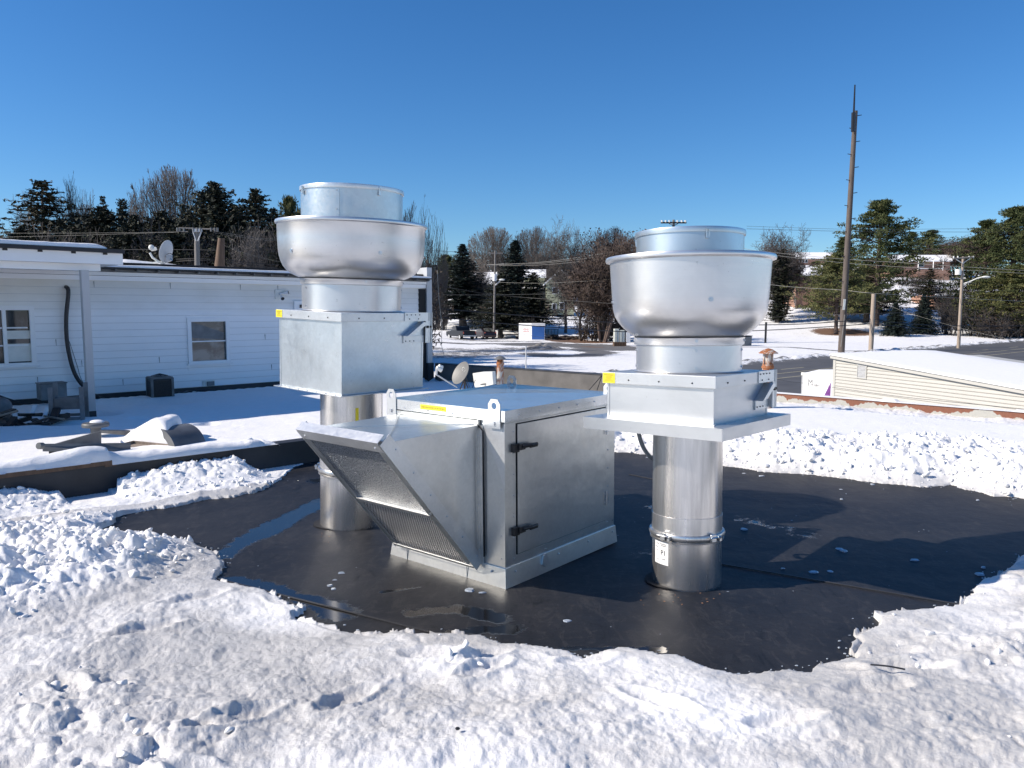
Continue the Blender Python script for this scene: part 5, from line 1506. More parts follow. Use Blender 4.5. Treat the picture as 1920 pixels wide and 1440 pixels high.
Dr = [6.0]
while Dr[-1] < 3500: Dr.append(Dr[-1] + (1.2 if Dr[-1] < 50 else .42 if Dr[-1] < 125 else 1.2 if Dr[-1] < 200 else 6 if Dr[-1] < 400 else 90))
Dr = np.array(Dr); cc = np.concatenate([np.arange(-5200, -300, 120), np.arange(-300, 760, 14), np.arange(760, 1960, 3.4), np.arange(1960, 2400, 14), np.arange(2400, 7500, 120)])
X = (cc[None, :] - 960) / FPX * Dr[:, None]; Y = np.repeat(Dr[:, None], len(cc), 1)
far = np.clip((Y - 100) / 100, 0, 1)
Z = gz(X, Y) + far * (fbm(X * .05, Y * .05, 3, 4) - .5) * .8
# street geometry
SA = atz(1456, 681, GZ); SB = atz(1920, 641.5, GZ); sdv = (SB - SA).normalized(); snv = Vector((-sdv.y, sdv.x, 0))    # snv away from viewer
tS = (X - SA.x) * snv.x + (Y - SA.y) * snv.y; sS = (X - SA.x) * sdv.x + (Y - SA.y) * sdv.y
Z = Z + np.where((tS > .2) & (tS < 3.2), .16 * np.exp(-((tS - 1.1) / .7) ** 2) + .25 * chunks(X, Y, .9, 2) * np.exp(-((tS - 1.2) / .7) ** 2), 0)
asph = np.zeros_like(X); soil = np.zeros_like(X)
def stroke(arr, pts, w, amt=1.0):
    P = [atz(a, b, GZ) if b > 612 else gp(a, 110 + (612 - b)) for a, b in pts]
    d = seg_dist(X, Y, P); np.maximum(arr, amt * np.clip(1.35 - d / w, 0, 1), out=arr)
stroke(asph, [(818, 643.5), (880, 645), (960, 644), (1040, 643)], 1.6, 1.1)
stroke(asph, [(1000, 646), (1060, 647), (1110, 648), (1150, 654)], 4.2, 1.25)
stroke(asph, [(1090, 655), (1130, 661), (1100, 667), (1030, 668), (1000, 663)], 2.0, .95)
stroke(asph, [(1120, 652), (1190, 656), (1240, 655)], 1.3, .9)
stroke(asph, [(840, 668), (900, 660), (960, 654)], 5.5, .62)
stroke(asph, [(820, 655), (880, 656)], 4.0, .60)
stroke(asph, [(860, 638), (930, 640), (1000, 640)], 3.0, .6)
stroke(asph, [(1392, 650.5), (1480, 651), (1573, 658), (1640, 658)], .75, .95)
stroke(asph, [(930, 622), (1000, 620), (975, 628)], 4, .62)
stroke(asph, [(1180, 656), (1300, 652), (1392, 650.5)], .9, .85)
stroke(soil, [(1040, 634), (1075, 640), (1110, 642)], 3.2, 1.1)
stroke(soil, [(1100, 650), (1120, 651)], 1.6, .6)
asph = np.maximum(asph, .80 * np.exp(-((tS - .25) / .55) ** 2) * (sS > -60))
asph = np.maximum(asph, .62 * np.exp(-((tS - 1.3) / .6) ** 2))
mp_ = gp(1578, 111.5); soil = np.maximum(soil, np.clip(1.6 - np.hypot((X - mp_.x) / 3.1, (Y - mp_.y) / 5.5) * .9, 0, 1))
# lawn texture on the near field: thin snow
g = grid_mesh('ground', X, Y, Z, M['ground'], None, {'asphalt': asph, 'soil': soil})
tag(g, 'snow covered ground rising to a hillside', 'ground', kind='structure')
mb = MB(); mb.add([(-6000, -6000, GZ - .4), (6000, -6000, GZ - .4), (6000, 6000, GZ - .4), (-6000, 6000, GZ - .4)], [(0, 1, 2, 3)])
tag(mb.build('ground', M['snow_plain']), 'snowy ground around the building', 'ground', kind='structure')
# road sheet with faint lane lines
W_ = 17.0
def sp_(s, t, z): p = SA + sdv * s + snv * t; return (p.x, p.y, z)
mb = MB(); mb.add([sp_(-90, -W_, GZ + .05), sp_(160, -W_, GZ + .05), sp_(160, 0.1, GZ + .05), sp_(-90, 0.1, GZ + .05)], [(0, 1, 2, 3)])
tag(mb.build('road', M['asph']), 'wet grey street beyond the roof', 'road', kind='structure')
q1 = atz(1460, 702, GZ); t1 = (q1 - SA).dot(snv); q2 = atz(1460, 711, GZ); t2 = (q2 - SA).dot(snv)
mb = MB()
for t_, w_ in ((t1, .07), (t2, .07)):
    mb.add([sp_(-90, t_ - w_, GZ + .056), sp_(160, t_ - w_, GZ + .056), sp_(160, t_ + w_, GZ + .056), sp_(-90, t_ + w_, GZ + .056)], [(0, 1, 2, 3)])
for k in range(30):
    s = -60 + k * 9; mb.add([sp_(s, -3.9, GZ + .056), sp_(s + 3, -3.9, GZ + .056), sp_(s + 3, -3.75, GZ + .056), sp_(s, -3.75, GZ + .056)], [(0, 1, 2, 3)])
tag(mb.build('road_markings', m_plain('faded_marking', (.42, .38, .26), .7)), kind='structure')

# ---------------------------------------------------------------- near neighbours on the right
ta = Vector((10.05, 24, 0)); tb = Vector((12.04, 18.2, 0)); td = (tb - ta).normalized(); tn = Vector((.946, .324, 0))
tb = ta + td * 12
tan = thing('tan_building', 'tan sided building with sloping snowy roof beyond the rusty roof edge', 'building', (ta.x, ta.y, GZ), (0, 0, math.atan2(td.y, td.x)))
# local x towards viewer right, local y = left normal
ly = Vector((-td.y, td.x, 0)); sg = 1 if ly.dot(tn) > 0 else -1
za = atD(1567, 672, 24).z - GZ; zslope = (atD(1920, 736, 18.2).z - GZ - za) / 6.13
zt_ = lambda x: za + zslope * x
mb = MB(); ch = .10; i = 0; z = 0.0
while z < za:
    xe = (z + ch - za) / zslope if zslope < 0 else 12; xe = min(12.0, xe) if z + ch > zt_(12) else 12.0
    xe2 = min(12.0, (z - za) / zslope) if z > zt_(12) else 12.0
    if xe > 0.05:
        mb.add([(0.0, -sg * .026, z), (xe2, -sg * .026, z), (xe, -sg * .004, z + ch), (0.0, -sg * .004, z + ch)], [(0, 1, 2, 3)])
    z += ch
mb.build('wall', M['tan'], tan, fix=False)
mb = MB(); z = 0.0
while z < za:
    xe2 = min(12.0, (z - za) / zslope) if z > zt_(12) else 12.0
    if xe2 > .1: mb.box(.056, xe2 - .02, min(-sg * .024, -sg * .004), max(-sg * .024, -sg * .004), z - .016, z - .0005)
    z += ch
mb.build('lap_shade_strips', M['greige'], tan)  # darker coloured strips stand in for shade below the laps
mb = MB(); mb.add([(.0, 0, 0), (12, 0, 0), (12, 0, zt_(12)), (0, 0, za), (0, sg * 6, 0), (12, sg * 6, 0), (12, sg * 6, zt_(12)), (0, sg * 6, za)], [(0, 1, 2, 3), (4, 7, 6, 5), (0, 3, 7, 4), (1, 5, 6, 2), (3, 2, 6, 7), (0, 4, 5, 1)]); mb.build('wall_core', M['tan'], tan)
mb = MB(); mb.box(-.05, .055, -sg * .035 if sg > 0 else .0, .0 if sg > 0 else .035, 0, za - .02); mb.build('corner_trim', M['tan'], tan)
mb = MB()
def rk(z0, z1, y0, y1, mb):
    mb.add([(-.12, y0, za + z0), (12, y0, zt_(12) + z0), (12, y0, zt_(12) + z1), (-.12, y0, za + z1), (-.12, y1, za + z0), (12, y1, zt_(12) + z0), (12, y1, zt_(12) + z1), (-.12, y1, za + z1)],
           [(0, 1, 2, 3), (4, 7, 6, 5), (0, 4, 5, 1), (3, 2, 6, 7), (0, 3, 7, 4), (1, 5, 6, 2)])
rk(.0, .085, -sg * .10, 0, mb); mb.build('rake_board', M['tan'], tan)
mb = MB(); rk(.0855, .10, -sg * .115, 0, mb); rk(-.012, -.001, -sg * .06, 0, mb); mb.build('drip_edge', M['grey'], tan)
gs = np.arange(-.14, 12, .12); gt = np.array([0, .02, .08, .3, 1, 2, 3, 3.8, 4.3, 4.8, 5.4, 6.0]); S, T = np.meshgrid(gs, gt)
zz = za + zslope * S + .085 + np.array([0, .03, .045, .05, .05, .05, .05, .03, .0, -.1, -.3, -.5])[:, None] + .02 * fbm(S, T, 3, 2) + .015 * np.minimum(T, 4.3)
grid_mesh('roof_snow', S, sg * (T - .125), zz, M['snow_plain'], None, None, tan)
def tl(px, py):      # local coordinates on the tan wall
    r = ray(px, py); o = Vector((0, 0, CZ)); n = -tn; t = (ta - o).dot(n) / r.dot(n); p = o + r * t; return (p - ta).dot(td), p.z - GZ
x0_, z1_ = tl(1609, 681); x1_, z0_ = tl(1626, 711); 
mb = MB(); ya, yb = (-sg * .045, -sg * .022) if sg > 0 else (.022, .045); ya, yb = min(ya, yb), max(ya, yb)
mb.box(x0_, x1_, ya, yb, z1_ - .03, z1_); mb.box(x0_, x1_, ya, yb, z0_, z0_ + .03); mb.box(x0_, x0_ + .03, ya, yb, z0_ + .03, z1_ - .03); mb.box(x1_ - .03, x1_, ya, yb, z0_ + .03, z1_ - .03)
lv = mb.build('gable_vent', M['tan'], tan)
mb = MB(); k = 11
for i in range(k):
    z = z0_ + .045 + (z1_ - z0_ - .08) * i / (k - 1); mb.add([(x0_ + .03, -sg * .040, z - .012), (x1_ - .03, -sg * .040, z - .012), (x1_ - .03, -sg * .022, z + .014), (x0_ + .03, -sg * .022, z + .014)], [(0, 1, 2, 3)])
mb.build('louvres', M['dish_pale'], lv, fix=False)
mb = MB(); mb.box(x0_ + .03, x1_ - .03, min(-sg * .0215, -sg * .0205), max(-sg * .0215, -sg * .0205), z0_ + .03, z1_ - .03); mb.build('vent_back', M['dark'], lv)

# white box trailer with a purple corner
pA = atD(1505, 697, 27.0); pB = atD(1566, 708, 25.3)
d = (pB - pA); d.z = 0; d2 = d.normalized(); Lt = d.length + .3
tr = thing('storage_trailer', 'white box trailer with a purple corner graphic beside the tan building', 'trailer', (pA.x, pA.y, GZ), (0, 0, math.atan2(d2.y, d2.x)))
ht = pA.z - GZ; ht2 = pB.z - GZ
mb = MB(); mb.box(0, Lt, 0, 3.2, .15, min(ht, ht2) - .07); mb.build('body', M['white'], tr, bevel=.02)
mb = MB(); mb.add([(-.04, -.03, ht - .12), (Lt, -.03, ht2 - .12), (Lt, -.03, ht2 - .02), (-.04, -.03, ht - .02), (-.04, 3.2, ht - .12), (Lt, 3.2, ht2 - .12), (Lt, 3.2, ht2 - .02), (-.04, 3.2, ht - .02)],
    [(0, 1, 2, 3), (4, 7, 6, 5), (0, 4, 5, 1), (3, 2, 6, 7), (0, 3, 7, 4), (1, 5, 6, 2)]); mb.build('roof_rail', M['white_dirty'], tr)
mb = MB(); mb.box(-.012, .03, -.02, -.002, .2, ht - .13); mb.build('corner_strip', M['dish_pale'], tr)
gs = np.linspace(.15, Lt, 20); gt = np.linspace(0, 3, 12); S, T = np.meshgrid(gs, gt)
ev = np.clip(T / .5, 0, 1); grid_mesh('roof_snow', S, T, ht - .02 + (ht2 - ht) * S / Lt + ev * .10 + .12 * np.clip((S - .2) / Lt, 0, 1) * ev, M['snow_plain'], None, None, tr)
mb = MB(); xr = d.length - .20; zt2 = ht2 - .16
mb.add([(xr, -.004, zt2), (xr, -.004, zt2 - .75), (xr - .50, -.004, zt2 - .75)], [(0, 1, 2)]); mb.add([(xr, -.004, zt2 - .76), (xr, -.004, zt2 - 1.3), (xr - .85, -.004, zt2 - 1.3), (xr - .51, -.004, zt2 - .76)], [(0, 1, 2, 3)]); mb.build('purple_graphic', M['purple'], tr)
R90 = Matrix.Rotation(math.pi / 2, 4, 'X')
text_mesh('lettering', 'M', .36, M['grey'], tr, Matrix.Translation((.46, -.004, ht - .36)) @ R90)
text_mesh('lettering', 'ARC', .15, M['dish'], tr, Matrix.Translation((.82, -.004, ht - .42)) @ R90)

# ---------------------------------------------------------------- far yard: shed, cars, trailers, cabinets
sh = atz(996.8, 638, GZ); px_m = sh.y / FPX
s_ = thing('small_shed', 'small white shed with a blue door standing on the far snowy lot', 'shed', tuple(sh), (0, 0, R_(-3)))
wl_, wb_ = 24.5 * px_m, 24.5 * px_m; hs_ = 30 * px_m
mb = MB()   # front (blue) side runs right along local x; white side goes back left
mb.add([(0, 0, 0), (wb_, 0, 0), (wb_ - .5, 1.6, 0), (-wl_, .9, 0), (0, 0, hs_), (wb_, 0, hs_), (wb_ - .5, 1.6, hs_), (-wl_, .9, hs_)], [(0, 1, 5, 4), (1, 2, 6, 5), (2, 3, 7, 6), (3, 0, 4, 7), (4, 5, 6, 7)])
mb.build('shed_walls', M['white'], s_)
mb = MB(); mb.box(.04, wb_ - .05, -.02, -.004, .12, hs_ - .22); mb.build('blue_door', M['blue'], s_)
mb = MB(); mb.box(-.05, wb_ + .05, -.04, .0, hs_ - .2, hs_); mb.add([(-wl_, .85, hs_), (0, -.06, hs_), (wb_ + .05, -.06, hs_), (wb_ - .4, 1.7, hs_), (-wl_, .85, hs_ + .12), (0, -.06, hs_ + .12), (wb_ + .05, -.06, hs_ + .12), (wb_ - .4, 1.7, hs_ + .12)], [(0, 1, 5, 4), (1, 2, 6, 5), (2, 3, 7, 6), (3, 0, 4, 7), (4, 5, 6, 7)])
mb.build('roof', M['snow_plain'], s_)
mb = MB(); dv = Vector((-wl_, .9, 0)).normalized(); nv_ = Vector((-dv.y, dv.x, 0)); nv_ = nv_ if nv_.y < 0 else -nv_
rr = random.Random(6)
for row, (z, a, b) in enumerate(((1.45, .5, 1.3), (1.15, .45, 1.3))):
    t = a
    while t < b:
        c = dv * t + nv_ * .012 + Vector((0, 0, z)); hgt = rr.uniform(.07, .12)
        mb.obox(c, dv * .018, nv_ * .003, (0, 0, hgt)); mb.obox(c + dv * .045 + Vector((0, 0, rr.choice((-1, 0, 1)) * hgt * .8)), dv * .04, nv_ * .003, (0, 0, .018)); t += .125
mb.build('red_lettering', M['red'], s_)
# vehicles ---------------------------------------------------------
def car(name, label, cat, prof, length, width, wheels, r, glass, paint, loc, rot, lights, extra=None):
    t = thing(name, label, cat, loc, (0, 0, rot))
    mb = MB(); mb.prism(prof, -width / 2, width / 2, 'xz'); mb.build('body', paint, t, bevel=.06)
    for g_ in glass:
        mb = MB(); mb.prism(g_['p'], g_['y0'], g_['y1'], 'xz'); mb.build('window', M['glass'], t)
    for x in wheels:
        for s in (-1, 1):
            y = s * (width / 2 - .10)
            mb = MB(); mb.tube([(x, y - .11, r), (x, y + .11, r)], r, 20); w = mb.build('wheel', M['tyre'], t, True)
            mb = MB(); mb.tube([(x, y + s * .112, r), (x, y + s * .12, r)], r * .6, 14); mb.build('rim', M['dish_pale'], w)
    for (x, y, z, sx, sy, sz, m) in lights:
        mb = MB(); mb.box(x - sx, x + sx, y - sy, y + sy, z - sz, z + sz); mb.build('tail_light', m, t)
    return t
L = 5.6
pf = [(-2.8, .45), (2.7, .45), (2.78, .75), (2.7, 1.05), (1.5, 1.15), (1.05, 1.22), (.45, 1.80), (-.55, 1.84), (-.85, 1.22), (-2.78, 1.18), (-2.84, .7)]
pk = atz(864, 636.5, GZ)
tk = car('pickup_truck', 'dark pickup truck parked on the snow left of the street lamp', 'pickup truck', pf, L, 1.95, (-1.75, 1.75), .40,
         [dict(p=[(-.68, 1.27), (.95, 1.27), (.42, 1.74), (-.50, 1.77)], y0=-.985, y1=.985)], M['carpaint'], tuple(pk), R_(118),
         [(-2.84, -.88, .98, .02, .06, .12, M['red']), (-2.84, .88, .98, .02, .06, .12, M['red'])], None)
mb = MB(); mb.add([(-.74, -.8, 1.28), (-.74, .8, 1.28), (-.60, .74, 1.76), (-.60, -.74, 1.76)], [(0, 1, 2, 3)]); mb.build('rear_window', M['glass_b'], tk)
mb = MB(); mb.box(-2.70, -.92, -.86, .86, 1.0, 1.225); mb.build('cargo_bed', M['dark'], tk)
mb = MB(); mb.box(-3.0, -2.86, -.9, .9, .48, .66); mb.build('bumper', M['dish_pale'], tk, bevel=.02)
pc = [(-2.1, .32), (2.2, .32), (2.25, .6), (2.1, .85), (1.25, .98), (.45, 1.45), (-.9, 1.50), (-1.75, 1.15), (-2.15, 1.0), (-2.2, .6)]
pk2 = atz(909, 636, GZ)
c2_ = car('parked_car', 'dark hatchback with red rear lamps parked beside the pickup truck', 'car', pc, 4.4, 1.78, (-1.3, 1.35), .32,
         [dict(p=[(-1.55, 1.02), (1.1, 1.0), (.42, 1.40), (-.85, 1.44)], y0=-.90, y1=.90)], M['carpaint2'], tuple(pk2), R_(112),
         [(-2.16, -.76, .95, .02, .08, .08, M['red']), (-2.16, .76, .95, .02, .08, .08, M['red'])])
mb = MB(); mb.add([(-1.90, -.65, 1.10), (-1.90, .65, 1.10), (-1.02, .58, 1.49), (-1.02, -.58, 1.49)], [(0, 1, 2, 3)]); mb.build('rear_window', M['glass_b'], c2_)
sv_ = gp(1483, 150); sv_.z = atD(1483, 547, 150).z
c3_ = car('parked_car', 'dark car parked on the slope above the outdoor stairs by the brick house', 'car', pc, 4.4, 1.78, (-1.3, 1.35), .32,
         [dict(p=[(-1.55, 1.02), (1.1, 1.0), (.42, 1.40), (-.85, 1.44)], y0=-.90, y1=.90)], M['carpaint'], tuple(sv_), R_(5), [(-2.15, -.7, .8, .03, .12, .1, M['red'])])
# flatbed trailer with wheels beside the car, railed trailer right of the shed
fb = atz(952, 634, GZ)
t = thing('flatbed_trailer', 'low empty flatbed trailer between the street lamp and the shed', 'trailer', tuple(fb), (0, 0, R_(-4)))
mb = MB(); mb.box(-1.2, 1.9, -.8, .8, .45, .55); mb.tube([(1.9, 0, .48), (2.7, 0, .45)], .05, 6); mb.build('deck', M['grey'], t)
for s in (-.9, .9):
    mb = MB(); mb.tube([(-.9, s - .1, .33), (-.9, s + .1, .33)], .33, 16); mb.tube([(-.9, s * 1.12 - .01, .33), (-.9, s * 1.12 + .01, .33)], .18, 10); mb.build('wheel', M['tyre'], t, True)
rt_ = atz(1034, 634.5, GZ)
t = thing('railed_trailer', 'small trailer with upright side rails right of the blue door', 'trailer', tuple(rt_), (0, 0, R_(2)))
mb = MB(); mb.box(-.9, .9, -.7, .7, .4, .52); mb.build('deck', M['blackm'], t)
mb = MB()
for s in (-.7, .7):
    for x in frange(-.85, .85, 5): mb.box(x - .025, x + .025, s - .02, s + .02, .52, 1.25)
    mb.box(-.88, .88, s - .02, s + .02, 1.25, 1.30)
mb.build('rails', M['blackm'], t)
for s in (-.8, .8):
    mb = MB(); mb.tube([(.3, s - .08, .28), (.3, s + .08, .28)], .28, 14); mb.build('wheel', M['tyre'], t, True)
# rubble heap
r0 = atz(1018, 655, GZ); gs = np.linspace(-2.6, 2.6, 60); S, T = np.meshgrid(gs, gs); q_ = np.clip(1 - np.hypot(S / 2.5, T / 2.5), 0, 1)
rb = grid_mesh('rubble_pile', S * 1.1 + r0.x, T + r0.y, r0.z + q_ * (.25 + .45 * chunks(S, T, .7, 3) + .3 * fbm(S * 2, T * 2, 4)) - .05, m_plain('rubble', (.22, .21, .20), .9, 0, .7, 1.6, .5, 6), q_ > .01)
tag(rb, 'heap of dark rubble and old snow in front of the shed', 'rubble')
bb = atz(1062, 636, GZ); mb = MB(); rr = random.Random(12)
for k in range(60):
    mb.ball((bb.x + rr.gauss(0, 2.6), bb.y + rr.gauss(0, 1.6), bb.z + rr.uniform(.0, .35)), rr.uniform(.12, .38), 6, 4, (1.3, 1, .6))
tag(mb.build('brush_heap', M['brownleaf']), 'reddish brown brush heap right of the railed trailer', 'brush heap')
# cabinets on pallet
cb_ = atz(1160, 649, GZ); m_ = cb_.y / FPX
t = thing('utility_cabinet', 'pale green utility cabinets on a timber base below the right fan bowl', 'cabinet', tuple(cb_))
mb = MB(); mb.box(-8 * m_, .5 * m_, 0, 1, .45, 1.9); mb.box(1.5 * m_, 11 * m_, 0, 1, .45, 1.75); mb.build('cabinet_body', M['cream'], t, bevel=.03)
mb = MB(); mb.box(-3.9 * m_, -3.6 * m_, -.03, -.005, .5, 1.8); mb.box(6 * m_, 6.3 * m_, -.03, -.005, .5, 1.7); mb.build('door_seams', M['grey'], t)
mb = MB(); mb.box(14 * m_, 22 * m_, 0, 1, .35, 1.6); b2 = mb.build('white_cabinet', M['white'], t, bevel=.03)
mb = MB()
for k in range(8): mb.box((-9 + k * 3) * m_, (-7 + k * 3) * m_, -.15, 1.1, 0, .38)
mb.box(-10 * m_, 15 * m_, -.12, 1.05, .385, .44); mb.build('timber_base', M['brownwood'], t)
ds_ = atz(1146, 633, GZ); m_ = ds_.y / FPX
t = thing('dark_lean_to', 'dark lean to with a pale tan corner post and snow on top', 'shed', tuple(ds_))
mb = MB(); mb.box(-8 * m_, 14 * m_, .2, 2, -.05, 26 * m_); mb.build('dark_wall', M['dark'], t)
mb = MB(); mb.box(-16 * m_, -8.3 * m_, 0, .5, -.05, 25 * m_); mb.build('corner_post', M['pole_l'], t)
mb = MB(); mb.box(-17 * m_, 15 * m_, -.1, 2.1, 26.2 * m_, 28 * m_); mb.build('roof_snow', M['snow_plain'], t, bevel=.05)
# dumpster and post right of the bowl
dp = atz(1402, 648.5, GZ); m_ = dp.y / FPX
t = thing('waste_container', 'dark waste container on the snow right of the big bowl', 'container', tuple(dp), (0, 0, R_(25)))
mb = MB(); mb.prism([(-14 * m_, 0), (9 * m_, 0), (10 * m_, 18 * m_), (-14 * m_, 16 * m_)], 0, 1.5, 'xz'); mb.build('container_body', M['grey'], t, bevel=.03)
mb = MB(); mb.box(-14.5 * m_, 10.5 * m_, -.06, 1.56, 18.2 * m_, 19.2 * m_); mb.build('container_lid', M['blackm'], t)
pst = atz(1435, 643, GZ); mb = MB(); mb.tube([(pst.x, pst.y, pst.z - .1), (pst.x + .02, pst.y, atD(1437, 604, pst.y).z)], .13, 8)
tag(mb.build('dark_post', M['blackm']), 'short dark post standing beside the waste container', 'post')
stk = atz(986, 700, GZ); mb = MB(); mb.tube([(stk.x, stk.y, GZ), (stk.x, stk.y, atD(985, 649, stk.y).z)], .045, 6)
tag(mb.build('marker_stake', M['dish_pale']), 'thin pale stake upright in the snow behind the parapet', 'stake')

# ---------------------------------------------------------------- houses on the hill
def pxw(px, D): return (px - 960) / FPX * D
def hs_wall(mb, px0, px1, y0, y1, D, depth):
    a, b = atD(px0, y1, D), atD(px1, y0, D); mb.box(a.x, b.x, D, D + depth, a.z, b.z); return a, b
def gable_house(name, label, D, wall, roofl, mats, wins=(), extra=None):
    o = atD(wall[0], wall[3], D); t = thing(name, label, 'house', tuple(o))
    def P(px, py, dd=0): return atD(px, py, D + dd) - o
    a, b = P(wall[0], wall[3]), P(wall[1], wall[2])
    mb = MB(); mb.box(a.x, b.x, 0, 8, a.z - 2, b.z); mb.build('wall', mats[0], t)
    if roofl:
        mb = MB()
        for (px0, px1, ye, yr, dd) in roofl:          # eave y, ridge y
            e0, e1 = P(px0, ye), P(px1, ye); r0, r1 = P(px0, yr, dd), P(px1, yr, dd)
            th = .22
            vs = [(e0.x, -.5, e0.z), (e1.x, -.5, e1.z), (r1.x, dd, r1.z), (r0.x, dd, r0.z)]; vs += [(x, y, z - th) for x, y, z in vs]
            mb.add(vs, [(0, 1, 2, 3), (4, 7, 6, 5), (0, 4, 5, 1), (1, 5, 6, 2), (3, 2, 6, 7), (0, 3, 7, 4)])
        mb.build('snowy_roof', M['snow_plain'], t)
    for (px0, px1, y0, y1) in wins:
        a, b = P(px0, y1), P(px1, y0); mb = MB(); mb.box(a.x - .08, b.x + .08, -.07, -.004, a.z - .08, b.z + .08); f = mb.build('window', M['white'], t)
        mb = MB(); mb.box(a.x, b.x, -.085, -.071, a.z, b.z); mb.build('pane', M['glass'], f)
    return t, P
t, P = gable_house('brick_house', 'red brick house with snowy roof, its left corner beside the outdoor stairs', 148, (1491, 1600, 516, 573), [(1487, 1612, 515, 497.5, 5)], (M['brick'],))
mb = MB(); a, b = P(1489.5, 573), P(1491.5, 516); mb.box(a.x, b.x, -.06, -.005, a.z, b.z); mb.build('downspout', M['white_dirty'], t)
mb = MB(); a, b = P(1491, 516), P(1600, 519); mb.box(a.x, b.x, -.2, -.01, b.z, a.z); mb.build('soffit', M['grey'], t)
mb = MB(); c_ = P(1502, 506, 2); mb.tube([c_ + Vector((0, -2.2, -.4)), c_ + Vector((0, -2.2, .6))], .05, 6); mb.ball(c_ + Vector((-.3, -2.2, .5)), .28, 8, 5, (1, .3, 1)); mb.build('roof_antenna', M['dish_pale'], t)
st_ = atD(1484, 571, 146); t = thing('outdoor_stairs', 'grey outdoor stairs climbing beside the brick house', 'stairs', tuple(st_))
mb = MB(); 
for i in range(9): z = i * .30; mb.box(-.75, .75, i * .3, i * .3 + .34, z - .08, z)
mb.build('tread', M['wood'], t, split=1)
mb = MB(); mb.tube([(-.8, 0, .8), (-.8, 2.7, 3.4)], .06, 5); mb.tube([(.8, 0, .8), (.8, 2.7, 3.4)], .06, 5)
for i in range(4): mb.tube([(-.8, i * .85, i * .85 - .6), (-.8, i * .85, .8 + i * .82)], .05, 5); mb.tube([(.8, i * .85, i * .85 - .6), (.8, i * .85, .8 + i * .82)], .05, 5)
mb.build('handrail', M['grey'], t)
mb = MB()
for px, y0, y1 in ((1464, 577, 552), (1477, 570, 545)): a, b = atD(px, y0, 140), atD(px, y1, 140); mb.tube([a, b], .06, 5)
mb.tube([atD(1446, 553, 140), atD(1478, 551, 140)], .04, 5); mb.tube([atD(1446, 569, 140), atD(1478, 570, 140)], .05, 5)
tag(mb.build('railing', M['blackm']), 'thin dark railing left of the outdoor stairs', 'railing')
gable_house('ranch_house', 'far low brick house with three window panes above the brick house roof', 200, (1440, 1560, 484, 502), [(1478, 1570, 484, 473, 5)], (M['brick'],), [(1498.5, 1502, 486.5, 492), (1504, 1508.5, 486.5, 492), (1510, 1514, 486.5, 492)])
t, P = gable_house('ranch_house', 'wide low house with white porch posts between the tall pines', 188, (1668, 1782, 489, 513), [(1664, 1784, 489, 478, 5)], (M['brick'],), [(1722, 1732, 492, 500)])
mb = MB()
for px in (1714, 1742, 1760): a, b = P(px - .8, 513), P(px + .8, 489); mb.box(a.x, b.x, -2.0, -1.7, a.z, b.z)
a, b = P(1714, 505), P(1760, 503.5); mb.box(a.x, b.x, -2.0, -1.9, a.z, b.z)
mb.build('porch_post', M['white'], t, split=1)
mb = MB(); a, b = P(1705, 513), P(1765, 508); mb.box(a.x, b.x, -2.2, -1.5, a.z, b.z); mb.build('porch_wall', M['brick'], t)
gable_house('brick_garage', 'low red brick outbuilding half hidden behind bare shrubs', 136, (1752, 1806, 553, 571), [(1750, 1808, 553, 549, 4)], (M['brick'],))
# olive gabled house in the middle
D = 152; o = atD(1048, 590, D); t = thing('olive_house', 'olive green gabled house behind the bare trees on the hill', 'house', tuple(o))
P = lambda px, py, dd=0: atD(px, py, D + dd) - o
mb = MB(); g_ = [P(1024, 590), P(1076, 590), P(1076, 535), P(1052, 506), P(1024, 528)]; bk2 = [v + Vector((0, 9, 0)) for v in g_]; n = 5
mb.add(g_ + bk2, [tuple(range(n)), tuple(reversed(range(n, 2 * n)))] + [(i, i + n, (i + 1) % n + n, (i + 1) % n) for i in range(n)]); mb.build('wall', M['green_side'], t)
mb = MB()
for a, b in (((1019, 533), (1052, 503.5)), ((1052, 503.5), (1082, 541))):
    p0, p1 = P(*a, 0), P(*b, 0); 
    vs = [p0 + Vector((0, -.6, 0)), p1 + Vector((0, -.6, 0)), p1 + Vector((0, 9.3, 0)), p0 + Vector((0, 9.3, 0))]; vs += [v + Vector((0, 0, -.3)) for v in vs]
    mb.add(vs, [(0, 1, 2, 3), (4, 7, 6, 5), (0, 4, 5, 1), (1, 5, 6, 2), (3, 2, 6, 7), (0, 3, 7, 4)])
mb.build('snowy_roof', M['snow_plain'], t)
for q in ((1037, 1046, 540, 550), (1036, 1042, 570, 580), (1050, 1057, 568, 580)):
    a, b = P(q[0], q[3]), P(q[1], q[2]); mb = MB(); mb.box(a.x - .15, b.x + .15, -.1, -.01, a.z - .15, b.z + .15); f = mb.build('window', M['white'], t); mb = MB(); mb.box(a.x, b.x, -.12, -.101, a.z, b.z); mb.build('pane', M['glass'], f)
# wing with low snow roofs to its left
mb = MB(); a, b = P(980, 588, 2), P(1023.8, 540, 2); mb.box(a.x, b.x, 2, 9, a.z - 2, b.z); mb.build('wing_wall', M['greysheet'], t)
mb = MB()
for (x0_, x1_, ye, yr) in ((980, 1024, 518, 505), (978, 1020, 541, 534)):
    e0, e1, r0, r1 = P(x0_, ye, 1), P(x1_, ye, 1), P(x0_ + 4, yr, 5), P(x1_, yr, 5); vs = [e0, e1, r1, r0]; vs += [v + Vector((0, 0, -.3)) for v in vs]
    mb.add(vs, [(0, 1, 2, 3), (4, 7, 6, 5), (0, 4, 5, 1), (1, 5, 6, 2), (3, 2, 6, 7), (0, 3, 7, 4)])
a, b = P(984, 534, 3), P(1022, 519, 3); mb.build('wing_roof', M['snow_plain'], t); mb = MB(); mb.box(a.x, b.x, 3, 9, a.z, b.z); mb.build('upper_wing', M['green_side'], t)
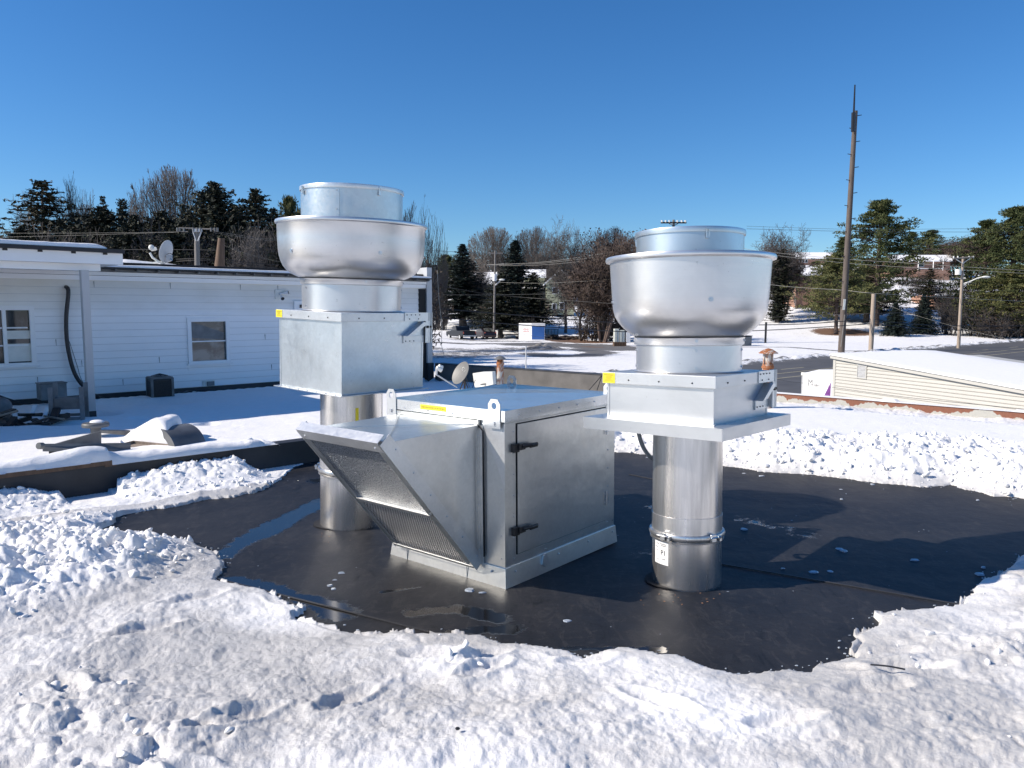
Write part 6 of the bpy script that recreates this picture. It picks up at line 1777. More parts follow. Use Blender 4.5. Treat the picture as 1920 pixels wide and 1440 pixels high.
mb = MB(); a, b = P(1008, 572, -2), P(1030, 570.5, -2); mb.box(a.x, b.x, -3.5, 0, a.z, b.z)
for px in (1008, 1012, 1016, 1020, 1024, 1028): p0, p1 = P(px, 571, -3.4), P(px, 561, -3.4); mb.tube([p0, p1], .05, 4)
mb.tube([P(1008, 561, -3.4), P(1030, 561, -3.4)], .06, 4)
for px in (1009, 1029): mb.tube([P(px, 590, -3.3), P(px, 572, -3.3)], .1, 5)
mb.tube([P(1030, 572, -3), P(1018, 592, -6)], .12, 4); mb.build('deck', M['wood'], t)
gable_house('far_house', 'distant house with a broad snowy roof between the two spruce groups', 172, (893, 930, 532, 556), [(890, 932, 532, 510, 8)], (M['greysheet'],), [(900, 904, 538, 545)])
gable_house('red_outbuilding', 'small reddish outbuilding behind the spruces left of the lamp pole', 138, (893, 912, 572, 590), [(891, 914, 572, 569, 3)], (M['brick'],))
gable_house('far_house', 'distant snowy roof just left of the olive house, partly behind the spruce', 185, (965, 1000, 530, 548), [(962, 1002, 530, 508, 8)], (M['greysheet'],))

# ---------------------------------------------------------------- poles and wires
def pole(name, label, cat, base, top, r0, r1, mat, D, D2=None):
    a = atD(*base, D); b = atD(*top, D2 or D); t = thing(name, label, cat, tuple(a))
    mb = MB(); mb.tube([Vector((0, 0, -.6)) if False else (a - a) + (a - b).normalized() * .6, (b - a) * .5, b - a], [r0, (r0 + r1) / 2, r1], 14); mb.build('pole', mat, t, True)
    return t, a, b
D = 73
t, a, b = pole('tall_pole', 'tall weathered wooden pole with a rod on top and climbing pegs', 'utility pole', (1577, 664), (1604, 208), .31, .20, M['pole'], D)
mb = MB(); mb.tube([atD(1599.5, 246, D - .4) - a, atD(1603, 159, D - .4) - a], [.11, .06], 6); mb.tube([atD(1599.5, 247, D - .4) - a, atD(1600.5, 211, D - .4) - a], .19, 6); mb.build('top_rod', M['blackm'], t)
mb = MB()
for i in range(18):
    f = .02 + i * .052; p_ = (b - a) * (1 - f); s = -1 if i % 2 else 1; r = .22 + .10 * f
    mb.tube([p_ + Vector((s * r * .8, -.1, 0)), p_ + Vector((s * (r + .30), -.15, .05))], .035, 5)
mb.build('climbing_peg', M['blackm'], t, split=1)
mb = MB(); c_ = atD(1583, 571, D - .40) - a; mb.obox(c_, (.10, 0, 0), (0, .02, 0), (.03, 0, .5)); mb.build('notice_plate', M['white_dirty'], t)
mb = MB(); mb.tube([atD(1584, 590, D - .38) - a, atD(1577, 650, D - .4) - a], .05, 5); mb.build('ground_wire_cover', M['pole_g'], t)
pole('short_pole', 'short pale wooden pole right of the tall pole', 'pole', (1632, 668), (1638.5, 551), .22, .195, M['pole_l'], 72)
D = 80
t, a, b = pole('lamp_pole', 'pale street pole with crossarm, transformer and curved lamp arm', 'utility pole', (1797, 652), (1806, 481), .18, .11, M['pole_l'], D)
P = lambda x, y, dd=0: atD(x, y, D + dd) - a
mb = MB(); mb.tube([P(1787, 485, -.3), P(1826, 482, -.3)], .09, 6); mb.build('crossarm', M['pole_g'], t)
mb = MB(); mb.tube([P(1791, 485, -.3), P(1805, 494, -.2)], .04, 5); mb.tube([P(1820, 483.5, -.3), P(1805, 494, -.2)], .04, 5); mb.build('brace', M['white_dirty'], t)
mb = MB()
for x in (1788, 1796, 1817, 1825): mb.tube([P(x, 484, -.3), P(x, 480, -.3)], .07, 6)
mb.build('insulator', M['white_dirty'], t, split=1)
mb = MB(); mb.tube([P(1796.5, 515, -.2), P(1797, 505, -.2)], .30, 12); mb.build('transformer', M['white_dirty'], t, True)
mb = MB(); mb.tube(smooth([P(1804, 533), P(1818, 528, -.3), P(1832, 522, -.6), P(1842, 519.5, -.8)]), .06, 6); mb.build('lamp_arm', M['white_dirty'], t)
mb = MB(); mb.ball(P(1849, 519.5, -1), .26, 10, 6, (1.8, .7, .5)); mb.build('lamp_head', M['white_dirty'], t, True)
D = 104
t, a, b = pole('lamp_pole', 'slim greenish street lamp pole beside the parked hatchback', 'utility pole', (926, 633), (928.5, 470), .16, .10, M['pole_g'], D)
P = lambda x, y, dd=0: atD(x, y, D + dd) - a
mb = MB(); mb.tube(smooth([P(927, 536), P(934, 530, -.2), P(939, 525, -.4)]), .09, 6); mb.build('lamp_arm', M['dish_pale'], t)
mb = MB(); mb.ball(P(941, 524.5, -.5), .30, 10, 6, (1.4, .6, .45)); mb.build('lamp_head', M['white_dirty'], t, True)
mb = MB(); mb.tube([P(912, 498), P(945, 495)], .09, 6); mb.tube([P(914, 475), P(943, 475)], .08, 6); mb.build('crossarm', M['pole_g'], t)
mb = MB(); mb.tube([P(927.5, 527, -.3), P(928, 514, -.3)], .28, 10); mb.build('transformer', M['white'], t, True)
D = 38
t, a, b = pole('crossarm_pole', 'weathered pole with a wide insulator crossarm behind the white building', 'utility pole', (371, 560), (369, 431), .13, .12, M['pole_g'], D)
P = lambda x, y, dd=0: atD(x, y, D + dd) - a
mb = MB(); mb.tube([P(336, 427.5, -.15), P(405, 430, -.15)], .035, 6); mb.tube([P(339, 434, -.15), P(352, 434, -.15)], .03, 5); mb.build('crossarm', M['pole_g'], t)
mb = MB(); mb.tube([P(362, 435, -.12), P(368, 452, -.1)], .03, 5); mb.tube([P(377, 435, -.12), P(371, 452, -.1)], .03, 5); mb.obox(P(370, 432, -.13), (.22, 0, 0), (0, .05, 0), (0, 0, .07)); mb.build('brace', M['dish_pale'], t)
mb = MB()
for x in (333, 337, 345, 363, 370, 376, 396, 403, 408): mb.tube([P(x, 434, -.15), P(x, 427, -.15)], .05, 7)
mb.build('insulator', M['dish'], t, split=1)
pole('stub_pole', 'cut off thick pole with a fresh brown top behind the white building', 'pole', (408, 560), (415, 447), .36, .16, M['brownwood'], 40)
D = 92
t, a, b = pole('distant_pole', 'distant crossarm top showing above the right fan cap', 'utility pole', (1262, 640), (1263, 412), .2, .14, M['pole_g'], D)
P = lambda x, y, dd=0: atD(x, y, D + dd) - a
mb = MB(); mb.tube([P(1239, 417.5, -.2), P(1287, 417.5, -.2)], .10, 6); mb.tube([P(1253, 418, -.2), P(1263, 424, -.2)], .05, 4); mb.tube([P(1273, 418, -.2), P(1263, 424, -.2)], .05, 4); mb.build('crossarm', M['blackm'], t)
mb = MB()
for x in (1241, 1248, 1255, 1270, 1278, 1285): mb.tube([P(x, 417, -.2), P(x, 413, -.2)], .10, 6)
mb.build('insulator', M['white_dirty'], t, split=1)

WIRES = [
 ('upper thick black cable crossing the lot behind the fans', [(700, 566, 60), (818, 578, 62), (960, 590, 64), (1140, 604, 66), (1290, 609, 68), (1440, 609, 69), (1530, 606, 70), (1634, 598, 72)], .055, 'wire'),
 ('lower thick black cable crossing the lot behind the fans', [(700, 580, 60), (818, 594, 62), (960, 608, 64), (1150, 621, 66), (1290, 624, 68), (1440, 619, 69), (1530, 614, 70), (1633, 607, 72)], .055, 'wire'),
 ('upper thick cable from the short pole to the right edge', [(1636, 599, 72), (1700, 607, 74), (1800, 611, 79), (1990, 611, 84)], .055, 'wire'),
 ('lower thick cable from the short pole to the right edge', [(1636, 607, 72), (1700, 613, 74), (1800, 619, 79), (1990, 618, 84)], .055, 'wire'),
 ('pale cable from the lamp pole rising to the bowl, topmost of three', [(913, 496, 104), (1010, 492, 100), (1100, 480, 96), (1190, 462, 92), (1262, 418, 91)], .05, 'wire_l'),
 ('pale cable from the lamp pole rising to the bowl, middle of three', [(920, 497, 104), (1010, 494, 100), (1100, 484, 96), (1190, 468, 92), (1270, 424, 91)], .04, 'wire_l'),
 ('pale cable from the lamp pole rising to the bowl, lowest of three', [(935, 498, 104), (1010, 497, 100), (1100, 489, 96), (1190, 475, 92), (1275, 440, 91)], .04, 'wire_l'),
 ('thin wire left of the lamp pole top', [(700, 462, 70), (815, 470, 85), (913, 475, 104)], .03, 'wire'),
 ('thin wire crossing the spruces just below the lamp arm', [(760, 527, 80), (820, 535, 84), (930, 553, 96), (1100, 566, 90), (1200, 572, 86)], .035, 'wire'),
 ('thin pale wire above the olive house windows', [(927, 529, 104), (1010, 531, 100), (1100, 527, 95), (1200, 519, 90)], .035, 'wire_l'),
 ('thin pale wire across the dark trees behind the shed', [(760, 551, 90), (900, 553, 100), (1060, 550, 100), (1200, 545, 95)], .03, 'wire_l'),
 ('thin dark wire low across the tree trunks', [(760, 596, 80), (900, 612, 90), (1010, 632, 95), (1230, 668, 80)], .025, 'wire'),
 ('pale cable from the bowl past the tall pole, upper of two', [(1262, 419, 92), (1380, 462, 88), (1456, 474, 86), (1585, 486, 84), (1700, 493, 82), (1802, 500, 80), (2000, 512, 78)], .05, 'wire_l'),
 ('pale cable from the bowl past the tall pole, lower of two', [(1262, 424, 92), (1380, 467, 88), (1456, 479, 86), (1585, 493, 84), (1700, 501, 82), (1802, 506, 80), (2000, 517, 78)], .045, 'wire_l'),
 ('cable past the top of the short pole to the right edge', [(1262, 500, 90), (1440, 533, 84), (1580, 544, 80), (1640, 550, 76), (1800, 559, 80), (2000, 569, 84)], .05, 'wire_l'),
 ('thin wire high across the sky above the right roofs, upper', [(1400, 424, 95), (1600, 430, 92), (1800, 429, 90), (2000, 428, 90)], .022, 'wire'),
 ('thin wire high across the sky above the right roofs, lower', [(1400, 429, 95), (1600, 434, 92), (1800, 435, 90), (2000, 436, 90)], .028, 'wire'),
 ('thin wire across the snowy field at the right', [(1400, 597, 84), (1500, 592, 82), (1632, 588, 76), (1700, 587, 78), (1850, 597, 82), (2000, 600, 84)], .03, 'wire'),
 ('thin guy wire slanting from the short pole down to the street', [(1640, 563, 72), (1720, 592, 68), (1840, 625, 64), (1990, 655, 60)], .02, 'wire_l'),
 ('black wire slanting across the trailer and the tan wall', [(1300, 676, 30), (1457, 711, 26), (1503, 718, 24), (1567, 727, 22), (1700, 745, 19), (1920, 767, 15.5), (2050, 780, 13)], .008, 'wire'),
 ('wire left of the crossarm pole over the dark trees', [(-60, 437, 40), (150, 437, 39), (333, 435, 38)], .011, 'wire_l'),
 ('second wire left of the crossarm pole just below it', [(-60, 446, 40), (150, 441, 39), (336, 435, 38)], .011, 'wire_l'),
 ('wire from the crossarm pole to the tall fan bowl, upper', [(405, 434, 38), (470, 444, 40), (530, 449, 42), (800, 458, 55)], .011, 'wire_l'),
 ('wire from the crossarm pole to the tall fan bowl, lower', [(400, 436, 38), (470, 447, 40), (530, 452, 42), (800, 466, 55)], .011, 'wire_l'),
 ('black cable at mid height behind the pale dish', [(220, 468, 40), (330, 468, 40), (405, 469, 40)], .022, 'wire'),
 ('black cable low behind the house roof, upper of the pair', [(330, 486, 40), (400, 486, 40), (520, 497, 42)], .022, 'wire'),
 ('black cable low behind the house roof, lower of the pair', [(330, 490, 40), (400, 489, 40), (520, 503, 42)], .022, 'wire'),
 ('thin cable sagging from the stub pole to the right', [(412, 455, 40), (440, 468, 40), (520, 490, 42), (600, 500, 44)], .011, 'wire_l'),
]
for lab, pts, r, m in WIRES:
    P3 = [atD(*q) for q in pts]; o = P3[0]; mb = MB(); mb.tube([p - o for p in smooth(P3, 8)], r * (.7 if m == 'wire' else .38), 5)
    w = mb.build('overhead_wire', M[m], None, True); w.location = o; tag(w, lab, 'wire', 'overhead wires')
# ---------------------------------------------------------------- trees
class TB:
    """fast collector for twigs and leaf faces"""
    def __init__(s): s.v = []; s.f = []; s.n = 0
    def seg(s, p, q, r0, r1, k=3):
        d = q - p
        if d.length < 1e-5: return
        d.normalize(); u = d.orthogonal().normalized(); w = d.cross(u); b = s.n
        for (c, r) in ((p, r0), (q, r1)):
            for i in range(k):
                a = 6.28318 * i / k; s.v.append(c + (u * math.cos(a) + w * math.sin(a)) * r)
        s.n += 2 * k
        for i in range(k): s.f.append((b + i, b + (i + 1) % k, b + k + (i + 1) % k, b + k + i))
    def leaf(s, c, a, b_):
        b = s.n; s.v += [c - a, c + b_ * .5, c + a, c - b_ * .5]; s.n += 4; s.f.append((b, b + 1, b + 2, b + 3))
    def tri(s, c, a, b_):
        b = s.n; s.v += [c - a, c + a, c + b_]; s.n += 3; s.f.append((b, b + 1, b + 2))
    def mesh(s, name, mat):
        me = bpy.data.meshes.new(name); me.from_pydata([tuple(v) for v in s.v], [], s.f); me.materials.append(mat); me.update(); return me
def rv(rg, z=1.0): 
    v = Vector((rg.gauss(0, 1), rg.gauss(0, 1), rg.gauss(0, z))); return v.normalized() if v.length > 1e-4 else Vector((0, 0, 1))
def bare_meshes(seed, H=12., spread=.55, depth=6, up=.25, first=.25, twig=.013, leaves=0, stems=1, mat='bark'):
    rg = random.Random(seed); tk = TB(); tw = TB(); lf = TB()
    def grow(p, d, L, r, lev):
        n = 3 if lev < 3 else 2; pp = p
        for i in range(n):
            d = (d + rv(rg) * (.10 + .05 * lev) + Vector((0, 0, up * .25))).normalized(); q = pp + d * (L / n)
            r1 = r * (1 - .35 * (i + 1) / n)
            (tk if lev == 0 else tw).seg(pp, q, max(r * (1 - .35 * i / n), twig), max(r1, twig * .8), 7 if lev == 0 else 4 if lev < 3 else 3)
            if lev < depth and lev > 0 and i < n - 1 or (lev == 0 and i > 1):
                for k in range(1 if lev else 2):
                    s = (d * (1 - spread) + rv(rg, .35) * spread * 1.1 + Vector((0, 0, up * .5))).normalized(); grow(q, s, L * rg.uniform(.50, .75), r1 * .55, lev + 1)
            pp = q
        if lev < depth:
            for k in range(rg.choice((2, 3, 3)) if lev < 4 else 2):
                s = (d + rv(rg, .5) * spread + Vector((0, 0, up * .4))).normalized(); grow(pp, s, L * rg.uniform(.62, .86), r1 * .68, lev + 1)
        elif leaves:
            for k in range(leaves): lf.tri(pp + rv(rg) * .25, rv(rg) * .09, rv(rg) * .16)
    for s_ in range(stems):
        d0 = Vector((rg.uniform(-.35, .35), rg.uniform(-.35, .35), 1)).normalized() if stems > 1 else Vector((rg.uniform(-.06, .06), rg.uniform(-.06, .06), 1))
        grow(Vector((rg.uniform(-.3, .3) * (stems > 1), rg.uniform(-.3, .3) * (stems > 1), -.3)), d0, H * first, .022 * H / stems ** .5, 0)
    allv = np.array([tuple(v) for v in tk.v + tw.v]); top = allv[:, 2].max()
    k = H / top; 
    for t in (tk, tw, lf): t.v = [v * k for v in t.v]
    wd = np.percentile(np.abs(allv[:, 0]), 98) * k * 2
    return dict(H=H, W=wd, parts=[('trunk', tk.mesh('trunk', M[mat])), ('crown', tw.mesh('crown', M[mat]))] + ([('dry_leaves', lf.mesh('dry_leaves', M['brownleaf']))] if leaves else []))
def fan_meshes(seed, H=12., W=10., tr=.28, mains=15, twig=.014, mat='bark', low=.05):
    """round vase shaped bare crown: limbs fan from the trunk top to a rounded outline"""
    rg = random.Random(seed); tk = TB(); tw = TB(); zt = H * tr
    tk.seg(Vector((0, 0, -.3)), Vector((0, 0, zt)), .020 * H, .014 * H, 8)
    C = Vector((0, 0, H * (tr + .36)))
    def lim(p, d):                    # distance to the rounded outline
        q = p - C; a = (d.x ** 2 + d.y ** 2) / (W / 2) ** 2 + d.z ** 2 / (H * (.64 - tr * .0) * .62) ** 2
        b = 2 * ((q.x * d.x + q.y * d.y) / (W / 2) ** 2 + q.z * d.z / (H * .397) ** 2); c = (q.x ** 2 + q.y ** 2) / (W / 2) ** 2 + q.z ** 2 / (H * .397) ** 2 - 1
        D = b * b - 4 * a * c
        return max(.25, (-b + D ** .5) / (2 * a)) if D > 0 else .3
    def br(p, d, r, lev, frac):
        L = lim(p, d) * frac; n = 5 if lev < 2 else 3; pp = p
        for i in range(n):
            d2 = (d + rv(rg) * .13 + Vector((0, 0, .05))).normalized(); q = pp + d2 * L / n; r1 = r * (1 - .7 * (i + 1) / n)
            tw.seg(pp, q, max(r * (1 - .7 * i / n), twig), max(r1, twig * .8), 4 if lev < 2 else 3)
            if lev < 4:
                for k in range(2 if lev < 3 else 1):
                    s = (d2 + rv(rg) * .48 + Vector((0, 0, .08))).normalized()
                    br(q, s, max(r1 * .6, twig), lev + 1, rg.uniform(.55, 1.02) if lev < 2 else rg.uniform(.3, .85))
            pp = q; d = d2
    for k in range(mains):
        a = 6.283 * k / mains + rg.uniform(-.3, .3); e = rg.uniform(.15, 1.0) ** .7
        d = Vector((math.cos(a) * e * .95, math.sin(a) * e * .95, 1.05 - .55 * e)).normalized()
        br(Vector((0, 0, zt * rg.uniform(.75, 1))), d, .0075 * H, 1, rg.uniform(.85, 1.03))
    return dict(H=H, W=W, parts=[('trunk', tk.mesh('trunk', M[mat])), ('crown', tw.mesh('crown', M[mat]))])
def conifer_meshes(seed, H=12., R=2.6, mat='fir', base=.08, sparse=1.0, irr=.25, droop=.12, shape=.85, bulge=0, leafs=1.0):
    rg = random.Random(seed); tk = TB(); nd = TB(); R0 = R
    lean = Vector((rg.uniform(-.02, .02), rg.uniform(-.02, .02), 0))
    pts = [Vector((0, 0, -.4)), Vector((0, 0, H * .35)) + lean * H * .35, Vector((0, 0, H * .98)) + lean * H]
    tk.seg(pts[0], pts[1], .022 * H, .015 * H, 8); tk.seg(pts[1], pts[2], .015 * H, .02, 6)
    n = int(84 * sparse); 
    for i in range(n):
        t = base + (1 - base) * (i + rg.random()) / n; z = t * H
        prof = (1 - t) ** shape if not bulge else min(1, ((1 - t) * 1.9) ** .7) * (1 - .25 * max(0, .35 - t) / .35)
        Rl = R * prof * (1 + irr * rg.uniform(-1, 1)) + .12
        nb = rg.randint(5, 8)
        a0 = rg.uniform(0, 6.28)
        for k in range(nb):
            if rg.random() < .12: continue
            a = a0 + 6.283 * k / nb + rg.uniform(-.3, .3); L = Rl * rg.uniform(.65, 1.1)
            o = Vector((0, 0, z)) + lean * z; dirv = Vector((math.cos(a), math.sin(a), rg.uniform(-.05, .22)))
            end = o + dirv * L + Vector((0, 0, -droop * L)); tk.seg(o, end, .028, .012, 3)
            m = max(6, int(L / .085 * leafs)); side = Vector((-math.sin(a), math.cos(a), 0))
            for j in range(m):
                u = (j + rg.random()) / m; 
                if u < .12: continue
                c = o.lerp(end, u) + rv(rg) * .07 * L * .5; w = (.34 * (1 - u * .55)) * (.5 + .5 * min(1, L / 1.2))
                sgn = rg.choice((-1, 1)); dd = (side * sgn * rg.uniform(.4, 1.) + dirv * rg.uniform(.2, .9) + Vector((0, 0, rg.uniform(-.45, .35)))).normalized() * w * rg.uniform(.6, 1.15)
                nrm = rv(rg) * .12 * (.7 + .7 * rg.random())
                nd.tri(c, nrm, dd)
                if rg.random() < .6: nd.tri(c + rv(rg) * .08, rv(rg) * .11, dd * .7 + rv(rg) * .10)
    return dict(H=H, W=2 * float(np.percentile(np.abs([v.x for v in nd.v]), 93)), parts=[('trunk', tk.mesh('trunk', M['bark'])), ('crown', nd.mesh('crown', M[mat]))])
def pine_meshes(seed, H=16., R=4.2, mat='pine', base=.16, dens=1.0, top=.35):
    rg = random.Random(seed); tk = TB(); nd = TB()
    tk.seg(Vector((0, 0, -.4)), Vector((0, 0, H * .5)), .020 * H, .013 * H, 8); tk.seg(Vector((0, 0, H * .5)), Vector((.1, 0, H * .97)), .013 * H, .04, 6)
    n = int(58 * dens)
    for i in range(n):
        t = base + (1 - base) * (i + rg.random()) / n; z = t * H
        prof = (min(1, (1 - t) * 1.75)) ** .8 * (.75 + .25 * min(1, (t - base) / .15)) + .06
        nb = rg.randint(3, 6)
        for k in range(nb):
            a = rg.uniform(0, 6.283); L = R * prof * rg.choice((rg.uniform(.4, .8), rg.uniform(.7, 1.4)))
            o = Vector((0, 0, z)); d = Vector((math.cos(a), math.sin(a), rg.uniform(.02, .45))).normalized(); pp = o; q = o
            for s in range(3):
                q = pp + d * L / 3; tk.seg(pp, q, .05 * (1 - s / 3.2), .05 * (1 - (s + 1) / 3.2), 3); d = (d + rv(rg) * .22 + Vector((0, 0, .06))).normalized()
                if s > 0 or L < 1.3:
                    for cl in range(2 if s < 2 else 3):
                        cc_ = q + rv(rg, .5) * (.12 + .16 * L * .6); rad = rg.uniform(.26, .48)
                        for j in range(int(22 * dens)):
                            v = rv(rg, .7); c = cc_ + Vector((v.x, v.y, v.z * .55)) * rad * rg.random() ** .4
                            dd = (v * .6 + Vector((0, 0, .5)) + rv(rg) * .5).normalized() * rg.uniform(.13, .26)
                            nd.tri(c, rv(rg) * .08, dd * 1.15)
                pp = q
    return dict(H=H, W=2 * float(np.percentile(np.abs([v.x for v in nd.v]), 95)), parts=[('trunk', tk.mesh('trunk', M['bark_red'])), ('crown', nd.mesh('crown', M[mat]))])
def bush_meshes(seed, H=3., W=3.5, n=900, mat='brownleaf', stems=26):
    rg = random.Random(seed); tk = TB(); nd = TB()
    for k in range(stems):
        a = rg.uniform(0, 6.28); p = Vector((rg.uniform(-.3, .3) * W, rg.uniform(-.25, .25) * W, -.1)); d = Vector((math.cos(a) * .45, math.sin(a) * .45, 1)).normalized()
        L = H * rg.uniform(.5, 1.0)
        for s in range(4):
            q = p + d * L / 4; tk.seg(p, q, .05 * (1 - s / 5), .05 * (1 - (s + 1) / 5), 3)
            for b in range(3):
                e = q + (d + rv(rg) * .8).normalized() * L * .25; tk.seg(q, e, .022, .012, 3)
                for g in range(2): tk.seg(e, e + (d + rv(rg) * .9).normalized() * L * .14, .014, .009, 3)
                for j in range(n // (stems * 12)): nd.tri(e + rv(rg) * .3, rv(rg) * .07, rv(rg) * .14)
            d = (d + rv(rg) * .25).normalized(); p = q
    return dict(H=H, W=W, parts=[('stems', tk.mesh('stems', M['twig']))] + ([('foliage', nd.mesh('foliage', M[mat]))] if n else []))

K = {
 'fanA': fan_meshes(1), 'fanB': fan_meshes(2, 12., 8., .25, 13, .013),
 'bareA': bare_meshes(1, 12, .55, 7, .22, .26, .016), 'bareB': bare_meshes(5, 12, .66, 7, .14, .26, .014), 'bareC': bare_meshes(9, 12, .60, 7, .18, .20, .018),
 'bareP': bare_meshes(14, 12, .60, 6, .16, .20, .013, 0, 3, 'bark_l'), 'bareL': bare_meshes(21, 12, .60, 6, .2, .18, .013, 1, 4, 'bark_red'),
 'firA': conifer_meshes(2, 12, 2.5, 'spruce', .10, 1.25, .28, .10), 'firB': conifer_meshes(3, 12, 2.9, 'fir', .13, 1.2, .42, .05, .62),
 'cedA': conifer_meshes(4, 12, 2.7, 'cedar', .06, .75, .6, .0, .62, 0, .9), 'cedB': conifer_meshes(6, 12, 3.1, 'fir', .03, 1.9, .42, -.3, .5, 1),
 'spr': conifer_meshes(7, 5, 1.75, 'spruce', .03, .9, .2, .18, .9), 'ivy': conifer_meshes(8, 12, 1.1, 'fir', .02, 1.2, .5, -.1, .25, 0, 1.4),
 'pineA': pine_meshes(1, 16, 4.0, 'pine', .14, .95), 'pineB': pine_meshes(2, 12, 4.4, 'pine_y', .20, .9), 'pineC': pine_meshes(3, 16, 4.6, 'pine', .10, .9),
 'bareT': bare_meshes(33, 8, .8, 6, .10, .14, .012, 0, 5, 'twig'),
 'bushA': bush_meshes(1, 3, 3.6, 1800), 'bushB': bush_meshes(2, 3, 3.6, 0, 'brownleaf', 40), 'bushG': bush_meshes(3, 3, 3.8, 4200, 'pine_y', 30),
}
PROTO = {}
def tree(kind, label, cat, px, top, D, wpx=None, basey=None, name=None, group=None, rz=None, lean=0):
    k = K[kind]
    b = gp(px, D)
    if basey is not None: b.z = atD(px, basey, D).z
    zt = atD(px, top, D).z; s = (zt - b.z) / k['H']; sx = s if wpx is None else wpx / FPX * D / k['W']
    nm = name or {'bare': 'bare_tree', 'fanA': 'bare_tree', 'fanB': 'bare_tree', 'firA': 'spruce_tree', 'firB': 'fir_tree', 'ced': 'cedar_tree', 'spr': 'spruce_tree', 'ivy': 'ivy_trunk', 'pine': 'pine_tree', 'bush': 'bare_shrub'}.get(kind[:4], {'ced': 'cedar_tree', 'spr': 'spruce_tree', 'ivy': 'ivy_trunk'}.get(kind[:3], 'tree'))
    rz = rnd.uniform(0, 6.28) if rz is None else rz
    if kind in PROTO:
        t = copy_tree(PROTO[kind])
    else:
        t = empty(nm)
        for pn, me in k['parts']:
            o = bpy.data.objects.new(pn, me); COL.objects.link(o); o.parent = t
        PROTO[kind] = t
    t.name = nm
    t.location = b; t.rotation_euler = (0, lean, rz); t.scale = (sx, sx, s)
    tag(t, label, cat, group); return t
GL = 'trees behind the white building'; GM = 'trees on the middle hillside'; GR = 'trees on the right hillside'
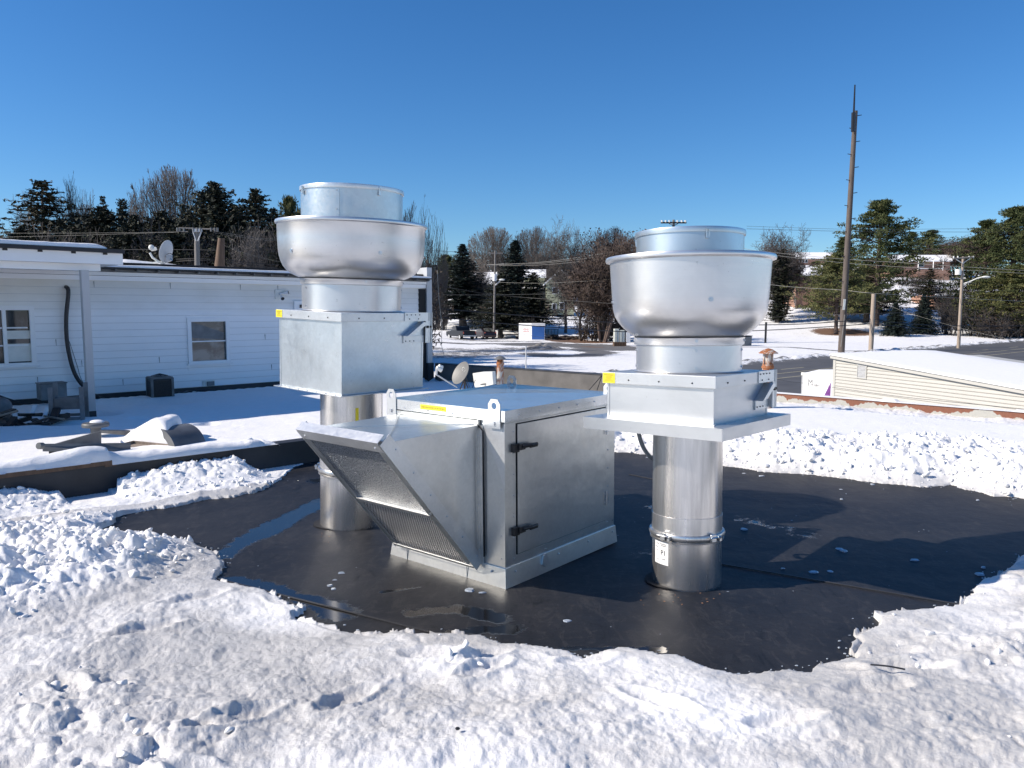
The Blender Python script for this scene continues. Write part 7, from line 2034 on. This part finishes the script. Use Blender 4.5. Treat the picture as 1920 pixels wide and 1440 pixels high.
T_ = [
 # behind the house, left to right
 ('cedA', 'conifer branch tips showing at the far left edge of the picture', 'conifer', -28, 372, 56, 95, GL),
 ('bareP', 'pale twiggy thicket at the far left above the porch roof', 'bare tree', 22, 425, 60, 120, GL),
 ('cedA', 'tall ragged conifer with gaps, first full tree from the left', 'conifer', 93, 336, 62, 150, GL),
 ('bareB', 'bare tree close behind the ragged conifer on its left side', 'bare tree', 70, 350, 68, 100, GL),
 ('fanB', 'bare forked tree right of the ragged conifer', 'bare tree', 148, 326, 66, 95, GL),
 ('bareC', 'slim bare tree left of the broad dark cedar', 'bare tree', 176, 352, 70, 70, GL),
 ('cedB', 'broad dark cedar with a thin leader above the porch roof end', 'conifer', 197, 390, 58, 150, GL),
 ('cedA', 'thin sparse leader rising out of the broad dark cedar', 'conifer', 203, 366, 62, 46, GL),
 ('ivy', 'narrow ivy covered trunk standing against the sky', 'ivy trunk', 243, 374, 60, 24, GL),
 ('ivy', 'shorter ivy covered trunk beside the broad dark cedar', 'ivy trunk', 155, 400, 64, 26, GL),
 ('fanB', 'bare tree just right of the narrow ivy trunk', 'bare tree', 262, 372, 66, 80, GL),
 ('fanA', 'large round crowned bare tree above the crossarm pole', 'bare tree', 334, 320, 70, 172, GL),
 ('bareB', 'low bare tree left of the large round bare crown', 'bare tree', 293, 372, 64, 90, GL),
 ('cedB', 'dull brownish green evergreen directly under the large bare crown', 'conifer', 308, 398, 58, 130, GL),
 ('cedB', 'tall spiky dark cedar right of the large bare crown', 'conifer', 410, 343, 56, 140, GL),
 ('cedB', 'dark cedar partly behind the crossarm pole', 'conifer', 366, 398, 62, 120, GL),
 ('firB', 'dense dark evergreen left of the tall fan bowl', 'conifer', 482, 355, 56, 130, GL),
 ('bareP', 'pale branched bare tree in front of the dense dark evergreen', 'bare tree', 500, 400, 50, 100, GL),
 ('bareP', 'small pale bare tree nearest to the bowl edge', 'bare tree', 455, 410, 50, 80, GL),
 ('pineB', 'brown tinged evergreen touching the tall fan from the left', 'conifer', 550, 374, 60, 70, GL),
 ('bareB', 'bare tree hidden mostly behind the tall fan, left part', 'bare tree', 590, 400, 64, 90, GL),
 ('firB', 'dark evergreen behind the tall fan bowl', 'conifer', 575, 400, 60, 110, GL),
 ('firB', 'low dark evergreen filler between the ragged conifer and the forked bare tree', 'conifer', 128, 412, 60, 100, GL),
 ('cedB', 'low dark evergreen just right of the narrow ivy trunk', 'conifer', 266, 405, 58, 100, GL),
 ('firB', 'low dark evergreen left of the spiky dark cedar', 'conifer', 352, 410, 57, 90, GL),
 ('cedB', 'dark evergreen in the gap between the spiky cedar and the dense evergreen', 'conifer', 447, 385, 60, 100, GL),
 ('firB', 'dark evergreen between the dense evergreen and the brown tinged one', 'conifer', 520, 392, 62, 90, GL),
 ('cedB', 'small dark evergreen under the far left twiggy thicket', 'conifer', 48, 428, 60, 90, GL),
 ('fanB', 'tall fine twigged bare tree right of the tall fan', 'bare tree', 792, 372, 66, 104, GL),
 ('fanB', 'bare tree between the tall fan cap and the fine twigged tree', 'bare tree', 758, 396, 74, 80, GL),
 # middle
 ('firA', 'tall dark spruce standing alone left of the lamp pole', 'conifer', 868, 459, 122, 82, GM),
 ('pineB', 'lighter evergreen left of the lone tall spruce', 'conifer', 838, 480, 128, 62, GM),
 ('bareC', 'thin bare tree at the house corner left of the lighter evergreen', 'bare tree', 824, 500, 120, 50, GM),
 ('bareP', 'leaning bare tree between the lone spruce and the lamp pole', 'bare tree', 902, 470, 126, 70, GM),
 ('fanA', 'tall bare crown directly above the street lamp pole', 'bare tree', 925, 428, 190, 104, GM),
 ('fanB', 'bare crown left of the tall dark fir top', 'bare tree', 960, 436, 195, 100, GM),
 ('firA', 'tallest dark fir in the middle group right of the lamp pole', 'conifer', 963, 452, 118, 84, GM),
 ('firB', 'low broad dark fir directly right of the lamp pole', 'conifer', 938, 512, 108, 78, GM),
 ('firB', 'dark fir on the right side of the middle group', 'conifer', 1000, 512, 116, 66, GM),
 ('fanA', 'bare crown above the gap right of the dark firs', 'bare tree', 1002, 430, 188, 108, GM),
 ('bareA', 'bare tree with slim trunk in front of the olive house left side', 'bare tree', 1022, 460, 188, 70, GM),
 ('bareB', 'tallest open bare tree above the olive house', 'bare tree', 1060, 400, 116, 84, GM),
 ('fanB', 'bare tree right of the olive house gable', 'bare tree', 1104, 428, 188, 84, GM),
 ('bareL', 'large brown leafed thicket tree left of the right fan bowl', 'bare tree', 1132, 438, 96, 130, GM),
 ('bareL', 'brown leafed tree overlapping the right fan bowl edge', 'bare tree', 1168, 428, 100, 110, GM),
 ('bareB', 'leaning bare tree with low fork near the brown thicket', 'bare tree', 1088, 470, 104, 90, GM),
 ('fanA', 'fine twigged bare crown behind the brown thicket', 'bare tree', 1150, 430, 185, 90, GM),
 # right
 ('bareB', 'round topped bare tree right of the big bowl', 'bare tree', 1452, 413, 132, 108, GR),
 ('ivy', 'dark ivy column under the round topped bare tree', 'ivy trunk', 1456, 468, 128, 34, GR),
 ('bareL', 'brown bare tree behind the ivy column', 'bare tree', 1470, 455, 140, 60, GR),
 ('firB', 'dark evergreen left of the tall pole behind the light pine', 'conifer', 1580, 470, 126, 70, GR),
 ('pineC', 'round dark pine directly behind the tall pole', 'pine', 1577, 446, 132, 100, GR),
 ('pineB', 'light green pine with visible trunk on the mulch ring', 'pine', 1566, 478, 110, 108, GR),
 ('pineA', 'tallest dark pine right of the tall pole', 'pine', 1640, 378, 118, 130, GR),
 ('firB', 'low dark evergreen filling under the tallest pine', 'conifer', 1622, 490, 124, 80, GR),
 ('pineC', 'small distant pine right of the tallest pine', 'pine', 1700, 436, 215, 60, GR),
 ('pineA', 'rounded distant pine above the porch house', 'pine', 1735, 432, 215, 62, GR),
 ('bareL', 'hazy brown bare tree above the porch house right end', 'bare tree', 1782, 440, 205, 90, GR),
 ('bareL', 'second hazy brown bare tree left of the big right pines', 'bare tree', 1812, 440, 190, 80, GR),
 ('spr', 'small dense spruce right of the short pale pole', 'conifer', 1677, 568, 104, 36, GR),
 ('spr', 'small dense spruce standing alone in the snow', 'conifer', 1729, 553, 108, 34, GR),
 ('cedA', 'thin reddish conifer behind the lone small spruce', 'conifer', 1735, 502, 130, 40, GR),
 ('pineC', 'wide pine left of the rightmost tall pine', 'pine', 1838, 416, 116, 116, GR),
 ('pineA', 'rightmost tall pine near the picture edge', 'pine', 1890, 391, 112, 128, GR),
 ('pineB', 'yellow green low pine under the rightmost tall pine', 'pine', 1900, 500, 108, 120, GR),
 ('pineC', 'pine crown cut by the right picture edge', 'pine', 1945, 410, 120, 100, GR),
]
for kind, lab, cat, px, top, D, w, g_ in T_:
    tree(kind, lab, cat, px, top, D, w, None, None, g_)
B_ = [
 ('bushB', 'bare many stemmed shrub left of the pale street pole', 'shrub', 1778, 556, 108, 58, GR), ('bushA', 'brown leafed shrub behind the bare many stemmed shrub', 'shrub', 1790, 540, 120, 70, GR),
 ('bushG', 'dark green hedge clump right of the pale street pole', 'shrub', 1835, 562, 108, 90, GR), ('bushG', 'hedge clump at the right edge under the pines', 'shrub', 1905, 560, 108, 90, GR),
 ('bushA', 'brown brush strip above the street at the right edge', 'shrub', 1875, 582, 104, 100, GR), ('bushA', 'brown bushes on the slope under the porch house', 'shrub', 1700, 515, 165, 60, GR),
 ('bushA', 'second patch of slope bushes left of the thin reddish conifer', 'shrub', 1712, 530, 150, 50, GR), ('bushB', 'leafless bush on the slope right of the thin reddish conifer', 'shrub', 1765, 525, 140, 60, GR),
 ('bushA', 'brown undergrowth at the foot of the brown thicket tree', 'shrub', 1110, 590, 98, 70, GM), ('bushA', 'brown undergrowth beside the lean to post', 'shrub', 1150, 560, 100, 90, GM),
 ('bushB', 'bare brush under the lone tall spruce', 'shrub', 893, 588, 124, 40, GM), ('bushB', 'bare brush in front of the dark firs', 'shrub', 985, 600, 106, 40, GM),
 ('bushA', 'brown brush between the olive house and its deck', 'shrub', 1010, 575, 140, 50, GM), ('bushB', 'bare brush at the house corner on the hillside', 'shrub', 828, 560, 118, 40, GM),
]
for i, (kind, lab, cat, px, top, D, w, g_) in enumerate(B_): tree(kind, lab, cat, px, top, D, w, None, 'shrub', g_)
UL = 'undergrowth behind the white building'
ul = [('bareT', 20, 436), ('cedB', 75, 435), ('bareT', 130, 418), ('bareT', 190, 420), ('cedB', 245, 430), ('bareT', 300, 408), ('cedB', 345, 425), ('bareT', 395, 412), ('cedB', 450, 425), ('bareT', 505, 412), ('cedB', 550, 435), ('bareT', 620, 470), ('bushA', 700, 476), ('bushA', 760, 500)]
ulab = ['far left behind the porch roof', 'left of the ragged conifer foot', 'below the forked bare tree', 'below the broad dark cedar', 'below the narrow ivy trunk', 'left of the pale dish', 'behind the crossarm pole', 'behind the stub pole', 'right of the stub pole', 'left of the tall fan bowl',
        'behind the left rim of the tall fan bowl', 'behind the tall fan neck, left', 'behind the tall fan neck, right', 'right of the tall fan bowl']
for (kind, px, top), l in zip(ul, ulab):
    t = tree(kind, ('dark evergreen scrub ' if kind == 'cedB' else 'tangled dark undergrowth ') + l, 'undergrowth', px, top, 52, 130, None, 'undergrowth', UL)
# far wooded ridge: nobody could count it
rg = random.Random(31); w1_ = TB(); w2_ = TB()
for k in range(620):
    px = rg.uniform(780, 1250) if k < 420 else rg.uniform(1250, 1480); D = rg.uniform(300, 420); b = gp(px, D); h = rg.uniform(5, 10)
    con = rg.random() < .5; tb_ = w1_ if con else w2_
    for j in range(34):
        u = rg.random(); rr = (1 - u) * h * (.22 if con else .3) + .3; a = rg.uniform(0, 6.28); c = b + Vector((math.cos(a) * rr * rg.random(), math.sin(a) * rr * rg.random(), u * h))
        tb_.tri(c, rv(rg) * (.6 if con else .25), rv(rg) * (.9 if con else 1.3))
wood = thing('distant_wood', 'far wooded ridge line above the middle houses', 'wood'); wood['kind'] = 'stuff'
for nm, tb_, m in (('evergreens', w1_, 'fir'), ('bare_trees', w2_, 'bark')):
    o = bpy.data.objects.new(nm, tb_.mesh(nm, M[m])); COL.objects.link(o); o.parent = wood; o['kind'] = 'stuff'
